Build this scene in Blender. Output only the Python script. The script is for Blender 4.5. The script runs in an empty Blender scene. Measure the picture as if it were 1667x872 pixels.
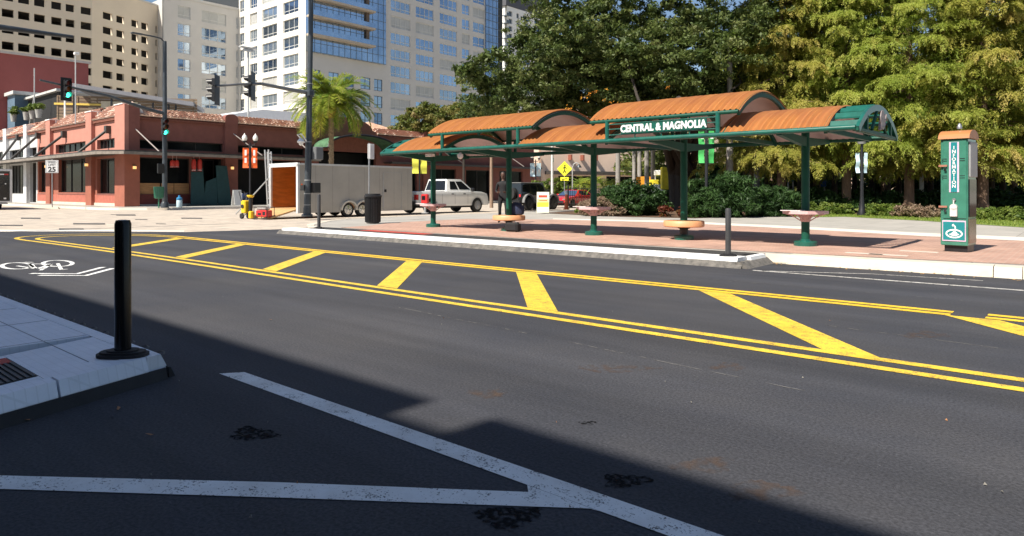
import bpy, math, random
import numpy as np
from mathutils import Vector, Matrix
R=math.radians
sc=bpy.context.scene
COL=sc.collection
# ---------------- camera, world, sun, exposure ----------------
F=1111.0;CX=833.5;HY=310.0;CH=1.3        # focal length in photo pixels, centre, horizon row, eye height
cam=bpy.data.cameras.new('camera');co=bpy.data.objects.new('camera',cam);COL.objects.link(co)
co.location=(0,0,CH);co.rotation_euler=(R(90),0,0)
cam.sensor_fit='HORIZONTAL';cam.sensor_width=36;cam.lens=F/1667*36
cam.shift_y=-(436-HY)/1667;cam.clip_end=3000;cam.clip_start=.05
sc.camera=co
SUN_EL=R(49);SUN_AZ=math.atan2(-.70,-.71)  # direction towards the sun, clockwise from +Y
sx,sy=math.sin(SUN_AZ),math.cos(SUN_AZ)
w=bpy.data.worlds.new('World');sc.world=w;w.use_nodes=True
nt=w.node_tree;bg=nt.nodes['Background']
sky=nt.nodes.new('ShaderNodeTexSky');sky.sky_type='NISHITA';sky.sun_disc=False
sky.sun_elevation=SUN_EL;sky.sun_rotation=SUN_AZ;sky.air_density=1.0;sky.dust_density=.6;sky.ozone_density=1.6
nt.links.new(sky.outputs[0],bg.inputs[0]);bg.inputs[1].default_value=.072
sl=bpy.data.lights.new('sun','SUN');sl.energy=5.0;sl.angle=R(.75);sl.color=(1,.93,.82)
so=bpy.data.objects.new('sun',sl);COL.objects.link(so);so.location=(-30,-30,40)
so.rotation_euler=Vector((sx*math.cos(SUN_EL),sy*math.cos(SUN_EL),math.sin(SUN_EL))).to_track_quat('Z','Y').to_euler()
vs=sc.view_settings;vs.view_transform='Standard';vs.look='None';vs.exposure=.72;vs.gamma=1;vs.use_curve_mapping=False
sc.cycles.max_bounces=6;sc.cycles.transparent_max_bounces=12
# ---------------- frames ----------------
RZ=-R(40.5);c0,s0=math.cos(-RZ),math.sin(-RZ)
def W(t,n,z=0): return Vector((c0*t+s0*n,-s0*t+c0*n,z))        # street frame (t along the street, n across) -> world
def TN(X,Y): return (c0*X-s0*Y,s0*X+c0*Y)
def G(px,py,z=0):
    Y=F*(CH-z)/(py-HY);return TN((px-CX)/F*Y,Y)
def DP(px,py,Y):                                              # photo direction at depth Y -> (t,n,z)
    t,n=TN((px-CX)/F*Y,Y);return (t,n,CH-(py-HY)/F*Y)
def FN(n,px,py):
    a=(px-CX)/F;Y=n/(s0*a+c0);return ((c0*a-s0)*Y,CH-(py-HY)/F*Y)
def FT(t,px,py):
    a=(px-CX)/F;Y=t/(c0*a-s0);return ((s0*a+c0)*Y,CH-(py-HY)/F*Y)
# ---------------- materials ----------------
MATS={}
def mat(name,col,rough=.6,metal=0,var=.12,vs=3,bump=0,bs=40,spec=.5,col2=None,coat=0,emit=None,stretch=None,ramp=(.3,.7),trans=0):
    if name in MATS: return MATS[name]
    m=bpy.data.materials.new(name);m.use_nodes=True;n=m.node_tree.nodes;l=m.node_tree.links
    b=n['Principled BSDF'];b.inputs['Roughness'].default_value=rough;b.inputs['Metallic'].default_value=metal
    b.inputs['Specular IOR Level'].default_value=spec
    if coat: b.inputs['Coat Weight'].default_value=coat;b.inputs['Coat Roughness'].default_value=.06
    tc=n.new('ShaderNodeTexCoord');src=tc.outputs['Object']
    if stretch:
        mp=n.new('ShaderNodeMapping');mp.inputs['Scale'].default_value=stretch;l.new(src,mp.inputs[0]);src=mp.outputs[0]
    nz=n.new('ShaderNodeTexNoise');nz.inputs['Scale'].default_value=vs;nz.inputs['Detail'].default_value=5;nz.inputs['Roughness'].default_value=.65
    l.new(src,nz.inputs['Vector'])
    r=n.new('ShaderNodeValToRGB');a,d=r.color_ramp.elements;a.position,d.position=ramp
    a.color=[max(0,x*(1-var)) for x in col]+[1]
    d.color=(list(col2)+[1]) if col2 else [min(1,x*(1+var)) for x in col]+[1]
    l.new(nz.outputs['Fac'],r.inputs[0]);l.new(r.outputs[0],b.inputs['Base Color'])
    if bump:
        nb=n.new('ShaderNodeTexNoise');nb.inputs['Scale'].default_value=bs;nb.inputs['Detail'].default_value=3;l.new(tc.outputs['Object'],nb.inputs['Vector'])
        bp=n.new('ShaderNodeBump');bp.inputs['Strength'].default_value=bump;bp.inputs['Distance'].default_value=.01
        l.new(nb.outputs['Fac'],bp.inputs['Height']);l.new(bp.outputs[0],b.inputs['Normal'])
    if emit: b.inputs['Emission Color'].default_value=list(col)+[1];b.inputs['Emission Strength'].default_value=emit
    MATS[name]=m;return m
def asphalt(name,base,warm,rough=.85,speck=.5):
    m=bpy.data.materials.new(name);m.use_nodes=True;n=m.node_tree.nodes;l=m.node_tree.links;b=n['Principled BSDF']
    b.inputs['Roughness'].default_value=rough;b.inputs['Specular IOR Level'].default_value=.35
    tc=n.new('ShaderNodeTexCoord')
    def noise(scale,det=4,st=None,rg=.6):
        z=n.new('ShaderNodeTexNoise');z.inputs['Scale'].default_value=scale;z.inputs['Detail'].default_value=det;z.inputs['Roughness'].default_value=rg
        if st:
            mp=n.new('ShaderNodeMapping');mp.inputs['Scale'].default_value=st;l.new(tc.outputs['Object'],mp.inputs[0]);l.new(mp.outputs[0],z.inputs['Vector'])
        else: l.new(tc.outputs['Object'],z.inputs['Vector'])
        return z.outputs['Fac']
    def ramp(s,p0,c_0,p1,c_1):
        r=n.new('ShaderNodeValToRGB');a,d=r.color_ramp.elements;a.position=p0;d.position=p1;a.color=(*c_0,1);d.color=(*c_1,1);l.new(s,r.inputs[0]);return r.outputs[0]
    def mix(f,a,d,bt='MIX',fac=None):
        x=n.new('ShaderNodeMix');x.data_type='RGBA';x.blend_type=bt
        if fac is not None:x.inputs[0].default_value=fac
        else:l.new(f,x.inputs[0])
        l.new(a,x.inputs[6]);l.new(d,x.inputs[7]);return x.outputs[2]
    c1=ramp(noise(.45,5),.35,base,.68,warm)
    g=lambda v:(v,v,v)
    c2=mix(None,c1,ramp(noise(1,5,(.12,1.6,1)),.3,g(.76),.7,g(1.25)),'MULTIPLY',1)   # wear along the lanes
    c3=mix(None,c2,ramp(noise(60,2),.3,g(.62),.72,g(1.42)),'MULTIPLY',1)               # aggregate
    vo=n.new('ShaderNodeTexVoronoi');vo.inputs['Scale'].default_value=75;l.new(tc.outputs['Object'],vo.inputs['Vector'])
    sp=ramp(vo.outputs['Color'],.93,(0,0,0),.97,g(speck))
    gate=ramp(vo.outputs['Distance'],.18,(1,1,1),.3,(0,0,0))
    c4=mix(None,c3,mix(None,sp,gate,'MULTIPLY',1),'ADD',.16)
    l.new(c4,b.inputs['Base Color'])
    bp=n.new('ShaderNodeBump');bp.inputs['Strength'].default_value=.5;bp.inputs['Distance'].default_value=.006
    l.new(noise(80,3),bp.inputs['Height']);l.new(bp.outputs[0],b.inputs['Normal']);return m
def bricks(name,c1,c2,mortar,bw,bh,ms=.01,rough=.85,off=.5,vary=.5,bump=.3):
    m=bpy.data.materials.new(name);m.use_nodes=True;n=m.node_tree.nodes;l=m.node_tree.links;b=n['Principled BSDF']
    b.inputs['Roughness'].default_value=rough;b.inputs['Specular IOR Level'].default_value=.3
    tc=n.new('ShaderNodeTexCoord');br=n.new('ShaderNodeTexBrick');l.new(tc.outputs['Object'],br.inputs['Vector'])
    br.offset=off;br.inputs['Scale'].default_value=1;br.inputs['Brick Width'].default_value=bw;br.inputs['Row Height'].default_value=bh
    br.inputs['Mortar Size'].default_value=ms;br.inputs['Color1'].default_value=(*c1,1);br.inputs['Color2'].default_value=(*c2,1);br.inputs['Mortar'].default_value=(*mortar,1)
    nz=n.new('ShaderNodeTexNoise');nz.inputs['Scale'].default_value=1.3;nz.inputs['Detail'].default_value=8;nz.inputs['Roughness'].default_value=.7;l.new(tc.outputs['Object'],nz.inputs['Vector'])
    r=n.new('ShaderNodeValToRGB');a,d=r.color_ramp.elements;a.position=.3;d.position=.7;v=vary*.4;a.color=(1-v,1-v,1-v,1);d.color=(1+v,1+v*.9,1+v*.8,1);l.new(nz.outputs['Fac'],r.inputs[0])
    x=n.new('ShaderNodeMix');x.data_type='RGBA';x.blend_type='MULTIPLY';x.inputs[0].default_value=1;l.new(br.outputs['Color'],x.inputs[6]);l.new(r.outputs[0],x.inputs[7])
    l.new(x.outputs[2],b.inputs['Base Color']);return m
def leafmat(name,cols,tr=.35,rough=.55):
    m=bpy.data.materials.new(name);m.use_nodes=True;n=m.node_tree.nodes;l=m.node_tree.links;b=n['Principled BSDF']
    b.inputs['Roughness'].default_value=rough;b.inputs['Specular IOR Level'].default_value=.35
    at=n.new('ShaderNodeAttribute');at.attribute_name='leafvar'
    r=n.new('ShaderNodeValToRGB');el=r.color_ramp.elements
    while len(el)<len(cols): el.new(.5)
    for i,cc in enumerate(cols): el[i].position=i/(len(cols)-1);el[i].color=(*cc,1)
    l.new(at.outputs['Fac'],r.inputs[0]);l.new(r.outputs[0],b.inputs['Base Color'])
    t=n.new('ShaderNodeBsdfTranslucent');l.new(r.outputs[0],t.inputs[0]);ms=n.new('ShaderNodeMixShader');ms.inputs[0].default_value=tr
    l.new(b.outputs[0],ms.inputs[1]);l.new(t.outputs[0],ms.inputs[2]);l.new(ms.outputs[0],n['Material Output'].inputs[0]);return m
def worn(name,col,under,amt=.5,scale=9,rough=.6,fine=90):
    m=bpy.data.materials.new(name);m.use_nodes=True;n=m.node_tree.nodes;l=m.node_tree.links;b=n['Principled BSDF'];b.inputs['Roughness'].default_value=rough
    tc=n.new('ShaderNodeTexCoord')
    def nz(s,d):
        z=n.new('ShaderNodeTexNoise');z.inputs['Scale'].default_value=s;z.inputs['Detail'].default_value=d;z.inputs['Roughness'].default_value=.7;l.new(tc.outputs['Object'],z.inputs['Vector']);return z.outputs['Fac']
    ad=n.new('ShaderNodeMath');ad.operation='MULTIPLY_ADD';ad.inputs[1].default_value=.5;l.new(nz(scale,6),ad.inputs[0])
    a2=n.new('ShaderNodeMath');a2.operation='MULTIPLY';a2.inputs[1].default_value=.5;l.new(nz(fine,2),a2.inputs[0]);l.new(a2.outputs[0],ad.inputs[2])
    r=n.new('ShaderNodeValToRGB');a,d=r.color_ramp.elements;a.position=.36+amt*.12;d.position=a.position+.05;a.color=(*under,1);d.color=(*col,1);l.new(ad.outputs[0],r.inputs[0])
    x=n.new('ShaderNodeMix');x.data_type='RGBA';x.blend_type='MULTIPLY';x.inputs[0].default_value=1
    r2=n.new('ShaderNodeValToRGB');r2.color_ramp.elements[0].color=(.82,.8,.78,1);r2.color_ramp.elements[0].position=.35;r2.color_ramp.elements[1].position=.6;l.new(nz(2.2,5),r2.inputs[0])
    l.new(r.outputs[0],x.inputs[6]);l.new(r2.outputs[0],x.inputs[7]);l.new(x.outputs[2],b.inputs['Base Color']);return m
# ---------------- mesh builder ----------------
class MB:
    def __init__(s): s.v=[];s.f=[];s.m=[]
    def add(s,vs,fs,mi=0):
        o=len(s.v);s.v+=[tuple(p) for p in vs];s.f+=[tuple(i+o for i in f) for f in fs];s.m+=[mi]*len(fs);return s
    def quad(s,a,b,c,d,mi=0): return s.add([a,b,c,d],[(0,1,2,3)],mi)
    def poly(s,pts,mi=0): return s.add(pts,[tuple(range(len(pts)))],mi)
    def box(s,x0,x1,y0,y1,z0,z1,mi=0,M=None):
        v=[(x,y,z) for z in (z0,z1) for x,y in ((x0,y0),(x1,y0),(x1,y1),(x0,y1))]
        if M is not None: v=[M@Vector(p) for p in v]
        return s.add(v,[(0,3,2,1),(4,5,6,7),(0,1,5,4),(1,2,6,5),(2,3,7,6),(3,0,4,7)],mi)
    def bbox(s,x0,x1,y0,y1,z0,z1,b=.01,mi=0,M=None):           # chamfered box
        v=[];X=(x0,x1);Y=(y0,y1);Z=(z0,z1)
        bm_v=[]
        for k,z in ((0,z0),(1,z0+b),(2,z1-b),(3,z1)):
            i=b if k in(0,3) else 0
            a0,a1,b0,b1=x0+i,x1-i,y0+i,y1-i
            e=b
            ring=[(a0+e,b0),(a1-e,b0),(a1,b0+e),(a1,b1-e),(a1-e,b1),(a0+e,b1),(a0,b1-e),(a0,b0+e)]
            v+=[(p[0],p[1],z) for p in ring]
        if M is not None: v=[M@Vector(p) for p in v]
        f=[tuple(range(7,-1,-1)),tuple(range(24,32))]
        for r in range(3):
            for i in range(8): j=(i+1)%8;f.append((r*8+i,r*8+j,r*8+8+j,r*8+8+i))
        return s.add(v,f,mi)
    def prism(s,pts,z0,z1,mi=0,ms=None):                         # polygon (x,y) extruded in z
        n=len(pts);v=[(p[0],p[1],z0) for p in pts]+[(p[0],p[1],z1) for p in pts]
        s.add(v,[tuple(range(n-1,-1,-1)),tuple(range(n,2*n))],mi)
        s.add(v,[(i,(i+1)%n,n+(i+1)%n,n+i) for i in range(n)],mi if ms is None else ms);return s
    def prism_y(s,pts,y0,y1,mi=0):                              # polygon (x,z) extruded in y
        n=len(pts);v=[(p[0],y0,p[1]) for p in pts]+[(p[0],y1,p[1]) for p in pts]
        return s.add(v,[tuple(range(n)),tuple(range(2*n-1,n-1,-1))]+[((i+1)%n,i,n+i,n+(i+1)%n) for i in range(n)],mi)
    def prism_x(s,pts,x0,x1,mi=0):
        n=len(pts);v=[(x0,p[0],p[1]) for p in pts]+[(x1,p[0],p[1]) for p in pts]
        return s.add(v,[tuple(range(n-1,-1,-1)),tuple(range(n,2*n))]+[(i,(i+1)%n,n+(i+1)%n,n+i) for i in range(n)],mi)
    def tube(s,pts,r,n=8,mi=0,cap=True):
        pts=[Vector(p) for p in pts];rs=r if isinstance(r,(list,tuple)) else [r]*len(pts);v=[];f=[]
        d0=(pts[1]-pts[0]).normalized();up=Vector((0,0,1)) if abs(d0.z)<.9 else Vector((1,0,0));u=d0.cross(up).normalized()
        for i,p in enumerate(pts):
            a=pts[max(i-1,0)];b=pts[min(i+1,len(pts)-1)];d=(b-a).normalized()
            u=(u-d*u.dot(d)).normalized();w_=d.cross(u)
            for k in range(n):
                t=2*math.pi*k/n;v.append(p+(u*math.cos(t)+w_*math.sin(t))*rs[i])
        for i in range(len(pts)-1):
            for k in range(n): j=(k+1)%n;f.append((i*n+k,i*n+j,i*n+n+j,i*n+n+k))
        if cap: f+= [tuple(range(n-1,-1,-1)),tuple(range(len(v)-n,len(v)))]
        return s.add(v,f,mi)
    def lathe(s,prof,c=(0,0,0),n=16,mi=0,axis='z',M=None):        # prof: (r,h)
        v=[];f=[]
        for r,h in prof:
            for k in range(n):
                t=2*math.pi*k/n;p=(r*math.cos(t),r*math.sin(t),h)
                if axis=='y':p=(p[0],p[2],p[1])
                if axis=='x':p=(p[2],p[0],p[1])
                q=Vector(p)+Vector(c)
                v.append(M@q if M is not None else q)
        for i in range(len(prof)-1):
            for k in range(n): j=(k+1)%n;f.append((i*n+k,i*n+j,i*n+n+j,i*n+n+k))
        f+=[tuple(range(n-1,-1,-1)),tuple(range(len(v)-n,len(v)))]
        return s.add(v,f,mi)
    def build(s,name,mats,parent=None,smooth=False,grid=False,org=None,kind=None):
        me=bpy.data.meshes.new(name)
        v=s.v
        o=ORG.get(parent.name) if (parent is not None) else org
        if grid and o: v=[(p[0]-o[0],p[1]-o[1],p[2]-o[2]) for p in v]
        me.from_pydata(v,[],s.f)
        if not isinstance(mats,(list,tuple)): mats=[mats]
        for m in mats: me.materials.append(m)
        me.polygons.foreach_set('material_index',s.m)
        if smooth: me.polygons.foreach_set('use_smooth',[True]*len(s.f))
        me.update()
        import bmesh
        b=bmesh.new();b.from_mesh(me);bmesh.ops.recalc_face_normals(b,faces=b.faces);b.to_mesh(me);b.free()
        if smooth:
            try: me.set_sharp_from_angle(angle=R(40))
            except Exception: pass
        ob=bpy.data.objects.new(name,me);COL.objects.link(ob)
        if parent is not None:
            ob.parent=parent;ORG[ob.name]=ORG.get(parent.name)
        else:
            ob.rotation_euler=(0,0,RZ)
            if org: ob.location=W(*org)
            ORG[ob.name]=org
        if kind: ob['kind']=kind
        return ob
ORG={}
def tag(o,label=None,cat=None,group=None,kind=None):
    if label:o['label']=label
    if cat:o['category']=cat
    if group:o['group']=group
    if kind:o['kind']=kind
    return o
def thing(name,label,cat,t,n,z=0,rot=0,group=None):
    o=bpy.data.objects.new(name,None);COL.objects.link(o);o.empty_display_size=.3
    o.location=W(t,n,z);o.rotation_euler=(0,0,RZ+rot);ORG[o.name]=(t,n,z);return tag(o,label,cat,group)
def dup(root,t,n,z=0,rot=0,label=None,group=None):
    kids=[o for o in bpy.data.objects if o.parent==root]
    r=root.copy();COL.objects.link(r);r.location=W(t,n,z);r.rotation_euler=(0,0,RZ+rot)
    if label:r['label']=label
    if group:r['group']=group
    for ch in kids:
        sub=[o for o in bpy.data.objects if o.parent==ch]
        c=ch.copy();COL.objects.link(c);c.parent=r
        for g in sub: d=g.copy();COL.objects.link(d);d.parent=c
    return r
def text_mesh(txt,size,ext=.004,off=0.0,align='CENTER',spacing=1):
    cu=bpy.data.curves.new('txt','FONT');cu.body=txt;cu.size=size;cu.extrude=ext;cu.offset=off;cu.align_x=align;cu.align_y='CENTER';cu.space_character=spacing;cu.resolution_u=3
    o=bpy.data.objects.new('txt',cu);COL.objects.link(o)
    dg=bpy.context.evaluated_depsgraph_get();me=bpy.data.meshes.new_from_object(o.evaluated_get(dg))
    bpy.data.objects.remove(o);bpy.data.curves.remove(cu);return me
def text(txt,size,loc,face,m,parent,name='lettering',ext=.004,off=0.0,sx=1.0,spacing=1,vertical=False):
    """flat lettering on a face: face '-y' or '+x' of the parent's frame"""
    me=text_mesh(txt,size,ext,off,spacing=spacing)
    B={'-y':Matrix(((1,0,0),(0,0,-1),(0,1,0))),'+x':Matrix(((0,0,1),(1,0,0),(0,1,0))),'up':Matrix.Identity(3)}[face].to_4x4()
    me.transform(Matrix.Translation(Vector(loc))@B@Matrix.Diagonal((sx,1,1,1)))
    me.materials.clear();me.materials.append(m)
    o=bpy.data.objects.new(name,me);COL.objects.link(o);o.parent=parent;ORG[o.name]=ORG.get(parent.name);return o
# shared materials
M_white=mat('white_paint',(.78,.78,.76),.5,var=.06,vs=4)
M_black=mat('black_metal',(.014,.014,.016),.4,var=.3,vs=8)
M_blackmatte=mat('black_rubber',(.016,.016,.018),.75,var=.3,vs=10)
M_green=mat('dark_green_paint',(.006,.075,.048),.5,var=.15,vs=5,spec=.3)
M_teal=mat('teal_green_paint',(.009,.098,.072),.35,var=.25,vs=5,coat=.25)
M_steel=mat('galvanized_steel',(.35,.36,.37),.42,metal=.7,var=.15,vs=6)
M_grey=mat('grey_paint',(.32,.33,.33),.5,var=.1)
M_pole=mat('dark_grey_pole',(.055,.065,.075),.4,metal=.3,var=.25,vs=4)
M_dark=mat('dark_interior',(.012,.012,.012),.8,var=.3)
M_chrome=mat('chrome',(.7,.7,.7),.15,metal=1,var=.05)
M_glassdark=mat('dark_glass',(.012,.014,.017),.08,spec=.35,var=.2)
M_yellow=mat('signal_yellow',(.8,.62,.03),.5,var=.06)
M_red=mat('red_paint',(.55,.02,.02),.4,var=.1,coat=.3)
M_orange=mat('orange_banner',(.85,.13,.02),.6,var=.1)
M_concrete=mat('pale_concrete',(.58,.53,.44),.85,var=.14,vs=2.5,bump=.2,bs=60)
# ---------------- ground ----------------
z_as=0.0
def sheet(name,pts,z,m,kind='structure'):
    ob=MB().poly([(p[0],p[1],z) for p in pts]).build(name,m);ob['kind']=kind;return ob
M_asph=asphalt('new_asphalt',(.038,.040,.049),(.054,.053,.057))
M_inter=bricks('intersection_paving',(.49,.425,.35),(.44,.385,.325),(.33,.29,.25),1.2,.6,.014,vary=.7)
g=MB();g.quad((-900,-900,-.012),(900,-900,-.012),(900,1200,-.012),(-900,1200,-.012))
g.build('ground',mat('dusty_ground',(.36,.33,.27),.9,var=.2,vs=.2),kind='structure')
# pale paved intersection and cross street
sheet('crossing_pavement',[(-75,-25),(-10,-25),(-10,150),(-75,150)],-.006,M_inter)
# main street: edge follows the photo (new asphalt stops at the intersection)
road=[(60,-1.6),(60,12.55),(-.8,12.5),(-4.1,12.35),(-8,12.3),(-19,12.3),(-20.6,12.9),G(430,373.5),G(300,377.5),G(120,376.5),G(0,377),G(-120,378),(-29,1.5),(-29,-1.6)]
sheet('main_street_asphalt',road,0,M_asph)
# thin dark utility covers and asphalt patches across the pale paving
M_cover=mat('iron_cover',(.09,.085,.08),.7,var=.3,vs=5)
for i,(px,py,w_,h_) in enumerate([(50,355,16,2),(145,364,26,2.2),(116,372.6,20,2.2),(205,350,16,1.4),(312,355,17,1.6),(15,366.5,22,2),(230,357,10,1),(200,349,20,.8),(262,364,8,.9)]):
    p=[G(px-w_,py-h_/2),G(px+w_,py-h_/2+.2),G(px+w_,py+h_/2),G(px-w_,py+h_/2-.2)]
    sheet('pavement_patch',p,.003,M_cover)
# pale worn band at asphalt border
sheet('concrete_band',[G(-60,374),G(150,373.5),G(300,375),G(300,377),G(120,376),G(-60,377)],-.001,mat('bright_concrete',(.62,.58,.52),.85,var=.1))
# brick sidewalk and walk behind the shelter
Z=.15
M_brick=bricks('pink_brick_paving',(.44,.27,.21),(.36,.215,.17),(.42,.33,.27),.2,.1,.008,vary=.5)
M_walk=bricks('grey_concrete_walk',(.37,.35,.32),(.34,.325,.295),(.24,.22,.2),1.5,1.5,.012,off=0,vary=.35)
M_band=mat('light_concrete',(.66,.60,.52),.85,var=.12,vs=2)
def slab(name,pts,z1,m,ms=None,z0=-.01):
    return MB().prism(pts,z0,z1,0,1 if ms else 0).build(name,[m,ms] if ms else m,kind='structure')
side_edge=[(-23.5,19.5),(-23.2,16.8),(-22.2,15.1),(-21.3,14.2),(-20.4,13.2),(-19.6,12.65)]
slab('sidewalk_base',side_edge+[(-8,12.62),(-4.2,12.66),(-.8,13.0),(60,13.4),(60,70),(-23.5,70)],Z-.006,M_walk,M_band)
def strip(name,pts,m,dz): sheet(name,pts,Z+dz,m)
strip('brick_sidewalk',[(-17.9,12.72),(-8,12.7),(-4.2,12.9),(-.8,13.25),(60,14.0),(60,18),G(1667,392,Z),G(1500,384,Z),G(1300,372.5,Z),G(1100,362.5,Z),G(900,357,Z),G(760,356,Z),G(640,362,Z),G(600,367,Z)],M_brick,0)
strip('concrete_strip',[G(1667,392,Z),(60,18),(60,19.2),G(1667,386,Z),G(1500,379,Z),G(1300,368.5,Z),G(1100,359.5,Z),G(1000,357.3,Z),G(900,355.4,Z),G(900,357,Z),G(1100,362.5,Z),G(1300,372.5,Z),G(1500,384,Z)],M_band,.004)
# concrete kerb of real height, joints every 3 m
kb=MB()
def kerb_run(a,b,w_):
    dx,dy=b[0]-a[0],b[1]-a[1];L=math.hypot(dx,dy);ux,uy=dx/L,dy/L;nx,ny=-uy,ux
    k=0
    while k<L-.01:
        e=min(k+3,L)-.012
        p=[(a[0]+ux*k,a[1]+uy*k),(a[0]+ux*e,a[1]+uy*e)]
        prof=[(-.04,-.005),(.0,Z-.03),(.035,Z+.006),(w_,Z+.006),(w_,-.005)]
        v=[(q[0]+nx*o,q[1]+ny*o,z) for q in p for o,z in prof];m_=len(prof)
        kb.add(v,[tuple(range(m_-1,-1,-1)),tuple(range(m_,2*m_))]+[(i,(i+1)%m_,m_+(i+1)%m_,m_+i) for i in range(m_)])
        k+=3
kerb_run((-4.15,12.36),(-.8,12.5),.42);kerb_run((-.8,12.5),(60,12.9),.45)
kb.build('kerb',mat('kerb_concrete',(.66,.585,.46),.8,var=.2,vs=3,bump=.4,bs=50,col2=(.70,.63,.52)),kind='structure')
kb=MB()
for a,b in zip(side_edge[:-1],side_edge[1:]): kerb_run(b,a,-.2)
kb.build('corner_kerb',M_concrete,kind='structure')
# manhole pavers: three pale slabs in the brick
M_pale=mat('pale_paver',(.62,.52,.44),.8,var=.1)
for px,py in ((1408,412.5),(1447,415),(1497,409.5)):
    t,n=G(px,py,Z);sheet('pale_paver',[(t-.33,n-.12),(t+.3,n-.12),(t+.3,n+.1),(t-.33,n+.1)],Z+.004,M_pale)
# grass and beds
M_grass=leafmat('grass_blades',[(.10,.17,.02),(.20,.27,.04),(.26,.30,.06)],.3)
grass=[G(1240,351.5,Z),G(1344,353,Z),G(1375,352.5,Z),G(1500,359,Z),G(1667,370,Z),(30,24),(30,30),G(1667,358,Z),G(1500,352.3,Z),G(1344,347.5,Z),G(1240,346.5,Z)]
strip('lawn_strip',grass,mat('lawn_soil',(.16,.22,.04),.9,var=.3,vs=3),.004)
bed=[G(880,346.5,Z),G(930,349,Z),G(1010,352.5,Z),G(1130,355,Z),G(1240,351.8,Z),G(1344,347.3,Z),G(1500,352,Z),G(1667,358,Z),(30,30),(30,66),(-24,66),(-24,44)]
strip('planting_bed',bed,mat('bark_mulch',(.10,.055,.03),.95,var=.4,vs=6,bump=.5),.008)
# near-side sidewalk behind the camera
slab('near_sidewalk',[(-29,-6),(60,-6),(60,-1.6),(-29,-1.6)],Z,M_walk,M_band)
# far-side sidewalk in front of the pink building
far=[(-95,17.0),(-51.5,17.0),(-49.6,17.6),(-48.3,18.9),(-47.6,20.6),(-47.6,78),(-53,78),(-53,19.5),(-95,19.5)]
slab('corner_sidewalk',far,Z,M_walk,M_band)
# ---------------- painted markings ----------------
M_yel=worn('yellow_road_paint',(.80,.54,.05),(.30,.21,.06),.55)
M_yelw=worn('worn_yellow_road_paint',(.84,.54,.03),(.30,.20,.06),.35,14)
M_wht=worn('white_road_paint',(.82,.83,.82),(.12,.12,.12),.32)
M_whtf=worn('thin_white_road_paint',(.62,.60,.56),(.1,.1,.1),.8,14)
def ribbon(mb,pts,w_,z):
    P=[Vector((p[0],p[1])) for p in pts];Lf=[];Rt=[]
    for i,p in enumerate(P):
        d=(P[min(i+1,len(P)-1)]-P[max(i-1,0)]).normalized();q=Vector((-d.y,d.x))*w_/2;Lf.append(p+q);Rt.append(p-q)
    v=[(a.x,a.y,z) for a in Lf]+[(a.x,a.y,z) for a in Rt];n=len(P)
    mb.add(v,[(i,i+1,n+i+1,n+i) for i in range(n-1)])
def smooth(pts,k=6):
    out=[];n=len(pts)
    for i in range(n-1):
        p0,p1,p2,p3=[Vector(pts[max(0,min(n-1,i+j))]) for j in (-1,0,1,2)]
        for q in range(k):
            t=q/k;out.append(.5*((2*p1)+(p2-p0)*t+(2*p0-5*p1+4*p2-p3)*t*t+(3*p1-p0-3*p2+p3)*t**3))
    out.append(Vector(pts[-1]));return out
y=MB();zm=.004
outer=[(40,5.54),(0,5.545),(-6,5.53),(-13,5.52),(-17,5.46),(-20,5.36),(-21.5,5.3),(-22.3,5.36),(-22.85,5.65),(-23.15,6.1),(-23.2,6.6),(-22.9,7.2),(-22.3,7.8),(-21.3,8.3),(-20,8.56)]
inner=[(40,5.84),(0,5.83),(-6,5.80),(-13,5.79),(-17,5.73),(-20,5.64),(-21.2,5.62),(-21.8,5.72),(-22.2,6.0),(-22.35,6.4),(-22.2,7.0),(-21.6,7.6),(-20.6,8.1),(-19.6,8.32)]
ribbon(y,smooth(outer),.115,zm);ribbon(y,smooth(inner),.115,zm)
for k in range(6):
    a=(-1.69,-4.80,-7.45,-10.44,-13.7,-17.0)[k]
    y.quad((a,5.885,zm),(a+.42,5.885,zm),(a-2.22+.42,8.32,zm),(a-2.22,8.32,zm))
y.quad((1.1,5.9,zm),(1.55,5.9,zm),(-.72,8.35,zm),(-1.2,8.35,zm))
y.build('yellow_median_marking',M_yel,kind='structure')
y=MB();ribbon(y,[(-20,8.57),(-13,8.57),(-1.15,8.60)],.125,zm);ribbon(y,[(-19.6,8.32),(-13,8.38),(-1.15,8.41)],.125,zm);ribbon(y,[(-.85,8.66),(40,8.9)],.12,zm);ribbon(y,[(-.85,8.45),(40,8.6)],.12,zm)
y.build('worn_yellow_median_line',M_yelw,kind='structure')
y=MB();y.poly([(-4.72,2.33,zm),(-.2,2.33,zm),(30,2.33,zm),(30,2.465,zm),(-4.62,2.465,zm)]);y.build('white_lane_line',M_wht,kind='structure')
y=MB();y.poly([(-3.87,.78,zm+.0),(-5.2,-.2,zm),(-5.35,-.05,zm),(-3.98,.97,zm),(-1.86,2.328,zm),(-1.6,2.328,zm)])
y=MB();y.poly([(-1.60,2.328,zm),(-1.90,2.328,zm),G(700,786),G(450,779),G(0,775)+(),G(-250,770),G(-250,793),G(0,797),G(450,805),G(700,815),G(960,829)] if False else [(*G(x_,y_),zm) for x_,y_ in ((-260,771),(0,775),(450,786),(860,802))]+[(-1.90,2.328,zm),(-1.52,2.328,zm)]+[(*G(x_,y_),zm) for x_,y_ in ((960,829),(450,811),(0,797),(-260,790))])
y.build('white_diagonal_line',M_wht,kind='structure')
y=MB()
for a,b,w_ in (((1225,440),(1667,473),.10),((1240,441),(1420,446),.06),((1420,446),(1600,457),.05)):
    ribbon(y,[G(*a),G(*b)],w_,zm)
y.build('thin_white_kerbside_line',M_whtf,kind='structure')
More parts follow.
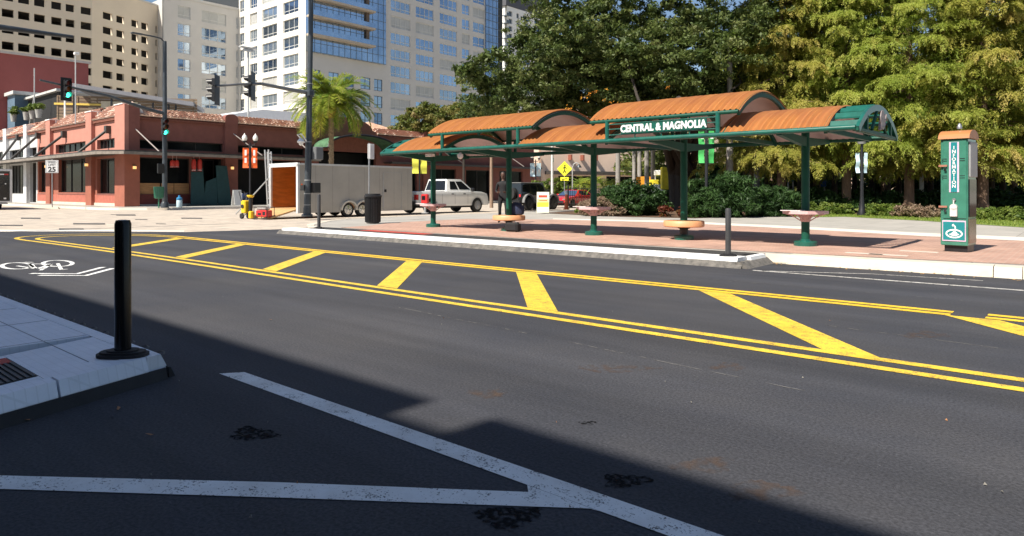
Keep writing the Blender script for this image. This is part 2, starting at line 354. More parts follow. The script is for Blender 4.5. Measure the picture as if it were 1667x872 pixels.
# shared-lane bicycle symbol with double chevron
y=MB()
def BK(u,v): # u along the lane (t), v across (n)
    return (-14.35+u*1.0,3.25+v)
def pk(px,py): return G(px,py)
def ellipse(cx,cy,rx,ry,n=20): return [pk(cx+rx*math.cos(2*math.pi*i/n),cy+ry*math.sin(2*math.pi*i/n)) for i in range(n+1)]
ribbon(y,ellipse(28,432.8,25,5.2),.07,zm);ribbon(y,ellipse(94,428.8,24,5.0),.07,zm)
for a,b in (((28,432.8),(60,437.5)),((60,437.5),(84,430)),((84,430),(46,429.5)),((46,429.5),(60,437.5)),((84,430),(66,440)),((94,428.8),(100,439)),((100,439),(110,438)),((40,426.8),(54,427)),((60,437.5),(74,437))): ribbon(y,[pk(*a),pk(*b)],.055,zm)
ribbon(y,[pk(50,445.2),pk(126,445.6),pk(168,434.8)],.10,zm);ribbon(y,[pk(64,448.2),pk(140,448.6),pk(184,436.8)],.10,zm)
y.build('bicycle_lane_symbol',M_wht,kind='structure')
# stains and litter
def stain(px,py,rx,ry,m,seed,z=.003,name='oil_stain'):
    rr=random.Random(seed);pts=[]
    for i in range(40):
        a=2*math.pi*i/40;k=1+.35*(rr.random()-.5)+.2*math.sin(3*a+seed)
        pts.append(G(px+rx*k*math.cos(a),py+ry*k*math.sin(a)))
    sheet(name,pts,z,m)
def stainmat(name,col,thr=.5,scale=16,soft=.12,top=1.0):
    m=bpy.data.materials.new(name);m.use_nodes=True;n=m.node_tree.nodes;l=m.node_tree.links;b=n['Principled BSDF'];b.inputs['Base Color'].default_value=(*col,1);b.inputs['Roughness'].default_value=.9;b.inputs['Specular IOR Level'].default_value=.1
    tc=n.new('ShaderNodeTexCoord');z=n.new('ShaderNodeTexNoise');z.inputs['Scale'].default_value=scale;z.inputs['Detail'].default_value=6;l.new(tc.outputs['Object'],z.inputs['Vector'])
    r=n.new('ShaderNodeValToRGB');r.color_ramp.elements[0].position=thr;r.color_ramp.elements[1].position=thr+soft;r.color_ramp.elements[1].color=(top,top,top,1);l.new(z.outputs['Fac'],r.inputs[0]);l.new(r.outputs[0],b.inputs['Alpha']);return m
ms_=stainmat('oil',(.008,.008,.009),.40,40,.16,.9);mr_=stainmat('rust_dust',(.12,.080,.058),.40,14,.35,.55)
stain(412,706,36,11,ms_,1);stain(1016,783,36,11,ms_,2);stain(828,842,52,17,ms_,3);stain(957,689,13,3,ms_,4)
for i,(a,b,rx,ry) in enumerate([(795,641,30,7),(1145,757,50,12),(1185,597,28,6),(1505,545,35,6),(1240,800,60,16),(1000,600,60,6)]): stain(a,b,rx,ry,mr_,10+i,.002,'dust_stain')
rr=random.Random(4);sm_=MB()
for a,b in (((1210,512),(1667,572)),((640,498),(1330,640)),((430,395),(1240,462)),((1000,440),(1667,498))):
    P_=[];rq=random.Random(a[0])
    for i in range(15):
        f=i/14;t,n=G(a[0]+(b[0]-a[0])*f,a[1]+(b[1]-a[1])*f);P_.append((t,n+rq.uniform(-.012,.012)))
    ribbon(sm_,P_,.014,.0022)
sm_.build('pavement_seam',stainmat('seam_dust',(.15,.145,.14),.47,7),kind='structure')
l=MB()
for i in range(30):
    px=rr.uniform(-50,1700);py=rr.uniform(440,868)
    t,n=G(px,py);a=rr.random()*6.3;r_=rr.uniform(.004,.010)
    if n<1.2: continue
    l.add([(t+r_*math.cos(a+k*2.1)*(1.3 if k==0 else .7),n+r_*math.sin(a+k*2.1),.005+.008*(k==1)) for k in range(3)]+[(t,n,.016)],[(0,1,3),(1,2,3),(2,0,3)],rr.choice([0,0,1]))
for px,py in [(193,669),(183,678),(251,709),(50,684),(443,521)]:
    t,n=G(px,py);a=rr.random()*6;q=.6
    l.quad((t,n,.008),(t+.05*q*math.cos(a),n+.05*q*math.sin(a),.014),(t+.07*q*math.cos(a+.5),n+.07*q*math.sin(a+.5),.02),(t+.03*q*math.cos(a+1),n+.03*q*math.sin(a+1),.008),1)
tag(l.build('leaf_litter',[mat('pale_grit',(.20,.19,.17),.8),mat('dry_leaf',(.30,.14,.06),.7,var=.4,vs=20)]),'small dry leaves and grit scattered over the asphalt','litter',kind='stuff')
# fallen debris along the kerb
l=MB()
for i in range(260):
    t=rr.uniform(-4.4,8);n=12.36+rr.random()**2*-.25+(t+4)*.02;r_=rr.uniform(.01,.03);a=rr.random()*6
    l.add([(t+r_*math.cos(a+k*2.1),n+r_*math.sin(a+k*2.1),.005+.01*(k==1)) for k in range(3)],[(0,1,2)],0)
tag(l.build('kerb_debris',mat('straw_debris',(.40,.24,.09),.9,var=.4,vs=20)),'tan leaf debris gathered along the foot of the kerb','debris',kind='stuff')
# ---------------- raised boarding platforms ----------------
M_deckw=bricks('white_rubber_deck',(.80,.84,.90),(.78,.82,.88),(.72,.76,.81),.12,.06,.004,rough=.5,off=0,vary=.3)
M_deckb=mat('black_rubber_deck',(.030,.031,.034),.75,var=.35,vs=12,bump=.4,bs=70,col2=(.06,.058,.055))
M_redr=mat('red_rubber',(.45,.05,.03),.7,var=.2)
pf=thing('boarding_platform','raised white boarding platform with black sloped sides at the left foreground','platform',-6.9,.5)
H_=.16
d=MB();z1=H_
# deck tiles with fine seams; outer white rim tiles are bevelled
t_e,n_f=-4.92,2.06
M_seam=mat('grey_seam',(.25,.26,.28),.8)
def skew(mb):
    mb.v=[(v[0]+(n_f-v[1])*.333 if v[0]>-5.99 else v[0],v[1],v[2]) for v in mb.v];return mb
d=MB();d.box(-14,-6.0,1.25,n_f-.14,.02,z1);d.box(-14,-6.0,-1.5,1.245,.02,z1);d.box(-5.98,t_e-.16,1.303,n_f-.14,.02,z1);d.box(-5.98,-5.90,-1.5,1.30,.02,z1);d.box(-5.19,t_e-.16,-1.5,1.30,.02,z1)
skew(d).build('white_deck',M_deckw,pf,grid=True)
for t_ in [-6.05-.95*i for i in range(8)]: sm=MB();sm.box(t_-.003,t_+.003,1.26,n_f-.15,z1,z1+.002);sm.build('tile_seam',M_seam,pf,grid=True)
sm=MB();sm.box(-14,t_e-.17,1.62,1.626,z1,z1+.0022);sm.build('tile_seam',M_seam,pf,grid=True)
d=MB()
def rimseg(a0,a1,axis):
    if axis=='t': P=[(n_f-.14,.02),(n_f-.14,z1+.004),(n_f-.04,z1+.004),(n_f+.005,z1-.082),(n_f,.02)];d.prism_x(P,a0,a1)
    else: P=[(t_e-.16,.02),(t_e-.16,z1+.004),(t_e-.04,z1+.004),(t_e+.005,z1-.082),(t_e,.02)];d.prism_y(P,a0,a1)
for i in range(10):
    e_=-14+.93*i+.922
    rimseg(-14+.93*i,min(e_,t_e-.03),'t')
for a in (-1.5,-.56,.40): rimseg(a,a+.93,'n')
rimseg(1.345,n_f-.145,'n')
skew(d).build('white_rim',M_deckw,pf,grid=True)
d=MB()
d.prism_y([(t_e+.002,.0),(t_e+.002,z1-.088),(t_e+.015,z1-.090),(t_e+.05,.0)],-1.5,n_f-.02)
d.prism_x([(n_f+.002,.0),(n_f+.002,z1-.088),(n_f+.015,z1-.090),(n_f+.05,.0)],-14,t_e+.02)
skew(d).build('black_base',M_blackmatte,pf,grid=True)
for i in range(34):
    t_=-13.6+.26*i;lp=MB()
    lp.tube([(t_,n_f-.03,z1),(t_+.03,n_f-.01,z1+.012),(t_+.08,n_f-.01,z1+.012),(t_+.11,n_f-.03,z1)],.004,5)
    lp.build('anchor_loop',M_black,pf,grid=True,smooth=True)
d=MB();d.box(-5.895,-5.20,-1.5,1.30,.03,z1-.003)
skew(d).build('black_ribbed_mat',M_blackmatte,pf,grid=True)
rb=MB()
for i in range(46):
    nn=1.28-.035*i;rb.box(-5.72,-5.21,nn-.009,nn+.009,z1-.003,z1+.006)
skew(rb).build('mat_ribs',mat('grey_rubber_rib',(.04,.042,.045),.6),pf,grid=True)
d=MB();d.box(-5.894,-5.73,-1.49,1.29,z1-.003,z1+.003);skew(d).build('red_strip',M_redr,pf,grid=True)
# far platform
pf2=thing('boarding_platform','long low black boarding platform with a white edge in front of the bus shelter','platform',-11.5,11.8)
d=MB();d.prism([(-18.6,11.62),(-4.62,11.62),(-4.62,12.6),(-18.6,12.6)],.01,.145);d.build('black_deck',M_deckb,pf2,grid=True)
d=MB()
for i in range(15):
    a=-18.75+.945*i;b=min(a+.938,-4.5)
    d.prism_x([(11.2,.09),(11.22,.155),(11.25,.165),(11.615,.165),(11.615,.09)],a,b)
d.prism_y([(-4.50,.09),(-4.52,.155),(-4.545,.163),(-4.615,.163),(-4.615,.09)],11.63,12.32)
d.build('white_edge',mat('white_rubber_edge',(.86,.86,.84),.5,var=.05),pf2,grid=True)
d=MB();d.prism_x([(11.08,.0),(11.18,.10),(11.24,.10),(11.24,.0)],-18.85,-4.47);d.prism_y([(-4.36,.0),(-4.48,.10),(-4.6,.10),(-4.6,.0)],11.14,12.33)
d.build('grey_base',mat('dusty_rubber',(.11,.105,.10),.9,var=.4,vs=9,col2=(.19,.175,.155)),pf2,grid=True)
d=MB();d.box(-16.2,-13.4,12.15,12.5,.145,.150);d.build('red_strip',M_redr,pf2,grid=True)
# flexible posts
def flex_post(label,t,n,h,r,m,z=Z,base=.14):
    o=thing('flexible_post',label,'bollard',t,n,z,rot=R(40))
    MB().lathe([(r,.03),(r,h-.03),(r*.85,h-.004),(r*.4,h),(.001,h)],n=20).build('tube',m,o,smooth=True)
    b=MB();pts=[(base*1.35*math.copysign(abs(math.cos(a))**.7,math.cos(a)),base*.8*math.copysign(abs(math.sin(a))**.8,math.sin(a))) for a in [2*math.pi*i/24 for i in range(24)]]
    b.prism(pts,0,.02);b.prism([(p[0]*.88,p[1]*.85) for p in pts],.0205,.034);b.prism([(p[0]*.6,p[1]*.7) for p in pts],.0345,.044);b.build('foot',M_blackmatte,o,smooth=False);return o
flex_post('tall glossy black post on the corner of the white platform in the foreground',-5.08,1.83,.935,.052,mat('glossy_black_plastic',(.004,.004,.005),.22,var=.1,spec=.35),.165,.125)
flex_post('dark grey post at the right end of the far platform',-4.83,11.42,.83,.048,mat('grey_plastic',(.05,.05,.052),.45,var=.2),.165,.11)
flex_post('dark grey post at the left end of the far platform near the trailer',-17.78,11.86,1.02,.05,mat('grey_plastic',(.05,.05,.052)),.165,.11)
# ---------------- bus shelter ----------------
ST,SN=-9.9,14.83
sh=thing('bus_shelter','long green steel bus shelter with orange barrel roofs and round seats on its posts','bus shelter',ST,SN,Z)
ZE=2.43-Z;ZU=2.89-Z
M_orange_roof=mat('orange_corrugated_metal',(.46,.19,.052),.5,var=.10,vs=2.2,spec=.3,col2=(.33,.125,.045),stretch=(1.6,.35,1))
M_soffit=mat('mauve_corrugated_soffit',(.66,.56,.56),.6,var=.08)
hw=1.58;rise=.52;Rr=(hw*hw+rise*rise)/(2*rise)
def arcp(a,zb,off=0,k=1): # a in -1..1
    th=a*math.asin(hw/Rr);return ((Rr+off)*math.sin(th),zb+rise-Rr+(Rr+off)*math.cos(th))
def vault(t0,t1,zb,name='roof'):
    x0,x1=t0-ST,t1-ST;nx=int((x1-x0)/.0225);mb=MB();v=[];A=18
    for i in range(nx+1):
        x=x0+(x1-x0)*i/nx;o=.026*math.sin(x*2*math.pi/.12)
        for j in range(A+1):
            y_,z_=arcp(-1+2*j/A,zb,o+.035);v.append((x,y_,z_))
    for i in range(nx):
        for j in range(A): k=i*(A+1)+j;mb.f.append((k,k+1,k+A+2,k+A+1));mb.m.append(0)
    mb.v=v;ob=mb.build(name,M_orange_roof,sh,smooth=True)
    mb=MB();v=[]
    for i in range(nx//2+1):
        x=x0+(x1-x0)*i/(nx//2);o=.006*math.sin(x*2*math.pi/.14)
        for j in range(A+1):
            y_,z_=arcp(-1+2*j/A,zb,o-.01);v.append((x,y_,z_))
    for i in range(nx//2):
        for j in range(A): k=i*(A+1)+j;mb.f.append((k,k+1,k+A+2,k+A+1));mb.m.append(0)
    mb.v=v;mb.build('soffit',M_soffit,ob,smooth=True)
    return ob
def archrib(t,zb,r=.05,name='arch_rib',m=None,flat=True):
    x=t-ST;mb=MB();A=24
    p=[arcp(-1+2*j/A,zb,.02) for j in range(A+1)];q=[arcp(-1+2*j/A,zb,-.10) for j in range(A+1)]
    v=[(x+dx,*a) for dx in (-.03,.03) for a in p]+[(x+dx,*a) for dx in (-.03,.03) for a in q];n=A+1
    f=[]
    for j in range(A):
        f+=[(j,j+1,n+j+1,n+j),(2*n+j,3*n+j,3*n+j+1,2*n+j+1),(j,2*n+j,2*n+j+1,j+1),(n+j,n+j+1,3*n+j+1,3*n+j)]
    f+=[(0,n,3*n,2*n),(A,2*n+A,3*n+A,n+A)]
    mb.add(v,f);return mb.build(name,m or M_green,sh)
for t0,t1,zb in ((-16.02,-13.9,ZE),(-11.08,-8.47,ZE),(-5.8,-3.72,ZE),(-14.46,-10.62,ZU),(-8.94,-5.36,ZU)):
    vault(t0,t1,zb);archrib(t0+.05,zb);archrib(t1-.05,zb)
    if t1-t0>3: archrib((t0+t1)/2,zb-.02)
# longitudinal beams
for yy in (-hw,hw):
    b=MB();b.tube([(-16.55-ST,yy,ZE),(-3.25-ST,yy,ZE)],.052,10);b.build('eave_beam',M_teal if yy<0 else M_green,sh,smooth=True)
    for a,b_ in ((-14.46,-10.62),(-8.94,-5.36)):
        k=MB();k.tube([(a+.03-ST,yy,ZU-.01),(b_-.03-ST,yy,ZU-.01)],.042,8);k.build('upper_eave_beam',M_green,sh,smooth=True)
    for a in (-13.88,-11.12,-8.46,-5.82):
        k=MB();k.tube([(a-ST,yy,ZE+.04),(a-ST,yy,ZU)],.05,10);k.build('stub_post',M_teal if yy<0 else M_green,sh,smooth=True)
POSTS=(-15.95,-12.78,-9.88,-7.35,-4.6)
zb_=.10
for i,t in enumerate(POSTS):
    x=t-ST
    top=ZU+.35 if i in(1,3) else ZE+.42
    k=MB();k.tube([(x,0,zb_),(x,0,top)],.082,16);k.build('post',M_green,sh,smooth=True)
    k=MB();k.lathe([(.23,0),(.23,.085),(.20,.10),(.10,.10),(.095,.14)],(x,0,0),20);k.build('post_base',M_teal,sh,smooth=True)
    # arms to both eaves
    k=MB()
    for s in (-1,1):
        k.add([(x-.05,0,ZE-.22),(x+.05,0,ZE-.22),(x+.05,s*hw,ZE-.07),(x-.05,s*hw,ZE-.07),(x-.05,0,ZE-.02),(x+.05,0,ZE-.02),(x+.05,s*hw,ZE+.02),(x-.05,s*hw,ZE+.02)],[(0,1,2,3),(4,7,6,5),(0,4,5,1),(1,5,6,2),(2,6,7,3),(3,7,4,0)])
    k.build('cross_arm',M_green,sh)
# rafters between beams at section ends
for t in (-16.5,-13.9,-11.1,-8.47,-5.8,-3.72,-3.27):
    k=MB();k.box(t-ST-.03,t-ST+.03,-hw,hw,ZE-.06,ZE+.03);k.build('cross_beam',M_green,sh)
# round seats
M_pinks=mat('pink_coated_metal',(.60,.40,.40),.5,var=.1,vs=8)
M_tan=mat('tan_resin_seat',(.66,.33,.16),.5,var=.12,vs=6)
for i in (0,2,4):
    x=POSTS[i]-ST;z_=.73
    k=MB();n=8;rp=[(.44*math.cos(math.pi*(2*j+1)/8)*1.02,.44*math.sin(math.pi*(2*j+1)/8)) for j in range(8)]
    k.prism([(x+p[0],p[1]) for p in rp],z_-.065,z_);st=k.build('perch_seat',M_pinks,sh)
    k=MB()
    for j in range(6):
        a=math.pi*2*j/6+.3;c_,s_=math.cos(a),math.sin(a)
        k.tube([(x+.38*c_,.38*s_,z_-.07),(x+.25*c_,.25*s_,z_-.10),(x+.17*c_,.17*s_,z_-.16),(x+.09*c_,.09*s_,z_-.21)],.012,6)
        k.tube([(x+.22*c_+.05*math.cos(q)*c_,.22*s_+.05*math.cos(q)*s_,z_-.10+.035*math.sin(q)) for q in [i_*.7 for i_ in range(10)]],.008,5)
    k.lathe([(.09,z_-.23),(.105,z_-.2),(.105,z_-.06)],(x,0,0),16);k.build('seat_bracket',M_pinks,st,smooth=True)
    k=MB();k.box(x-.38,x+.02,-.40,-.05,z_+.001,z_+.014);k.build('pale_top_plate',mat('pale_plate',(.8,.72,.72),.4),st)
for i in (1,3):
    x=POSTS[i]-ST
    k=MB();k.lathe([(.09,.30),(.44,.30),(.47,.32),(.47,.42),(.45,.445),(.09,.445)],(x,0,0),40);st=k.build('round_seat',M_tan,sh,smooth=True)
    k=MB();k.lathe([(.10,.12),(.10,.25),(.2,.299)],(x,0,0),20);k.build('seat_stem',M_black,st,smooth=True)
# louvred ends
for (t0,t1,te) in ((-3.72,-3.22,-3.22),(-16.6,-16.05,-16.6)):
    k=MB()
    for j in range(9):
        a=-.90+1.80*j/8
        y0,z0=arcp(a-.03,ZE,-.03);y1,z1_=arcp(a+.03,ZE,.0)
        if a>0: (y0,z0),(y1,z1_)=arcp(a-.03,ZE,.0),arcp(a+.03,ZE,-.03)
        k.add([(t0-ST,y0,z0-.02),(t1-ST,y0,z0-.02),(t1-ST,y1,z1_+.0),(t0-ST,y1,z1_+.0),(t0-ST,y0,z0+.01),(t1-ST,y0,z0+.01),(t1-ST,y1,z1_+.03),(t0-ST,y1,z1_+.03)],[(0,1,2,3),(4,7,6,5),(0,4,5,1),(1,5,6,2),(2,6,7,3),(3,7,4,0)])
    k.build('louvre_panel',M_teal,sh)
    archrib(te,ZE,name='end_arch',m=M_teal)
    k=MB();x=te-ST
    for y_ in (-.95,.95): k.box(x-.03,x+.03,y_-.04,y_+.04,ZE,arcp(y_/hw,ZE)[1]-.06)
    for a in (-2.0,-1.57,-1.14,-.3,-2.84):
        pass
    k.tube([(x,-.55,ZE+.03),(x,-.12,ZE+.45)],.03,6);k.tube([(x,.55,ZE+.03),(x,.12,ZE+.45)],.03,6)
    k.box(x-.02,x+.02,-hw,hw,ZE-.05,ZE+.0);k.build('end_bars',M_green,sh)
    k=MB();k.lathe([(.15,-.012),(.19,-.012),(.19,.012),(.15,.012)],(x+(.04 if te>-5 else -.04),.12,ZE+.26),20,axis='x')
    k.tube([(x+.03,-.05,ZE+.05),(x+.03,-.02,ZE+.2),(x+.03,.12,ZE+.3),(x+.03,.3,ZE+.24),(x+.03,.42,ZE+.38)],.03,6);k.tube([(x+.03,.05,ZE+.12),(x+.03,.25,ZE+.14),(x+.03,.36,ZE+.22)],.03,6)
    k.build('emblem',mat('worn_emblem_metal',(.30,.24,.23),.45,var=.3,vs=12),sh,smooth=True)
# name sign
sg=MB();yf=-hw-.0
for zz in (.13,.26,.37): sg.tube([(-8.42-ST,yf,ZE+zz),(-5.86-ST,yf,ZE+zz)],.014,6)
for tt in (-7.75,-7.1,-6.45): sg.tube([(tt-ST,yf+.02,ZE+.03),(tt-ST,yf+.02,ZE+.42)],.016,6)
sgo=sg.build('sign_rails',M_teal,sh,smooth=True)
k=MB();k.box(-8.08-ST,-6.05-ST,yf-.03,yf-.012,ZE+.14,ZE+.35);sb=k.build('sign_board',M_teal,sgo)
text('CENTRAL & MAGNOLIA',.215,((-7.07-ST),yf-.036,ZE+.243),'-y',M_white,sgo,off=.0095,sx=.86,ext=.006,spacing=1.03)
k=MB()
# slab serifs give the letters their slab outline
k.build if False else None
# camera dome and small box under the left eave
k=MB();k.lathe([(.03,0),(.05,-.03),(.085,-.05),(.085,-.12),(.05,-.17),(.01,-.185)],(-13.75-ST,-1.0,ZE-.05),16);k.build('camera_dome',M_white,sh,smooth=True)
k=MB();k.box(-15.0-ST,-14.75-ST,-1.2,-1.05,ZE-.13,ZE-.05);k.build('junction_box',M_white,sh)
# ---------------- information kiosk ----------------
kt,kn=G(1556,406,Z)
M_kg=mat('kiosk_green_enamel',(.045,.185,.13),.3,var=.2,vs=4,coat=.5)
ki=thing('information_kiosk','tall green information kiosk with orange curved cap on the brick sidewalk','kiosk',kt+.09,kn-.38,Z,rot=R(-7))
hx,hy=.222,.27
k=MB();k.box(-hx+.05,hx-.02,-hy+.06,hy-.06,0,.12);k.build('plinth',M_black,ki)
k=MB();k.bbox(-hx,hx,-hy,hy,.12,2.12,.012);k.build('cabinet',M_kg,ki)
k=MB();k.bbox(-hx+.045,hx-.02,-hy-.018,-hy+.002,.63,2.08,.006);kd=k.build('front_door',M_kg,ki)
k=MB()
for zz in (1.38,1.70):
    for xx in (-.16,.13):
        for q in range(2): k.box(xx-.035,xx+.05,-hy-.022,-hy-.018,zz+.04*q,zz+.04*q+.012)
k.build('vent_slots',M_black,kd)
k=MB();k.box(-.075,.085,-hy-.024,-hy-.017,1.12,2.06);pnl=k.build('lettered_panel',mat('lilac_trim',(.62,.45,.58),.5),kd)
k=MB();k.box(-.047,.057,-hy-.028,-hy-.024,1.125,2.055);k.build('blue_green_strip',mat('strip_teal',(.012,.20,.22),.4),pnl)
for i,ch in enumerate('INFORMATION'):
    text(ch,.085,(.005,-hy-.0295,1.95-.072*i),'-y',M_white,pnl,name='letter',off=.002,ext=.0015)
k=MB();k.lathe([(.001,0),(.028,.0),(.03,.02),(.001,.03)],(0,0,0),12,axis='y',M=Matrix.Translation((.01,-hy-.05,.98)))
k.build('round_knob',M_steel,ki,smooth=True)
k=MB();k.bbox(-.055,.065,-hy-.075,-hy-.018,.66,.83,.012);k.lathe([(.06,-hy-.075),(.06,-hy-.018)],(.005,0,.84),20,axis='y')
k.tube([(.005,-hy-.05,.9),(.005,-hy-.05,.97)],.012,8);k.build('telephone_box',mat('pale_metal_box',(.62,.60,.58),.4,var=.1),ki,smooth=False)
for zz,nm in ((.83,'latch'),(1.6,'latch')):
    k=MB();k.box(-hx-.02,-hx+.12,-hy-.05,-hy-.018,zz,zz+.035,0);k.box(-hx+.07,-hx+.11,-hy-.06,-hy-.02,zz-.08,zz-.03,1);k.build(nm,[mat('rusty_bar',(.35,.15,.10),.6),M_chrome],ki)
k=MB();k.bbox(-hx+.03,hx-.03,-hy-.012,-hy+.002,.20,.59,.004);sgn=k.build('emblem_panel',mat('lilac_trim',(.62,.45,.58)),ki)
k=MB();k.box(-hx+.045,hx-.045,-hy-.015,-hy-.012,.225,.565);k.build('emblem_field',mat('strip_teal',(.012,.20,.22)),sgn)
k=MB();yy=-hy-.018
def ring(mb,cx,cz,rx,rz,wd,y_,a0=0,a1=2*math.pi,n=28):
    for j in range(n):
        a=a0+(a1-a0)*j/n;b=a0+(a1-a0)*(j+1)/n
        mb.quad((cx+rx*math.cos(a),y_,cz+rz*math.sin(a)),(cx+rx*math.cos(b),y_,cz+rz*math.sin(b)),(cx+(rx-wd)*math.cos(b),y_,cz+(rz-wd)*math.sin(b)),(cx+(rx-wd)*math.cos(a),y_,cz+(rz-wd)*math.sin(a)))
ring(k,.005,.345,.14,.085,.026,yy);ring(k,.005,.345,.085,.04,.04,yy,math.pi*1.05,math.pi*1.95,12)
k.poly([(.005-.06,yy,.335),(.005+.07,yy,.335),(.005+.02,yy,.39),(.005-.01,yy,.39)]);ring(k,.0,.455,.035,.05,.02,yy,-.6,2.4,12);k.poly([(-.035,yy,.50),(-.01,yy,.53),(.015,yy,.50),(-.005,yy,.48)])
k.build('emblem',M_white,sgn)
# right side: grey sliding shutter and dark base glass
k=MB();k.box(hx,hx+.012,-hy+.06,hy-.03,.12+.05,.62);k.build('side_panel',mat('side_bronze',(.22,.15,.10),.25,metal=.4,var=.2),ki)
k=MB();k.box(hx,hx+.014,-hy+.06,hy-.03,.66,1.36);k.build('side_glass',M_glassdark,ki)
k=MB();k.bbox(hx,hx+.03,-hy+.05,hy-.02,1.40,2.06,.01);k.build('side_shutter',M_grey,ki)
k=MB();A=12;pf_=[]
for j in range(A+1):
    a=math.pi*j/A;pf_.append((-(hy+.05)*math.cos(a),2.12+.17*math.sin(a)))
k.prism_x(pf_,-hx-.03,hx+.035);k.build('curved_cap',mat('orange_cap_metal',(.42,.17,.055),.45,var=.1),ki,smooth=False)
k=MB();k.lathe([(.045,2.32),(.045,2.36),(.02,2.42),(.001,2.43)],(.02,0,0),12);k.build('top_vent',M_steel,ki,smooth=True)
# ---------------- buildings ----------------
class Pl:
    def __init__(s,t0,n0,dt,dn,it,inn): s.a=(t0,n0,dt,dn,it,inn)
    def p(s,u,z,d=0):
        t0,n0,dt,dn,it,i2=s.a;return (t0+dt*u+it*d,n0+dn*u+i2*d,z)
PT=lambda t:Pl(t,0,0,1,-1,0)      # plane t=const facing +t, u=n
PN=lambda n:Pl(0,n,1,0,0,1)       # plane n=const facing -n, u=t
def wall(mb,pl,U0,U1,Z0,Z1,ops,depth=.3,mi=0,mr=None):
    us=sorted({U0,U1}|{x for o in ops for x in o[:2] if U0<x<U1});zs=sorted({Z0,Z1}|{x for o in ops for x in o[2:4] if Z0<x<Z1})
    for a,b in zip(us[:-1],us[1:]):
        start=None
        for c,d in zip(zs[:-1],zs[1:]):
            m_=((a+b)/2,(c+d)/2);hole=any(o[0]<m_[0]<o[1] and o[2]<m_[1]<o[3] for o in ops)
            if not hole and start is None:start=c
            if hole and start is not None:
                mb.quad(pl.p(a,start),pl.p(b,start),pl.p(b,c),pl.p(a,c),mi);start=None
        if start is not None: mb.quad(pl.p(a,start),pl.p(b,start),pl.p(b,Z1),pl.p(a,Z1),mi)
    for o in ops:
        a,b,c,d=o[:4]
        for (x,y),(X,Y) in (((a,c),(b,c)),((b,c),(b,d)),((b,d),(a,d)),((a,d),(a,c))): mb.quad(pl.p(x,y),pl.p(X,Y),pl.p(X,Y,depth),pl.p(x,y,depth),mi if mr is None else mr)
def pbox(mb,pl,a,b,c,d,d0,d1,mi=0):
    v=[pl.p(u,z,q) for q in (d0,d1) for u,z in ((a,c),(b,c),(b,d),(a,d))]
    mb.add(v,[(0,1,2,3),(7,6,5,4),(0,4,5,1),(1,5,6,2),(2,6,7,3),(3,7,4,0)],mi)
def window(pl,o,parent,glass,frame,depth=.2,nv=2,nh=1,fw=.07,name='window'):
    a,b,c,d=o[:4];mb=MB();mb.quad(pl.p(a,c,depth),pl.p(b,c,depth),pl.p(b,d,depth),pl.p(a,d,depth),0)
    e=depth-.06
    for x in [a+fw/2,b-fw/2]+[a+(b-a)*i/nv for i in range(1,nv)]: pbox(mb,pl,x-fw/2,x+fw/2,c,d,e,depth-.005,1)
    for y in [c+fw/2,d-fw/2]+[c+(d-c)*(.28 if nh==2 else i/nh) for i in range(1,nh)]: pbox(mb,pl,a+fw,b-fw,y-fw/2,y+fw/2,e+.008,depth-.005,1)
    return mb.build(name,[glass,frame],parent,grid=True)
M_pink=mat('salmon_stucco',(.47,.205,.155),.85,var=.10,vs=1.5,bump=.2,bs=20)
M_pinkd=mat('shaded_salmon_stucco',(.235,.088,.068),.85,var=.12,vs=1.5,bump=.2,bs=20)  # darkened copy of the salmon; the side wall's shade is put into this colour
M_gstuc=mat('grey_stucco',(.50,.50,.50),.85,var=.08,vs=1.5)
M_t1=mat('terracotta_tile',(.27,.085,.045),.75,var=.4,vs=14,col2=(.42,.16,.09))
M_t2=mat('pale_terracotta_tile',(.75,.55,.45),.75,var=.3,vs=14)  # pale tiles and mortar ends; bright glints on the ends are painted in too
M_t3=mat('dark_terracotta_tile',(.20,.07,.045),.8,var=.3,vs=14)
M_marq=mat('dark_bronze_metal',(.055,.05,.045),.5,var=.3,vs=3)
M_marqd=mat('weathered_marquee_edge',(.22,.19,.16),.6,var=.3,vs=3)
rt=random.Random(7)
def tiles(name,pl,u0,u1,z0,z1,dep,parent,px=None,rows=4,fr=.25):
    """barrel tiles on a slope running from (z0, front) up and back to (z1, dep)"""
    mb=MB();pitch=.30;n=max(1,int(round((u1-u0)/pitch)));pitch=(u1-u0)/n
    pbox(mb,pl,u0,u1,z0-.12,z0+.02,-.18,.2,2)
    mb.quad(pl.p(u0,z0,-.2),pl.p(u1,z0,-.2),pl.p(u1,z1,dep),pl.p(u0,z1,dep),2)
    for i in range(n):
        for r in range(rows):
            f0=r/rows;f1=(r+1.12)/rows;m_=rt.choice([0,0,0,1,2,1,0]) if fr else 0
            rr0=pitch*.56;rr1=pitch*.46;v=[];S=5
            jj=rt.uniform(-.012,.012)
            for f,q,lift in ((f0,rr0,.10),(min(f1,1.0),rr1,-.02)):
                zc=z0+(z1-z0)*f;dc=-.2+(dep+.2)*f
                for k in range(S+1):
                    a=math.pi*k/S;v.append(pl.p(u0+(i+.5)*pitch-q*math.cos(a)+jj,zc+math.sin(a)*q*.75+lift,dc-math.sin(a)*q*.6))
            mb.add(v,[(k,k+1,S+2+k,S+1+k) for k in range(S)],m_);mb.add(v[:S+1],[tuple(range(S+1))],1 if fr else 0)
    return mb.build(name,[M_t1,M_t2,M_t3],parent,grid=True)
def solid(name,pl,a,b,c,d,d0,d1,m,parent):
    mb=MB();pbox(mb,pl,a,b,c,d,d0,d1);return mb.build(name,m,parent,grid=True)
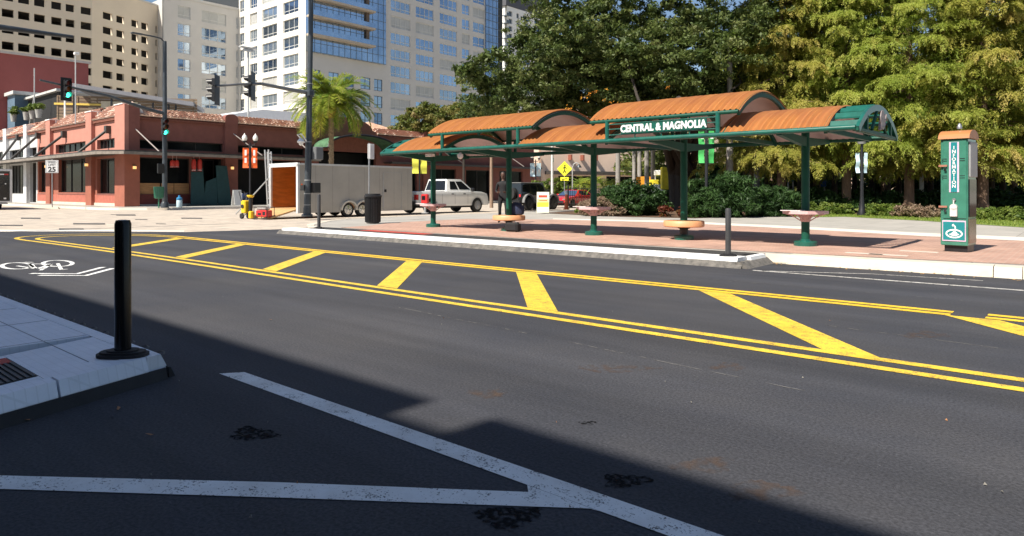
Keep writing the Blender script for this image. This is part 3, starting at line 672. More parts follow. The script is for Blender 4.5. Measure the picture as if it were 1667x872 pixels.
# --- corner restaurant ---
cb=thing('corner_building','one-storey salmon corner building with tiled parapet and dark metal marquee','building',-52.8,19.3,0)
L=PN(19.3);Rr_=PT(-52.8)
opsL=[(-58.7,-54.4,4.48,5.2),(-68.5,-60.6,4.5,5.25),(-73.3,-70.3,4.5,5.25),(-58.7,-54.5,1.06,3.75),(-67.8,-60.6,1.15,3.95),(-73.3,-70.3,1.15,3.9)]
opsR=[(20.1,26.4,4.36,5.03),(27.5,33.8,4.38,4.98),(20.1,23.8,1.03,3.75),(23.95,26.4,.17,3.8),(27.5,33.4,.17,3.85),(35.2,41.6,.17,4.9),(43.2,46.8,.3,3.6),(48.5,52.5,.3,3.6),(54,58,.3,3.6),(59.5,63.8,.3,3.6)]
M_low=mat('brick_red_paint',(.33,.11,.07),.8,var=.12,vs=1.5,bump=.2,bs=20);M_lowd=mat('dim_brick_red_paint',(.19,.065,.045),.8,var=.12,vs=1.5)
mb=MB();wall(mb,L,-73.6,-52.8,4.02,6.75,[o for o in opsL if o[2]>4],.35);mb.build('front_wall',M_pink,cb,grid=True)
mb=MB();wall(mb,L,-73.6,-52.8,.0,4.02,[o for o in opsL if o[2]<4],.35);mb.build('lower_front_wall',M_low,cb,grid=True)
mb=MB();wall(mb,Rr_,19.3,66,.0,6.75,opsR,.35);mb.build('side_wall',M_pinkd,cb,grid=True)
mb=MB();mb.quad((-52.8,66,0),(-73.6,66,0),(-73.6,66,6.7),(-52.8,66,6.7));mb.quad((-73.6,19.3,0),(-73.6,66,0),(-73.6,66,6.7),(-73.6,19.3,6.7));mb.build('rear_wall',M_pinkd,cb,grid=True)
mb=MB();mb.box(-73.5,-53.2,19.7,65.9,6.3,6.5);mb.build('flat_roof',mat('roof_membrane',(.5,.48,.45),.8),cb,grid=True)
mb=MB();mb.box(-73.4,-57.5,24,65.8,.16,6.2);mb.build('interior_block',M_dark,cb,grid=True)
M_gshop=mat('shop_glass',(.008,.009,.010),.12,spec=.14,var=.5,vs=.8)
M_brz=mat('bronze_frame',(.035,.03,.026),.5)
for o in opsL: window(L,o,cb,M_gshop,M_brz,.3,nv=6 if o[2]>4 else 3,nh=1)
for i,o in enumerate(opsR):
    if i in (4,5): continue
    window(Rr_,o,cb,M_gshop,M_brz,.3 if i!=3 else 1.6,nv=3 if i<2 else 2,nh=1)
for i in (4,5):
    a,b,c,d=opsR[i];mb=MB();mb.quad(Rr_.p(a-.3,c,2.5),Rr_.p(b+.3,c,2.5),Rr_.p(b+.3,d,2.5),Rr_.p(a-.3,d,2.5));mb.build('recess_back',M_dark,cb,grid=True)
# salmon base course and concrete foot
for a,b in ((-58.7,-54.5),(-67.8,-60.6),(-73.3,-70.3)): solid('window_sill',L,a,b,.98,1.07,-.06,.3,M_pinkd,cb)
solid('lower_wall_panel',L,-73.6,-54.3,.32,.98,-.03,.01,mat('red_base_paint',(.42,.13,.09),.8,var=.15),cb)
solid('foot_course',L,-73.6,-52.75,.15,.36,-.08,.0,M_concrete,cb);solid('foot_course',Rr_,19.25,26.4,.15,.30,-.06,.0,mat('foot_grey',(.40,.38,.35),.8),cb)
M_ply=mat('plywood',(.38,.20,.08),.7,var=.3,vs=2,stretch=(1,1,6))
for a,b in ((20.15,21.6),(21.7,22.6),(22.65,23.75)): solid('plywood_board',Rr_,a,b,1.06,1.85,.12,.16,M_ply,cb)
solid('lower_wall_panel',Rr_,20.1,23.85,.3,1.0,-.03,.01,mat('dark_red_base',(.13,.025,.02),.7),cb)
# piers and white caps
M_cap=mat('white_cap_plaster',(.86,.84,.80),.8,var=.15,vs=3)
def pier(pl,a,b,top,m,proud=.28,cap=True,depth=1.0,base=.15):
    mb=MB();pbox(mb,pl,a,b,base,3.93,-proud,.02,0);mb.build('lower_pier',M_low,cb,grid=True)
    mb=MB();pbox(mb,pl,a,b,3.931,top,-proud,.02,0)
    mb.build('pier',m,cb,grid=True)
    if pl is L: b=min(b,-52.83)
    # raised wall fin that closes the tile slope, white on its far face
    mb=MB();pbox(mb,pl,a,b,6.5,top,.022,.12,0)
    v=[pl.p(u,z,d) for u in (a,b) for z,d in ((6.5,.122),(top,.122),(top,.9*depth),(6.5,1.3*depth))]
    mb.add(v,[(0,1,2,3),(7,6,5,4),(1,5,6,2),(2,6,7,3),(0,3,7,4)],1)
    pbox(mb,pl,a-.05,b+.05,top,top+.07,-proud-.05,.9*depth,1)
    return mb.build('pier_cap',[m,M_cap],cb,grid=True)
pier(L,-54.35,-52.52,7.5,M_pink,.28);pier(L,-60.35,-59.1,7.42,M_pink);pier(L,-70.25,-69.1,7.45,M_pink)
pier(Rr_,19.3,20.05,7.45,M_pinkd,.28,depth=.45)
def round_pier(a,b,top):
    mb=MB();pbox(mb,Rr_,a,b,.15,top-.25,-.25,.35,0);m_=(a+b)/2;h_=(b-a)/2
    pts=[(m_+h_*math.cos(math.pi*k/10),top-.25+.32*math.sin(math.pi*k/10)) for k in range(11)]
    mb.add([Rr_.p(u,z,-.25) for u,z in pts]+[Rr_.p(u,z,.35) for u,z in pts],[tuple(range(11)),tuple(range(21,10,-1))]+[(k,k+1,12+k,11+k) for k in range(10)],0)
    mb.build('pier',M_pinkd,cb,grid=True)
for a,b in ((26.45,27.5),(33.85,34.9),(47.5,48.4),(58.2,59.3)): round_pier(a,b,7.35)
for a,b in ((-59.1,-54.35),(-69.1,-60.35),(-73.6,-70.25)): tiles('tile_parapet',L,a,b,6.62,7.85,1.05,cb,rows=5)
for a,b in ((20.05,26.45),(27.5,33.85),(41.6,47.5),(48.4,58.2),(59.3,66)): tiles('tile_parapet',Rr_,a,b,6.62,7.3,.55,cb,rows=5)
# arched gable
mb=MB();ctr=38.0;pts=[(34.9,5.0),(34.9,7.0)]+[(ctr-3.1*math.cos(math.pi*k/16),7.0+1.1*math.sin(math.pi*k/16)) for k in range(1,16)]+[(41.1,7.0),(41.6,6.9),(41.6,5.0)]
n=len(pts);mb.add([Rr_.p(u,z,-.12) for u,z in pts]+[Rr_.p(u,z,.5) for u,z in pts],[tuple(range(n)),tuple(range(2*n-1,n-1,-1))]+[(k,(k+1)%n,n+(k+1)%n,n+k) for k in range(n)],0)
mb.build('arched_gable',mat('brown_stucco',(.23,.085,.06),.85,var=.15),cb,grid=True)
mb=MB();ctr=38.3;A=16;v=[]
for d_ in (-.13,-2.6):
    for k in range(A+1):
        a=math.pi*k/A;v.append(Rr_.p(ctr-3.9*math.cos(a),5.05+1.25*math.sin(a),d_))
mb.add(v,[(k,k+1,A+2+k,A+1+k) for k in range(A)],0);mb.build('barrel_awning',mat('green_canvas',(.07,.16,.08),.7,var=.4,vs=3),cb,grid=True)
mb=MB();P_=[Rr_.p(ctr-3.9*math.cos(math.pi*k/A),5.05+1.25*math.sin(math.pi*k/A),-2.62) for k in range(A+1)]
mb.tube(P_,.09,6);mb.tube([P_[0],Rr_.p(ctr-3.9,5.05,-.1)],.05,6);mb.tube([P_[-1],Rr_.p(ctr+3.9,5.05,-.1)],.05,6);mb.build('awning_frame',M_black,cb,grid=True)
# marquee round the corner
mq=[(-88,17.25),(-52.6,17.25),(-50.75,18.4),(-50.75,34.0),(-52.79,34.0),(-52.79,19.29),(-88,19.29)]
mb=MB();mb.prism(mq,3.93,4.12);mq_o=mb.build('marquee',M_marq,cb,grid=True)
mb=MB();mb.prism([(-88,17.15),(-52.5,17.15),(-50.65,18.3),(-50.65,34),(-50.74,34),(-50.74,18.35),(-52.55,17.24),(-88,17.24)],3.82,4.02);mb.build('marquee_edge',M_marqd,mq_o,grid=True)
mb=MB();mb.box(-51.9,-51.5,42.5,66,3.9,4.1);mb.box(-52.78,-51.8,42.5,66,3.95,4.05);mb.build('rear_marquee',M_marq,cb,grid=True)
for px,py,qx,qy in ((172,211,128,246),(101,219,56,250),(59,221,18,252),(27,224,0,256)):
    a=FN(19.0,px,py);b=FN(17.6,qx,qy);mb=MB();mb.tube([(a[0],19.0,a[1]-.1),(b[0],17.6,4.15)],.10,6);mb.box(a[0]-.22,a[0]+.22,18.95,19.3,a[1]-.25,a[1]+.3)
    mb.build('marquee_strut',M_marq,cb,grid=True)
for a,z_,b in ((19.6,6.0,20.8),(26.9,6.1,28.8),(33,5.7,33.8),(44,5.8,45.5),(50,5.9,52),(60,5.9,62)):
    mb=MB();mb.tube([Rr_.p(a,z_,-.02),Rr_.p(b,4.12,-1.7)],.045,6);mb.build('hanger_rod',mat('pale_rod',(.42,.36,.33),.5),cb,grid=True)
# sconces
M_warm=mat('warm_lamp',(1,.55,.2),.5,emit=.7)
for pl,u,z_ in ((L,-59.7,3.3),(Rr_,19.65,2.95),(Rr_,26.95,3.1),(L,-69.6,3.4)):
    mb=MB();c=pl.p(u,z_,-.42);mb.lathe([(.02,-.17),(.10,-.14),(.11,.12),(.13,.16),(.02,.2)],c,10,mi=0);o=mb.build('wall_lantern',M_black,cb,grid=True)
    mb=MB();c=pl.p(u,z_,-.42);mb.lathe([(.06,-.12),(.115,-.1),(.118,.1),(.06,.12)],c,10);mb.build('lantern_glass',M_warm,o,grid=True)
# --- grey shop next door ---
gs=thing('shop_building','grey painted shop with tiled parapet left of the salmon corner building','building',-80,19.3,0)
ops=[(-76.0,-73.9,4.5,5.3),(-82.7,-76.9,4.5,5.3),(-90,-83.9,4.5,5.3),(-75.9,-74.0,.2,3.9),(-82.7,-77,1,3.8),(-90,-83.9,.2,3.9)]
mb=MB();wall(mb,L,-89.95,-73.62,0,6.75,ops,.35);mb.box(-89.95,-73.62,19.7,40,0,6.3);mb.build('wall',M_gstuc,gs,grid=True)
for o in ops: window(L,o,gs,M_gshop,M_brz,.3,nv=5,nh=1)
for a,b in ((-76.9,-75.95),(-83.9,-82.8)):
    mb=MB();pbox(mb,L,a,b,.15,7.4,-.28,.02);pbox(mb,L,a,b,6.5,7.4,.022,1.2);pbox(mb,L,a-.05,b+.05,7.4,7.5,-.3,1.2);mb.build('pier',mat('white_pier_plaster',(.66,.66,.66),.8),gs,grid=True)
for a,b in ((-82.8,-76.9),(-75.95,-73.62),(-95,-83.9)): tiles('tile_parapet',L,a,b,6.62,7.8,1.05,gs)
# --- rooftop bar on the corner building ---
rb_=thing('rooftop_pavilion','rooftop bar with grey canopy roof and wooden slat walls above the corner building','pavilion',-60,26,6.5)
a=FT(-60,118,134);b=FT(-60,312,166)
M_can=mat('grey_canopy_metal',(.19,.19,.21),.5,var=.1)
cA=(-68.3,20.5,10.75);cB=(-62.4,28.4,9.35);mb=MB();mb.add([cA,cB,(-70,33,9.7),(-77,25.5,10.9),(cA[0],cA[1],10.4),(cB[0],cB[1],9.0),(-70,33,9.35),(-77,25.5,10.5)],[(0,1,2,3),(7,6,5,4),(0,4,5,1),(1,5,6,2),(2,6,7,3),(3,7,4,0)])
mb.build('canopy_roof',M_can,rb_,grid=True)
M_slat=mat('weathered_slat_wood',(.21,.15,.10),.8,var=.35,vs=2,stretch=(1,1,8))
wl=math.hypot(6.9,9.2);PS=Pl(-70.3,19.9,6.9/wl,9.2/wl,-9.2/wl,6.9/wl)
mb=MB()
for k in range(12): pbox(mb,PS,0,11.6,6.6+.27*k,6.6+.27*k+.23-.0,.0,.04)
for k in range(8): pbox(mb,PS,1.6*k,1.6*k+.1,6.5,9.75,-.05,-.01)
mb.build('slat_wall',M_slat,rb_,grid=True)
mb=MB();pbox(mb,PS,-.2,6.0,8.95,9.12,-.1,-.055);pbox(mb,PS,3.9,9.5,8.55,8.66,-.1,-.055);mb.build('yellow_fascia',mat('yellow_paint',(.75,.52,.10),.6),rb_,grid=True)
mb=MB();pbox(mb,PS,3.6,6.6,8.75,9.35,-.16,-.105);mb.build('cream_panel',mat('cream_board',(.6,.52,.38),.7),rb_,grid=True)
for q in (1.6,4.6,8.0,9.3,9.9):
    mb=MB();pbox(mb,PS,q,q+.14,6.5,9.9-.08*q,-.9,-.76);mb.build('canopy_post',M_black,rb_,grid=True)
mb=MB();pbox(mb,PS,1.0,1.12,6.5,10.0,-1.2,-1.08);mb.build('white_post',M_white,rb_,grid=True)
mb=MB()
for k in range(12): pbox(mb,PS,9.5+.28*k,9.53+.28*k,6.5,8.2,-.7,-.66)
pbox(mb,PS,9.4,12.8,8.16,8.24,-.72,-.64);mb.build('railing',M_black,rb_,grid=True)
# blue-grey rooftop container and dark terrace on the left
bt=thing('rooftop_room','blue rooftop room with a flat roof behind the tiled parapet','building',-80,24,6.5)
a1=FN(20.8,24,183)
mb=MB();mb.box(-89.9,a1[0],20.8,26,6.4,FN(20.8,10,158)[1]);mb.build('wall',mat('blue_panel',(.10,.16,.22),.6,var=.2,stretch=(1,1,6)),bt,grid=True)
mb=MB();zt=FN(20.8,10,158)[1];mb.box(-89.9,a1[0]+.6,20.5,26.5,zt,zt+.35);mb.build('roof',mat('pale_fascia',(.5,.5,.48),.7),bt,grid=True)
dk=thing('terrace_shade','dark open terrace structure behind potted plants','terrace',-74,26,6.5)
mb=MB();a0=FN(22.0,28,180)[0];a1=FN(22.0,96,160)[0];zt=FN(22,60,159)[1];mb.box(a0,a1,22,22.2,6.4,zt);mb.build('dark_screen',M_dark,dk,grid=True)
mb=MB();mb.box(a0-.5,a1+.6,21.6,25,zt,zt+.22);mb.build('terrace_roof',mat('pale_fascia',(.5,.5,.48)),dk,grid=True)
# --- dark red block behind ---
dr=thing('red_block_building','plain dark red windowless block behind the tiled roofs','building',-92,45,0)
e=FT(-90,144,150)[0]
mb=MB();mb.box(-112,-90,19.4,e,0,16.2);mb.build('wall',mat('maroon_stucco',(.30,.085,.075),.9,var=.08,vs=.4),dr,grid=True)
mb=MB();mb.box(-112.2,-89.8,19.2,e+.2,16.2,16.45);mb.build('coping',mat('pale_coping',(.5,.44,.40),.8),dr,grid=True)
# --- parking garage block ---
M_beige=mat('beige_precast',(.64,.55,.43),.85,var=.05,vs=.15)
M_beige2=mat('pale_beige_precast',(.54,.52,.49),.85,var=.05,vs=.15)
ga=thing('parking_garage','beige multi-storey parking garage with rows of small dark openings','building',-154,45,0)
T1=-153.8
def uz(px,py): return FT(T1,px,py)
zr=[];base=uz(12,72)[1]
colpx=[(-52,-34),(-26,-8),(3,22.5),(29.5,48.5),(55.5,73.5),(83.5,100.5),(107,121.5)]
rowz=[]
zc=uz(12,74)[1];st=uz(12,47.5)[1]-zc
ops=[]
for k in range(-7,4):
    z0=zc+st*k-.75;z1=zc+st*k+.75
    rowz.append((z0,z1+ (1.0 if k==99 else 0)))
for a,b in colpx:
    n0,n1=FT(T1,a,50)[0],FT(T1,b,50)[0]
    for z0,z1 in rowz: ops.append((n0,n1,z0,z1))
nend=FT(T1,150,50)[0]
n0,n1=FT(T1,131.5,50)[0],FT(T1,149.5,50)[0]
for z0,z1 in rowz: ops.append((n0,n1-.05,z0,z1))
P1=PT(T1);mb=MB();wall(mb,P1,FT(T1,-200,50)[0],nend,0,46,ops,.5)
dl=math.hypot(.3855,.986);P2=Pl(T1,nend,-.3855/dl,.986/dl,-.986/dl,-.3855/dl)
def u2(px):
    a=(px-CX)/F;dt=c0*a-s0;dn=s0*a+c0;q=dt/dn   # t=q*n
    return (q*nend-T1)/(P2.a[2]-q*P2.a[3])
ops2=[]
for a,b in ((167.5,183),(189.5,202),(214,224.5),(230,241),(253,256),(258,267)):
    for z0,z1 in rowz: ops2.append((u2(a),u2(b),z0,z1))
wall(mb,P2,0,u2(269),0,42.6,ops2,.5);mb.build('wall',M_beige,ga,grid=True)
mb=MB();mb.box(-185,T1-6,FT(T1,-200,50)[0],nend+14,0,41.3);mb.build('dark_core',M_dark,ga,grid=True)
mb=MB()
for z0,z1 in rowz: mb.box(T1-6,T1-.55,FT(T1,-200,50)[0],nend,z0-1.1,z0-.85)
mb.build('parking_deck',mat('deck_concrete',(.2,.19,.17),.9),ga,grid=True)
mb=MB();pbox(mb,P1,FT(T1,-200,50)[0],nend,46,46.35,-.15,.6);pbox(mb,P2,0,u2(269),42.6,42.95,-.15,.6);mb.build('coping',M_beige2,ga,grid=True)
# --- office courtyard wing + white wing + tower ---
M_bg=mat('blue_reflective_glass',(.30,.40,.54),.05,metal=.92,var=.35,vs=.06,col2=(.58,.68,.80))
M_bg2=mat('dark_blue_glass',(.10,.14,.20),.05,metal=.85,var=.5,vs=.08,col2=(.28,.38,.52))
M_bg3=mat('hazy_blue_glass',(.42,.50,.58),.12,metal=.8,var=.25,vs=.1)
M_bl=mat('lowered_blinds',(.42,.42,.40),.35,var=.15,vs=.3,spec=.6)
rw=random.Random(2)
M_fr=mat('pale_mullion',(.55,.55,.53),.5)
M_frd=mat('dark_mullion',(.10,.13,.16),.5)
of=thing('office_tower','large beige and white office tower with blue glass behind the corner building','building',-140,90,0)
T2=-156.8;n_c=82.3
P3=PT(T2);fz=3.95
def rows(z0,h,n,st=fz): return [(z0+st*k,z0+st*k+h) for k in range(n)]
zc=FT(T2,300,100)[1]
R3=[r for r in rows(FT(T2,300,87)[1]-fz*5,2.75,8)]
ops=[]
for a,b in ((289,310),(328,368),(384.5,387.8)):
    for z0,z1 in R3: ops.append((FT(T2,a,90)[0],FT(T2,b,90)[0],z0,z1))
mb=MB();n_s=FT(T2,266,90)[0];wall(mb,P3,n_s,n_c,0,44.6,ops,.25);mb.build('courtyard_wall',M_beige2,of,grid=True)
for i,o in enumerate(ops): window(P3,o,of,rw.choice([M_bg,M_bg,M_bg3,M_bg2,M_bl]),M_fr,.2,nv=3 if o[1]-o[0]>4 else 2,nh=2,fw=.12)
mb=MB();pbox(mb,P3,n_s,n_c,44.6,45.2,-.2,.6);mb.build('parapet',M_beige2,of,grid=True)
mb=MB();pbox(mb,P3,n_s+.3,n_s+6,45.2,49,1.0,1.3);mb.build('terrace_glass',M_bg2,of,grid=True)
t_o=FN(n_c,497.5,100)[0];P4=PN(n_c);M_whitew=mat('white_precast',(.80,.76,.68),.8,var=.04,vs=.2)
z_r=FN(n_c,473,168)[1]
R4=[r for r in rows(z_r-fz*5,2.75,13)]
ops=[]
for a,b in ((390.5,398),(407,419),(427,451),(461,486)):
    for z0,z1 in R4: ops.append((FN(n_c,a,90)[0],FN(n_c,b,90)[0],z0,z1))
mb=MB();wall(mb,P4,T2,t_o,0,66,ops,.35);mb.build('sunlit_wall',M_whitew,of,grid=True)
for i,o in enumerate(ops): window(P4,o,of,rw.choice([M_bg2,M_bg2,M_bg2,M_bg3,M_bl]),M_fr,.3,nv=3,nh=2,fw=.12)
T3=t_o;P5=PT(T3)
u=lambda px:FT(T3,px,100)[0]
gz=FT(T3,512,86)[1]      # underside of the glass volume
z5=FT(T3,652,157)[1]
R5=[r for r in rows(z5-fz*.5-1.35-fz*3,2.75,14)]
ops=[];o5=[]
for a,b in ((636,668),(677,706),(716,744),(752,764.5),(770,789)):
    for z0,z1 in R5: ops.append((u(a),u(b),z0,z1))
for a,b in ((512,521.5),(535,551.5),(559,576),(587,603),(609,622.5)):
    for z0,z1 in R5:
        if z1<gz-.8: ops.append((u(a),u(b),z0,z1))
nT=u(789.5)
mb=MB();wall(mb,P5,n_c,nT,0,66,ops,.3);mb.build('street_wall',M_beige2,of,grid=True)
for i,o in enumerate(ops): window(P5,o,of,rw.choice([M_bg,M_bg,M_bg,M_bg3,M_bg3,M_bl]) if o[0]>u(630) else rw.choice([M_bg2,M_bg2,M_bg3]),M_fr if o[0]>u(630) else M_frd,.22,nv=4 if o[1]-o[0]>5 else 2,nh=2,fw=.13)
# dark core closes the tower
mb=MB();mb.box(T2-20,T2-.6,n_s,n_c+40,0,44);mb.build('courtyard_core',M_beige2,of,grid=True);mb=MB();mb.box(T2,T3-.6,n_c+.6,nT+8,0,65.5);mb.box(T2-20,T3-2,n_c+.6,nT,0,65.8);mb.build('core',mat('core_dark',(.03,.035,.04),.7),of,grid=True)
# curtain wall volume
ga0,ga1=u(512),u(624)
mb=MB();mb.box(T3-.0,T3+1.0,n_c+.02,ga1,gz,66);cw=mb.build('glass_volume',M_bg,of,grid=True)
mb=MB()
k=ga0
nn=n_c+.02
while nn<ga1: mb.box(T3+1.0,T3+1.06,nn-.04,nn+.04,gz,66);nn+=1.55
zz=gz
while zz<66: mb.box(T3+1.0,T3+1.05,n_c+.02,ga1,zz-.05,zz+.05);zz+=1.98
mb.build('mullion',M_frd,cw,grid=True)
for k in range(5):
    zs_=FT(T3+1,530,64-0)[1]+fz*k
    mb=MB();mb.box(T3+1.07,T3+2.7,n_c-.5,u(600),zs_,zs_+.45);o_=mb.build('balcony_slab',mat('slab_tan',(.45,.38,.30),.8),cw,grid=True)
    mb=MB();mb.box(T3+2.62,T3+2.68,n_c-.5,u(600),zs_+.46,zs_+1.5);mb.build('balcony_glass',M_bg,o_,grid=True)
mb=MB();mb.box(T3+1.07,T3+1.5,u(590),u(595),gz+4,66);mb.build('dark_fin',mat('dark_brown_fin',(.12,.09,.07),.6),cw,grid=True)
# glass corner at the right end
mb=MB();mb.box(T3-8,T3+.4,nT+.02,u(809),0,66);c2=mb.build('glass_corner',M_bg,of,grid=True)
mb=MB();zz=1.0
while zz<66: mb.box(T3-8.1,T3+.5,nT+.03,u(811),zz,zz+.12);zz+=1.98
nn=nT+1.2
while nn<u(809): mb.box(T3+.4,T3+.46,nn-.05,nn+.05,0,66);nn+=1.6
mb.build('mullion',M_frd,c2,grid=True)
# --- far white apartment tower ---
ft=thing('apartment_tower','distant white apartment tower with dark balconies behind the oak crown','building',*DP(850,310,300)[:2],0)
tc_,nc_,_=DP(823,310,300)
PF=PT(tc_);uu=lambda px:FT(tc_,px,50)[0];zt_=FT(tc_,823,8)[1]
ops=[]
for a,b in ((828,834),(841,845),(851,864),(870,880)):
    for k in range(14):
        z1=zt_-2-3.3*k;ops.append((uu(a),uu(b),z1-2.3,z1))
mb=MB();wall(mb,PF,uu(825),uu(900),0,zt_,ops,1.0);mb.box(tc_-20,tc_-1.01,uu(825),uu(900),0,zt_);mb.build('wall',mat('white_tower_paint',(.78,.76,.72),.8),ft,grid=True)
mb=MB();mb.box(tc_-3,tc_+.3,uu(823),uu(845),zt_,zt_+2.4);mb.box(tc_-6,tc_-2,uu(831),uu(900),zt_,zt_+12);mb.build('penthouse',mat('dark_roof_storey',(.08,.08,.09),.7),ft,grid=True)
for i,o in enumerate(ops): window(PF,o,ft,M_bg2,M_frd,.8,nv=2,nh=1,fw=.2)
for k in range(15):
    z1=zt_-2-3.3*k-2.7;mb=MB();mb.box(tc_-1.5,tc_+1.2,uu(821.5),uu(827),z1,z1+.3);mb.box(tc_+1.1,tc_+1.2,uu(821.5),uu(827),z1+.3,z1+1.3);mb.build('balcony',M_frd,ft,grid=True)
# --- white membrane roof behind the tile parapet ---
wr=thing('white_roof_pavilion','low white sloping metal roof showing above the tiled parapet','roof',-66,30,6.5)
q=[(360,188),(428,178),(500,184),(500,206),(360,206)]
a=[FT(-64,x,y_) for x,y_ in q]
mb=MB();mb.add([(-64,p[0],p[1]) for p in a]+[(-72,p[0]+1,p[1]+.4) for p in a],[tuple(range(5)),(9,8,7,6,5)]+[(k,(k+1)%5,5+(k+1)%5,5+k) for k in range(5)]);mb.build('white_roof',mat('white_metal_roof',(.75,.75,.76),.5,var=.05),wr,grid=True)
# --- pinkish hip roof behind the gable and beige theatre building further on ---
hp=thing('tiled_hip_roof','pale tiled hip roof beyond the arched gable','roof',-60,47,6)
a=[FT(-58,x,y_) for x,y_ in ((598,212),(604,197),(640,196),(652,214))]
mb=MB();mb.add([(-58,a[0][0],a[0][1]),(-61,a[1][0]+1,a[1][1]),(-61,a[2][0]-1,a[2][1]),(-58,a[3][0],a[3][1]),(-64,a[3][0],6.5),(-64,a[0][0],6.5)],[(0,1,2,3),(2,1,5,4),(0,5,1),(3,2,4),(0,3,4,5)]);mb.build('roof_slope',mat('faded_tile',(.55,.33,.22),.8,var=.3,vs=2),hp,grid=True)
bb=thing('beige_building','plain beige building with dark shopfronts beyond the red building','building',-50,68,0)
n0=67.5;ops=[(70,76,.3,3.2),(77.5,84,.3,3.2),(86,93,.3,3.2),(95,104,.3,3.2)]
PB=Pl(-52.8,n0,.36,.933,-.933,.36);ops=[(a-n0,b-n0,c,d) for a,b,c,d in ops];mb=MB();wall(mb,PB,0,75,0,12,ops,.5)
A_,B_,C_,D_=PB.p(0,0,.6),PB.p(75,0,.6),PB.p(75,0,25),PB.p(0,0,25);mb.prism([A_[:2],B_[:2],C_[:2],D_[:2]],0,11.8);mb.build('wall',mat('tan_stucco',(.74,.57,.45),.85,var=.06,vs=.5),bb,grid=True)
for o in ops: window(PB,o,bb,M_gshop,M_brz,.4,nv=4)
mb=MB();pbox(mb,PB,.5,50,3.35,3.75,-2.2,-.02);mb.build('shop_canopy',M_marq,bb,grid=True)
for px,py in ((938,280),(960,278),(985,276)):
    q=[(px-890)*.085,5.9];mb=MB();pbox(mb,PB,q[0]-.1,q[0]+.1,q[1]-.7,q[1],-.7,-.01);mb.build('wall_bracket',mat('rust_bracket',(.25,.08,.05),.7),bb,grid=True)
# building across the park, glimpsed on the right
pb=thing('brown_building','dim brown brick building glimpsed between the trunks on the right','building',20,80,0)
A1=G(1440,322);tA,nA,_=DP(1500,310,78);tB,nB,_=DP(1800,310,78)
mb=MB();mb.prism([(tA,nA),(tB,nB),(tB+5,nB+12),(tA+5,nA+12)],0,9);mb.build('wall',mat('brown_brick',(.22,.13,.10),.85,var=.3,vs=1.5),pb,grid=True)
ddx=(tB-tA);ddy=(nB-nA);LL=math.hypot(ddx,ddy);PW=Pl(tA,nA,ddx/LL,ddy/LL,-ddy/LL,ddx/LL)
for k in range(5):
    for zz in (.6,4.2):
        mb=MB();u0_=1.2+k*4;pbox(mb,PW,u0_,u0_+2.4,zz,zz+2.2,-.05,.02,0);o_=mb.build('window',M_gshop,pb,grid=True)
        mb=MB();pbox(mb,PW,u0_+1.15,u0_+1.25,zz,zz+2.2,-.08,-.052,0);pbox(mb,PW,u0_,u0_+2.4,zz+1.05,zz+1.12,-.08,-.052,0);pbox(mb,PW,u0_-.1,u0_+2.5,zz-.15,zz-.02,-.12,.02,0);mb.build('window_frame',M_fr,o_,grid=True)
# near-side building that shades the foreground (stands behind the camera)
nb=thing('near_building','long low building behind the photographer that shades the near lane','building',10,-10,0)
Hn=7.97
PNn=Pl(0,-4,1,0,0,-1)
ops=[(-20+5*k,-16.5+5*k,.9,3.4) for k in range(16)]+[(-20+5*k,-17+5*k,4.6,6.2) for k in range(16)]
mb=MB();wall(mb,PNn,-23,62,0,Hn-.39,ops,.25)
mb.box(-23,-3.60,-4.25,-4.0,Hn-.39,Hn);mb.box(-3.12,62,-4.25,-4.0,Hn-.39,Hn)
mb.quad((-23,-4,0),(-23,-22,0),(-23,-22,7.2),(-23,-4,7.2));mb.quad((62,-4,0),(62,-22,0),(62,-22,7.2),(62,-4,7.2));mb.quad((-23,-22,0),(62,-22,0),(62,-22,7.2),(-23,-22,7.2))
mb.build('wall',mat('grey_brown_stucco',(.30,.27,.24),.85,var=.1),nb,grid=True)
mb=MB();mb.box(-22.9,61.9,-21.9,-4.3,6.9,7.1);mb.build('roof',mat('roof_membrane',(.5,.48,.45)),nb,grid=True)
for o in ops: window(PNn,o,nb,M_gshop,M_brz,.2,nv=2)
# ---------------- vehicles ----------------
RV=math.pi/2          # vehicles point across the street frame (+n)
M_tyre=mat('tyre_rubber',(.018,.018,.018),.8,var=.3,vs=20)
M_rim=mat('alloy_rim',(.45,.45,.46),.3,metal=.8,var=.2)
M_rimd=mat('dark_rim',(.05,.05,.05),.4,metal=.5)
def wheel(x,y,r,wd,parent,rim,spokes=6,side=None):
    s=1 if y>0 else -1
    mb=MB();mb.lathe([(r*.62,-wd/2),(r*.93,-wd/2),(r,-wd/2+.03),(r,wd/2-.03),(r*.93,wd/2),(r*.62,wd/2)],(x,y,r),24,axis='y')
    w_=mb.build('wheel',M_tyre,parent,smooth=True)
    mb=MB();o=y+s*wd/2
    mb.lathe([(r*.56,-.01),(r*.63,-.01),(r*.63,.01),(r*.56,.01)],(x,o+s*.006,r),24,axis='y')
    mb.lathe([(.001,-.005),(r*.18,-.005),(r*.18,.012),(.001,.012)],(x,o-s*.0,r),12,axis='y')
    mb.lathe([(.001,-.002),(r*.55,-.002),(r*.55,.002),(.001,.002)],(x,o-s*.05,r),20,axis='y',mi=1)
    for k in range(spokes):
        a=2*math.pi*k/spokes+.3;c_,s_=math.cos(a),math.sin(a);p=[(x+r*.1*c_,o,r+r*.1*s_),(x+r*.58*c_,o,r+r*.58*s_)]
        mb.tube(p,[.045,.03],5)
    mb.build('rim',[rim,M_black],w_,smooth=True);return w_
def arch(cx,r,z0,n=10): return [(cx-r*math.cos(math.pi*k/n),z0+r*math.sin(math.pi*k/n)*.95) for k in range(n+1)]
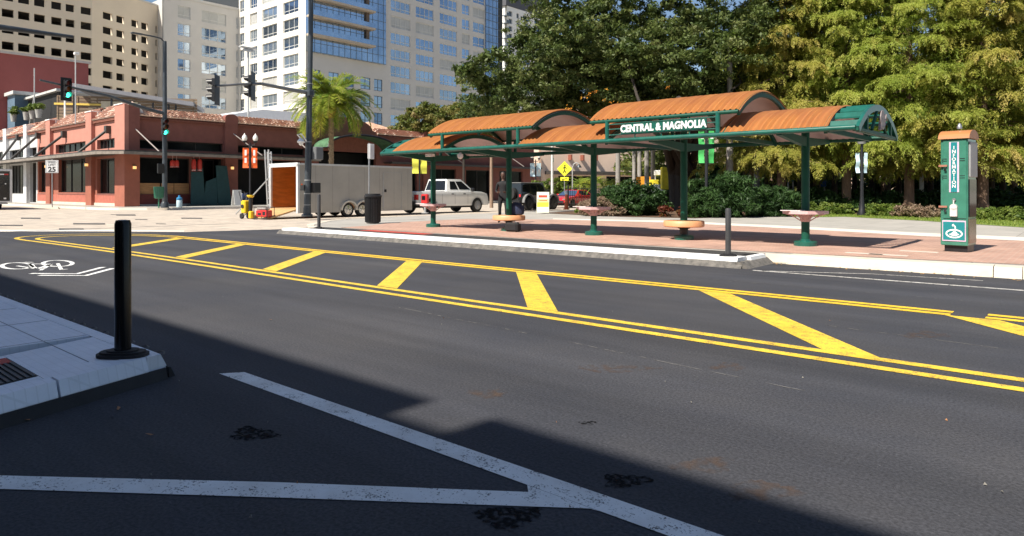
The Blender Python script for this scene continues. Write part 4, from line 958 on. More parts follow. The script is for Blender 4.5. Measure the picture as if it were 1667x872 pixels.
def loft(mb,xb0,xb1,xt0,xt1,wb,wt,z0,z1,mi=0,mt=None):
    v=[(xb0,-wb,z0),(xb1,-wb,z0),(xb1,wb,z0),(xb0,wb,z0),(xt0,-wt,z1),(xt1,-wt,z1),(xt1,wt,z1),(xt0,wt,z1)]
    mb.add(v,[(0,1,5,4),(1,2,6,5),(2,3,7,6),(3,0,4,7)],mi);mb.add(v[4:],[(0,1,2,3)],mi if mt is None else mt)
    def side(u,q,s=-1,o=.008):
        x=(xb0+(xb1-xb0)*u)*(1-q)+(xt0+(xt1-xt0)*u)*q;return (x,s*(wb+(wt-wb)*q+o),z0+(z1-z0)*q)
    return side
def body_obj(name,mb,m,parent,bev=.03,seg=2):
    ob=mb.build(name,m,parent)
    bm=ob.modifiers.new('bevel','BEVEL');bm.width=bev;bm.segments=seg;bm.limit_method='ANGLE';bm.angle_limit=R(25)
    dg=bpy.context.evaluated_depsgraph_get();me=bpy.data.meshes.new_from_object(ob.evaluated_get(dg));ob.modifiers.clear();ob.data=me
    me.polygons.foreach_set('use_smooth',[True]*len(me.polygons))
    try: me.set_sharp_from_angle(angle=R(35))
    except Exception: pass
    return ob
# white pickup: front towards +x (local), near side is -y
def pickup(t,n,label):
    o=thing('pickup_truck',label,'pickup truck',t,n,0,rot=RV)
    P=mat('pearl_white_car_paint',(.74,.74,.72),.25,var=.03,coat=.7)
    L2=2.95;wr=.43
    prof=[(-L2,.55),(-L2,1.26),(-1.05,1.27),(1.25,1.27),(2.35,1.23),(2.82,1.12),(2.93,.85),(2.92,.42)]+[(x,z) for x,z in reversed(arch(1.95,.50,.42))]+[(1.4,.40),(-1.2,.40)]+[(x,z) for x,z in reversed(arch(-1.85,.50,.42))]+[(-2.5,.45)]
    mb=MB();mb.prism_y(prof,-.99,.99);b=body_obj('body',mb,P,o,.045)
    mb=MB();s=loft(mb,-.62,1.70,-.42,.74,.95,.80,1.26,1.97);cab=body_obj('cab',mb,P,o,.05)
    for sg in (-1,1):
        mb=MB();mb.poly([s(.13,.16,sg),s(.44,.16,sg),s(.44,.82,sg),s(.15,.82,sg)]);mb.build('rear_window',M_glassdark,cab)
        mb=MB();mb.poly([s(.49,.16,sg),s(.92,.16,sg),s(.90,.40,sg),s(.86,.82,sg),s(.49,.82,sg)]);mb.build('front_window',M_glassdark,cab)
        mb=MB();mb.tube([(-.98,sg*.995,.42),(-.98,sg*.995,1.12)],.006,4);mb.tube([(.05,sg*.995,.5),(.05,sg*.995,1.14)],.006,4);mb.tube([(1.12,sg*.995,.5),(1.12,sg*.995,1.12)],.006,4);mb.build('door_seam',M_blackmatte,b)
        for hx_ in (-.10,.88):
            mb=MB();mb.bbox(hx_-.14,hx_+.05,sg*1.0-.02,sg*1.0+.025,1.08,1.13,.008);mb.build('door_handle',M_black,b)
        mb=MB();mb.bbox(1.12,1.28,sg*1.12-.11,sg*1.12+.11,1.24,1.46,.03);mb.v=[(p[0]+.2,p[1],p[2]) for p in mb.v];mb.build('mirror',M_black,cab)
        mb=MB();mb.box(-2.965,-2.80,sg*.90-.10,sg*.90+.10,.78,1.08);mb.build('tail_light',mat('tail_light_red',(.5,.01,.01),.25,coat=.5),b)
        mb=MB();mb.bbox(2.74,2.915,sg*.80-.14,sg*.80+.14,.80,1.0,.02);mb.build('headlight',M_glassdark,b)
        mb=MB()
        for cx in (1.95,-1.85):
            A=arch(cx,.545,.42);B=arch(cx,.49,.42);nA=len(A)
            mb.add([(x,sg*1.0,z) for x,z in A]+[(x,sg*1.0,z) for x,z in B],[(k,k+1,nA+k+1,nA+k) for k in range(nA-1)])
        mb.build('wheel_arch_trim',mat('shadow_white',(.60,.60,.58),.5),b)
        mb=MB();mb.box(-1.2,1.4,sg*.92-.04,sg*.92+.04,.34,.41);mb.build('running_board',M_black,b)
    mb=MB();v=[(-.61,-.82,1.34),(-.61,.82,1.34),(-.445,.70,1.88),(-.445,-.70,1.88)];mb.poly([(x-.02,y,z) for x,y,z in v]);mb.build('back_window',M_glassdark,cab)
    mb=MB();v=[(1.67,-.84,1.31),(1.67,.84,1.31),(.83,.72,1.92),(.83,-.72,1.92)];mb.poly([(x+.03,y,z) for x,y,z in v]);mb.build('windscreen',M_glassdark,cab)
    mb=MB();mb.box(-2.86,-.68,-.88,.88,1.24,1.285);mb.build('bed_cover',M_black,o)
    mb=MB();mb.bbox(-3.08,-2.9,-.93,.93,.50,.72,.02);mb.build('rear_bumper',M_black,o)
    mb=MB();mb.bbox(2.86,3.02,-.93,.93,.42,.68,.03);mb.build('front_bumper',M_steel,o)
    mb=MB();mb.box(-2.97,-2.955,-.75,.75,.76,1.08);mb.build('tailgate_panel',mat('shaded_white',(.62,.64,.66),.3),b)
    text('TRUCK' if False else 'F150' if False else '',.1,(0,0,0),'+x',M_black,o) if False else None
    mb=MB();mb.box(-1.3,1.5,-.85,.85,.3,.42);mb.box(-2.7,2.7,-.45,.45,.32,.5);mb.build('chassis',M_blackmatte,o)
    for x in (1.95,-1.85):
        for y in (-.86,.86): wheel(x,y,wr,.27,o,M_rim)
    return o
pickup(-29.5,28.2,'white crew cab pickup truck parked ahead of the grey trailer')
# black off-road jeep-like car
def jeep(t,n,label):
    o=thing('offroad_car',label,'car',t,n,0,rot=RV);P=mat('black_car_paint',(.012,.013,.014),.2,var=.1,coat=.8)
    prof=[(-1.95,.5),(-1.95,1.12),(.75,1.13),(1.85,1.05),(2.0,.98),(2.02,.6)]+[(x,z) for x,z in reversed(arch(1.35,.52,.5))]+[(.8,.48),(-.8,.48)]+[(x,z) for x,z in reversed(arch(-1.3,.52,.5))]
    mb=MB();mb.prism_y(prof,-.76,.76);b=body_obj('body',mb,P,o,.03)
    mb=MB();s=loft(mb,-1.93,.85,-1.88,.45,.74,.68,1.12,1.78);cab=body_obj('cabin',mb,P,o,.03)
    mb=MB();mb.bbox(-1.92,.5,-.70,.70,1.78,1.84,.02);mb.build('roof_top',mat('matte_grey_top',(.16,.16,.16),.7),o)
    for sg in (-1,1):
        for a,b_ in ((.04,.34),(.39,.64),(.68,.93)):
            mb=MB();mb.poly([s(a,.14,sg),s(b_,.14,sg),s(b_-.01,.86,sg),s(a+.01,.86,sg)]);mb.build('side_window',M_glassdark,cab)
        for cx in (1.35,-1.3):
            A=arch(cx,.60,.52);B=arch(cx,.50,.52);nA=len(A);mb=MB()
            v=[(x,sg*.74,z) for x,z in A]+[(x,sg*.96,z) for x,z in A]+[(x,sg*.96,z) for x,z in B]+[(x,sg*.74,z) for x,z in B]
            mb.add(v,[(q*nA+k,q*nA+k+1,((q+1)%4)*nA+k+1,((q+1)%4)*nA+k) for q in range(4) for k in range(nA-1)]);mb.build('fender_flare',mat('fender_grey',(.20,.20,.20),.5),b)
        mb=MB();mb.lathe([(.001,-.02),(.10,-.02),(.10,.03),(.001,.04)],(2.03,sg*.52,.92),14,axis='x');mb.build('headlight',M_chrome,b,smooth=True)
        mb=MB();mb.bbox(.60,.72,sg*.93-.09,sg*.93+.09,1.18,1.36,.02);mb.build('mirror',M_black,cab)
        mb=MB();mb.box(-1.98,-1.94,sg*.65-.07,sg*.65+.07,.88,1.06);mb.build('tail_light',M_red,b)
    mb=MB();mb.bbox(1.98,2.2,-.75,.75,.55,.74,.03);mb.bbox(-2.15,-1.96,-.75,.75,.5,.68,.03);mb.build('bumper',M_black,o)
    mb=MB();mb.poly([(.87,-.68,1.17),(.87,.68,1.17),(.50,.63,1.74),(.50,-.63,1.74)]);mb.build('windscreen',M_glassdark,cab)
    mb=MB();mb.box(-1.7,1.7,-.6,.6,.4,.55);mb.build('chassis',M_blackmatte,o)
    for x in (1.35,-1.3):
        for y in (-.80,.80): wheel(x,y,.43,.28,o,M_rimd,5)
    mb=MB();mb.lathe([(.1,-.12),(.38,-.12),(.40,.1),(.1,.12)],(-2.1,0,1.1),20,axis='x');mb.build('spare_wheel',M_tyre,o,smooth=True)
jeep(-29.2,36.2,'black off-road car with round headlights behind the advertising board')
def coupe(t,n,label,rot):
    o=thing('red_car',label,'car',t,n,0,rot=rot);P=mat('red_car_paint',(.50,.012,.012),.22,var=.05,coat=.8)
    prof=[(-2.3,.45),(-2.35,.85),(-1.9,.93),(.6,.92),(1.9,.80),(2.25,.68),(2.3,.4)]+[(x,z) for x,z in reversed(arch(1.45,.38,.3))]+[(1.0,.26),(-1.0,.26)]+[(x,z) for x,z in reversed(arch(-1.4,.38,.3))]
    mb=MB();mb.prism_y(prof,-.92,.92);b=body_obj('body',mb,P,o,.06,3)
    mb=MB();s=loft(mb,-1.8,.95,-1.0,.15,.86,.62,.90,1.36,0);cab=body_obj('cabin',mb,P,o,.05)
    for sg in (-1,1):
        mb=MB();mb.poly([s(.14,.12,sg),s(.90,.12,sg),s(.86,.85,sg),s(.2,.85,sg)]);mb.build('side_window',M_glassdark,cab)
        mb=MB();mb.bbox(2.12,2.30,sg*.66-.16,sg*.66+.16,.60,.70,.02);mb.build('headlight',M_chrome,b)
        mb=MB();mb.bbox(.5,.65,sg*1.0-.08,sg*1.0+.08,.93,1.06,.02);mb.build('mirror',P,cab)
        mb=MB();mb.box(-2.38,-2.3,sg*.62-.2,sg*.62+.2,.68,.78);mb.build('tail_light',M_red,b)
    mb=MB();mb.poly([(.96,-.80,.93),(.96,.80,.93),(.20,.60,1.33),(.20,-.60,1.33)]);mb.build('windscreen',mat('blue_windscreen',(.04,.07,.13),.05,spec=.9),cab)
    mb=MB();mb.poly([(-1.80,-.78,.93),(-1.80,.78,.93),(-1.06,.58,1.33),(-1.06,-.58,1.33)]);mb.build('back_window',M_glassdark,cab)
    mb=MB();mb.box(2.29,2.325,-.6,.6,.36,.54);mb.build('grille',M_black,b)
    mb=MB();mb.box(-1.9,1.9,-.7,.7,.2,.4);mb.build('chassis',M_blackmatte,o)
    for x in (1.45,-1.4):
        for y in (-.80,.80): wheel(x,y,.33,.24,o,M_rimd,5)
coupe(-31.0,43.6,'red low sports car facing this way beyond the black off-road car',-R(86))
# enclosed trailer, open at the rear (-x end, towards the camera)
tr=thing('cargo_trailer','grey enclosed twin-axle cargo trailer with open plywood-lined rear end','trailer',-29.25,21.0,0,rot=RV)
M_trg=mat('grey_trailer_skin',(.40,.375,.33),.45,var=.1,vs=.8,spec=.4)
M_trw=mat('aluminium_trim',(.60,.60,.60),.4,metal=.3,var=.1)
xl,xr=-3.4,3.5;yw=1.22;zb,zt=.42,2.55
mb=MB();n1=12
pr=[(xl,zb-.17),(xl,zt),(xr,zt),(xr,zb-.17),(.65,zb-.17)]+[(x,z) for x,z in reversed(arch(.22,.44,.33))]+[(-.62+.44+.0,.33)]+[(x,z) for x,z in reversed(arch(-.64,.44,.33))][0:]+[(-1.1,zb-.17)]
pr=[(xl,.25),(xl,zt),(xr,zt),(xr,.25),(.66,.25)]+list(reversed(arch(.22,.42,.32)))+list(reversed(arch(-.64,.42,.32)))+[(-1.08,.25)]
for sg in (-1,1):
    mb=MB();mb.prism_y(pr,sg*yw-.02,sg*yw+.02);side_o=mb.build('side_wall',M_trg,tr)
    mb=MB()
    for k in range(7): x=xl+.9+k*.95;mb.box(x-.004,x+.004,sg*yw+sg*.021-.002,sg*yw+sg*.021+.002,.6 if -1.2<x<.8 else .28,zt-.06)
    mb.build('panel_seam',mat('seam_grey',(.2,.19,.18),.5),side_o)
    mb=MB();mb.box(xl,xr,sg*yw-.03+sg*.03,sg*yw+.03+sg*.01,zt-.06,zt+.03);mb.build('top_rail',M_trw,tr)
    mb=MB()
    for cx in (.22,-.64):
        A=arch(cx,.50,.34);B=arch(cx,.42,.34);nA=len(A);y_=sg*(yw+.02);y2=sg*(yw+.16)
        v=[(x,y_,z) for x,z in A]+[(x,y2,z) for x,z in A]+[(x,y2,z) for x,z in B]+[(x,y_,z) for x,z in B]
        mb.add(v,[(q*nA+k,q*nA+k+1,((q+1)%4)*nA+k+1,((q+1)%4)*nA+k) for q in range(4) for k in range(nA-1)])
    mb.build('fender',mat('bright_fender',(.62,.58,.50),.4,metal=.2),tr)
    for cx in (.22,-.64): wheel(cx,sg*1.12,.36,.2,tr,M_chrome,5)
M_plyo=mat('varnished_plywood',(.44,.13,.02),.5,var=.3,vs=1.5,stretch=(1,1,5),coat=.3)
mb=MB();mb.box(xl+.02,xr-.02,-yw+.03,yw-.03,zt-.03,zt+.015);mb.build('roof',M_trw,tr)
mb=MB();mb.box(xr-.03,xr,-yw+.02,yw-.02,.25,zt);mb.build('front_wall',M_trg,tr)
mb=MB();mb.box(xl+.05,xr-.04,yw-.05,yw-.022,.47,zt-.04);mb.box(xl+.05,xr-.04,-yw+.022,-yw+.05,.47,zt-.04);mb.box(xl+2.2,xl+2.24,-yw+.05,yw-.05,.47,zt-.04);mb.build('plywood_lining',M_plyo,tr)
mb=MB();mb.box(xl,xr-.05,-yw+.03,yw-.03,.40,.465);mb.build('floor',mat('plywood_floor',(.50,.30,.13),.7,var=.2),tr)
mb=MB();mb.box(xl-.06,xl+.04,-yw-.03,-yw+.10,.25,zt);mb.box(xl-.06,xl+.04,yw-.10,yw+.03,.25,zt);mb.box(xl-.06,xl+.04,-yw-.03,yw+.03,zt-.13,zt+.05);mb.build('rear_frame',mat('white_frame',(.66,.66,.66),.4,var=.05),tr)
mb=MB();mb.add([(xl-.06,-yw+.12,.36),(xl-.06,yw-.12,.36),(xl-1.3,yw-.12,.03),(xl-1.3,-yw+.12,.03),(xl-.06,-yw+.12,.44),(xl-.06,yw-.12,.44),(xl-1.3,yw-.12,.09),(xl-1.3,-yw+.12,.09)],[(0,3,2,1),(4,5,6,7),(0,1,5,4),(1,2,6,5),(2,3,7,6),(3,0,4,7)]);mb.build('ramp_door',mat('plywood_floor',(.50,.30,.13)),tr)
mb=MB();mb.tube([(xl-.03,yw+.02,zt-.6),(xl-1.75,yw+.02,.2)],.03,6);mb.tube([(xl-.03,-yw+.05,zt-.3),(xl+1.3,yw-.2,.6)],.012,5);mb.build('ramp_cable',M_grey,tr)
mb=MB();y_=-yw-.021
for a,b,c,d in ((1.55,1.58,.30,2.25),(2.75,2.78,.30,2.25),(1.58,2.75,2.22,2.25),(1.58,2.75,.30,.33)): mb.box(a,b,y_-.012,y_,c,d)
mb.box(1.50,1.55,y_-.025,y_,.4,2.2)
dr_=mb.build('side_door',mat('door_trim_grey',(.40,.39,.37),.4),tr)
mb=MB();mb.bbox(1.60,1.72,y_-.05,y_,1.22,1.36,.01);mb.build('door_latch',M_black,dr_)
mb=MB();mb.bbox(-3.28,-3.2,y_-.03,y_,1.55,1.62,.01);mb.build('marker_light',M_orange,tr)
mb=MB();mb.tube([(xr,-.8,.35),(xr+1.3,0,.4)],.05,6);mb.tube([(xr,.8,.35),(xr+1.3,0,.4)],.05,6);mb.tube([(xr+1.2,0,.4),(xr+1.5,0,.5)],.06,6);mb.tube([(xr+.8,-.1,.05),(xr+.8,-.1,.7)],.04,6);mb.build('drawbar',M_black,tr)
# ladder on the trailer roof
ld=thing('folding_ladder','aluminium ladder end sticking up behind the open rear of the grey trailer','ladder',-31.3,18.0,1.4,rot=RV)
mb=MB()
for s_,zz in ((-.24,1.95),(.10,1.95)):
    mb.tube([(.0,s_,-1.1),(-.15,s_+.03,zz-.02)],.035,6);mb.tube([(.15,s_+.05,-1.1),(.1,s_+.22,zz-.1)],.035,6)
for k in range(9): z_=-.8+.32*k;mb.tube([(.0,-.24,z_),(.0,.1,z_)],.02,6);mb.tube([(.14,.05,z_),(.13,.28,z_)],.02,6)
mb.build('ladder_frame',mat('aluminium_ladder',(.55,.55,.55),.4,metal=.5),ld)
# black box trailer on the far left
bl=thing('black_trailer','black box trailer with silver edges parked at the left edge','trailer',-58.8,13.2,0,rot=0)
mb=MB();mb.box(-6,2.6,-2.4,.0,.55,2.72);mb.build('box',mat('glossy_black_skin',(.02,.018,.017),.15,var=.3,coat=.5),bl)
mb=MB();mb.box(2.55,2.7,-2.45,-2.35,.5,2.75);mb.box(2.55,2.7,-.08,.05,.5,2.75);mb.box(2.55,2.7,-2.35,-.08,2.62,2.76);mb.box(2.55,2.7,-2.35,-.08,.5,.6);mb.build('silver_frame',mat('aluminium_trim',(.6,.6,.6)),bl)
mb=MB();mb.box(2.61,2.63,-.62,-.40,2.36,2.44,1);mb.box(2.61,2.63,-.40,-.15,2.36,2.44,0);mb.box(2.61,2.65,-.42,-.28,.72,.82,1);mb.box(2.61,2.66,-.35,-.28,1.72,1.8,1);mb.build('reflector_strip',[M_red,M_white],bl)
mb=MB();mb.box(-5,2.5,-2.2,-.2,.4,.54);mb.build('chassis',M_blackmatte,bl)
for x in (.2,-.8):
    for y in (-2.2,-.15): wheel(x,y,.36,.22,bl,M_rim,5)
mb=MB();mb.box(2.3,2.7,-1.4,-1.2,.2,.5);mb.box(2.62,2.7,-2.2,-.2,.38,.48);mb.build('bumper',M_grey,bl)
# ---------------- street furniture ----------------
def DT(px,py,z=Z): return G(px,py,z)
M_sig=mat('signal_black',(.012,.012,.013),.4,var=.2)
M_lg=mat('green_signal_light',(.05,1,.62),.4,emit=2.6);M_lr=mat('dark_red_lens',(.10,.012,.01),.3);M_la=mat('dark_amber_lens',(.16,.05,.01),.3)
def signal(label,t,n,z,rot,lit=True,plate=True,sc_=1.0,group='traffic signal heads'):
    o=thing('traffic_signal',label,'traffic light',t,n,z,rot=rot,group=None)
    s=sc_;mb=MB()
    for k in (-1,0,1): mb.bbox(-.17*s,.17*s,-.10*s,.10*s,(k*.36-.175)*s,(k*.36+.175)*s,.02*s)
    mb.build('housing',M_sig,o)
    if plate:
        mb=MB();mb.bbox(-.31*s,.31*s,.09*s,.105*s,-.70*s,.70*s,.004);mb.build('backplate',M_sig,o)
    for k,m_ in ((1,M_lr),(0,M_la),(-1,M_lg if lit else mat('dark_green_lens',(.01,.05,.04),.3))):
        mb=MB();mb.lathe([(.001,-.125*s),(.08*s,-.12*s),(.145*s,-.10*s)],(0,0,k*.36*s),18,axis='y');mb.build('lens',m_,o,smooth=True)
        mb=MB();A=14;v=[]
        for d_,q in ((-.10,.158),(-.40,.150)):
            for j in range(A+1):
                a=-R(40)+(math.pi+R(80))*j/A;dd=d_ if d_>-.2 else d_+.10*(1-math.sin(a))*.8
                v.append((q*s*math.cos(a),dd*s,k*.36*s+q*s*math.sin(a)))
        mb.add(v,[(j,j+1,A+2+j,A+1+j) for j in range(A)]);mb.build('visor',M_sig,o,smooth=True)
    return o
FACE_T=R(90)    # signal faces +t (towards the camera side): local -y -> +t
# signal pole at the corner building
t0,n0=-47.6,19.75
sp=thing('signal_pole','tall dark signal pole with street light arm in front of the corner building','signal pole',t0,n0,Z)
mb=MB();mb.tube([(0,0,0),(0,0,6.6),(.02,0,11.2)],[.17,.14,.11],12);mb.lathe([(.26,0),(.26,.25),(.19,.4)],n=12);mb.build('pole',M_pole,sp,smooth=True)
mb=MB();mb.tube([(0,0,11.1),(0,-.25,11.35),(0,-.7,11.4),(0,-1.5,11.42)],.05,8);mb.build('light_arm',M_pole,sp,smooth=True)
mb=MB();mb.bbox(-.14,.14,-2.1,-1.4,11.36,11.46,.03);mb.build('street_light',M_pole,sp)
q=FT(-47.6,65,130);mb=MB();mb.tube([(0,-.1,6.35),(0,-1.2,6.55),(0,-3.4,7.15),(0,q[0]-n0,q[1]-Z)],[.12,.11,.085,.06],10);mb.build('mast_arm',M_pole,sp,smooth=True)
mb=MB();mb.box(-.2,.2,-.35,.35,2.6,2.6+.0);mb=MB();mb.bbox(.12,.3,-.55,-.15,2.3,2.95,.02);mb.build('walk_signal_box',M_sig,sp)
q=FT(-47.3,108,145);signal('green traffic light with backplate hanging near the end of the left mast arm',-47.2,q[0],q[1],FACE_T+R(6))
q=FT(-47.3,266,209);signal('green traffic light fixed to the signal pole at the corner building',-47.15,q[0],q[1]+.1,FACE_T+R(4),plate=False)
# near mast arm at the top left, its pole stands outside the picture
ta=-26.5;sp2=thing('signal_pole','dark mast arm reaching in at the top left edge','signal pole',ta,-2.6,Z)
mb=MB();mb.tube([(0,0,0),(0,0,6.8)],[.17,.13],12);mb.build('pole',M_pole,sp2,smooth=True)
q=FT(ta,0,44);q2=FT(ta,119,60);mb=MB();mb.tube([(0,0,6.2),(0,q[0]+2.6,q[1]-Z),(0,q2[0]+2.6,q2[1]-Z)],[.13,.095,.06],10);mb.build('mast_arm',M_pole,sp2,smooth=True)
# big pole in front of the trailer
t1,n1=G(500,352,Z)
bp=thing('signal_pole','tallest dark pole with boxes and a two-signal arm, before the grey trailer','signal pole',t1,n1,Z)
lean=W(0,0);e=TN(.20,0)
mb=MB();mb.tube([(0,0,0),(e[0]*.35,e[1]*.35,3.4)],[.155,.145],16);mb.tube([(e[0]*.35,e[1]*.35,3.35),(e[0],e[1],10.4)],[.128,.095],16);mb.lathe([(.25,0),(.25,.08),(.18,.12),(.17,.4)],n=16);mb.build('pole',M_pole,bp,smooth=True)
mb=MB();mb.lathe([(.19,-.16),(.19,.16)],(e[0]*.58,e[1]*.58,5.48),12);mb.bbox(-.08+e[0]*.58+.15,.12+e[0]*.58+.15,-.12,.12,5.35,5.6,.02);mb.build('arm_collar',M_pole,bp)
def onT(px,py): a,z_=FT(t1,px,py);return (0,a-n1,z_-Z)
mb=MB();pA=[(e[0]*.58,e[1]*.58,5.5),onT(470,145),onT(425,136),onT(390,137),onT(352,140)];mb.tube(pA,[.10,.085,.07,.05,.045],10);mb.build('mast_arm',mat('light_grey_pole',(.16,.17,.18),.4,metal=.4),bp,smooth=True)
mb=MB();mb.tube([(e[0]*1.0,e[1]*1.0,9.75),(e[0],e[1]-1.0,9.9)],.05,8);mb.bbox(e[0]-.13,e[0]+.13,e[1]-1.6,e[1]-.9,9.78,9.9,.02);mb.build('street_light',M_pole,bp)
c_=FT(t1,488,230);mb=MB();mb.tube([(.1,-.1,2.6+.75),(.1,-.35,3.65),(.1,-.55,3.6),(.1,c_[0]-n1,c_[1]-Z+.12)],.035,8);mb.lathe([(.04,.14),(.10,.10),(.14,.02),(.17,0),(.16,-.06),(.10,-.06),(.10,-.12),(.06,-.17),(.01,-.19)],(.1,c_[0]-n1,c_[1]-Z),16);mb.build('dome_camera',M_white,bp,smooth=True)
mb=MB();mb.bbox(.05,.45,.15,.55,2.52,3.1,.03);mb.build('pedestrian_signal',mat('signal_grey',(.14,.145,.15),.4),bp)
mb=MB();mb.bbox(.05,.35,.12,.48,1.05,1.50,.02);mb.box(-.22,.05,-.2,.1,1.15,1.4);mb.build('control_box',M_sig,bp)
for z_ in (.5,1.0,1.6,3.3,5.9): mb=MB();mb.lathe([(.165-.005*z_,0),(.165-.005*z_,.03)],(e[0]*z_/10,e[1]*z_/10,z_),14);mb.build('steel_band',M_grey,bp)
for px,py,lb in ((411,140,'unlit traffic light seen from the side, nearer the tallest pole'),(352,146,'unlit traffic light seen from the side, at the tip of the arm')):
    a,z_=FT(t1,px,py);signal(lb,t1-.1,a,z_,-R(47),lit=False,sc_=.86)
# street light far behind the signals
a,z_=FT(-64,404,78);o=thing('roof_light_pole','pale light pole with flat twin heads behind the signals','lamp post',-64,a,6.4)
mb=MB();mb.tube([(0,0,0),(0,0,z_-6.4)],.11,8);mb.build('pole',mat('pale_pole',(.45,.46,.46),.5),o,smooth=True)
mb=MB();mb.bbox(-.2,.2,-.9,.9,z_-6.45,z_-6.3,.03);mb.bbox(-.15,.15,-.5,.5,z_-6.75,z_-6.5,.03);mb.build('light_head',mat('pale_pole',(.45,.46,.46)),o)
a,z_=FT(-60.5,123,88);o=thing('roof_camera_pole','thin pale pole with a small camera above the left tiled roof','pole',-60.5,a,6.5)
mb=MB();mb.tube([(0,0,0),(0,0,z_-6.5)],.045,6);mb.build('pole',mat('pale_pole',(.45,.46,.46)),o)
mb=MB();mb.bbox(-.1,.2,-.12,.2,z_-6.55,z_-6.35,.02);mb.build('camera',M_white,o)
# twin-globe lamp posts with banners
def banner_lamp(label,t,n,z,col,rot=0,h=4.75,bt=4.25,bb_=2.75,bw=.42,globes=True,white=None,scale=1.0):
    o=thing('street_lamp',label,'lamp post',t,n,z,rot=rot)
    mb=MB();mb.lathe([(.20,0),(.20,.12),(.14,.3),(.10,.6),(.075,.9),(.06,h-.3),(.05,h-.1)],n=14);mb.build('pole',M_black,o,smooth=True)
    if globes:
        mb=MB();mb.tube([(-.38,0,h-.05),(-.30,0,h-.28),(0,0,h-.32),(.30,0,h-.28),(.38,0,h-.05)],.035,8)
        for s in (-.38,.38): mb.lathe([(.05,h-.12),(.14,h-.05),(.15,h+.03)],(s,0,0),12)
        mb.build('twin_bracket',M_black,o,smooth=True)
        for s in (-.38,.38):
            mb=MB();mb.lathe([(.12,h+.03),(.18,h+.14),(.19,h+.28),(.13,h+.42),(.05,h+.5),(.02,h+.6)],(s,0,0),14);mb.build('lamp_globe',mat('acorn_globe',(.75,.73,.68),.3,var=.06),o,smooth=True)
    else:
        mb=MB();mb.lathe([(.16,h-.1),(.27,h+.12),(.25,h+.18),(.05,h+.22)],n=14);mb.build('lamp_shade',mat('grey_lamp_head',(.35,.35,.36),.4),o,smooth=True)
    for s in (-1,1):
        mb=MB();x0=s*.09;x1=s*(.09+bw);v=[];K=8
        for k in range(K+1):
            zz=bb_+(bt-bb_)*k/K;yb=.05*math.sin(k*1.3+s);v+=[(x0,yb,zz),(x1,yb+.04*math.sin(k*.9),zz),(x0,yb+.012,zz),(x1,yb+.052,zz)]
        f=[]
        for k in range(K):
            a=4*k;b=4*k+4;f+=[(a,a+1,b+1,b),(a+2,b+2,b+3,a+3)]
        mb.add(v,f);bn=mb.build('banner',col,o,smooth=True)
        if white:
            mb=MB();xm=(x0+x1)/2
            for k,(za,zc,ww) in enumerate(white): mb.box(xm-ww/2,xm+ww/2,-.10,-.095,bb_+(bt-bb_)*za,bb_+(bt-bb_)*zc)
            mb.build('banner_print',M_white if col!=M_white else mat('banner_blue',(.1,.35,.5),.6),bn)
        for zz in (bt+.02,bb_-.02): mb=MB();mb.tube([(0,0,zz),(x1,0,zz)],.015,6);mb.build('banner_arm',M_black,o)
    return o
FR=R(58)
def at_px(tt,px): return FT(tt,px,300)[0]
banner_lamp('twin-globe black lamp post with two orange banners beside the trailer',-48.2,at_px(-48.2,407),Z,M_orange,FR,h=4.85,bt=4.35,bb_=2.85,white=((.25,.5,.16),(.62,.9,.14)))
banner_lamp('black lamp post with two yellow banners behind the pickup bed',-48.2,at_px(-48.2,683),Z,mat('yellow_banner',(.80,.78,.10),.6,var=.05),FR,h=4.9,bt=4.45,bb_=2.75,bw=.6,globes=True)
banner_lamp('twin-globe lamp post with two pale blue banners behind the shelter',-45,at_px(-45,872),Z,mat('pale_blue_banner',(.55,.72,.80),.6,var=.1),FR,h=4.55,bt=4.05,bb_=2.65,bw=.5,white=((.3,.55,.2),))
t_,n_=G(1150,353,Z);banner_lamp('dark lamp post with two green banners among the shrubs behind the shelter sign',t_,n_,Z,mat('bright_green_banner',(.06,.42,.10),.6,var=.25,vs=5),R(40),h=4.6,bt=3.75,bb_=2.35,bw=.24,globes=True,white=((.75,.85,.12),))
t_,n_=G(1403,351.5,Z);banner_lamp('slim dark park lamp with two pale blue banners on the lawn edge',t_,n_,Z,mat('pale_blue_banner',(.55,.72,.80)),R(35),h=3.35,bt=2.85,bb_=1.95,bw=.15,globes=False)
# speed limit sign on a small island
t_,n_=G(85,337.5,Z);o=thing('speed_limit_sign','white speed limit 25 sign on a thin grey post','sign',t_,n_,Z+.0,rot=R(60))
mb=MB();mb.tube([(0,0,0),(0,0,3.3)],.035,8);mb.build('post',M_steel,o)
mb=MB();mb.bbox(-.38,.38,-.055,-.04,2.35,3.22,.01);sb_=mb.build('sign_plate',mat('sign_white',(.72,.72,.72),.5,var=.04),o)
text('SPEED',.19,(0,-.058,3.07),'-y',M_black,sb_);text('LIMIT',.19,(0,-.058,2.89),'-y',M_black,sb_);text('25',.46,(0,-.058,2.58),'-y',M_black,sb_,off=.012)
for a,b,c,d in ((-.35,.35,3.17,3.185),(-.35,.35,2.385,2.4),(-.35,-.335,2.4,3.17),(.335,.35,2.4,3.17)):
    mb=MB();mb.box(a,b,-.058,-.055,c,d);mb.build('sign_border',M_black,sb_)
il=[G(50,335.5),G(93,336.2),G(95,339.5),G(62,338)]
ob=MB().prism([(p[0],p[1]) for p in il],-.005,.13).build('kerb_island',M_concrete,kind='structure')
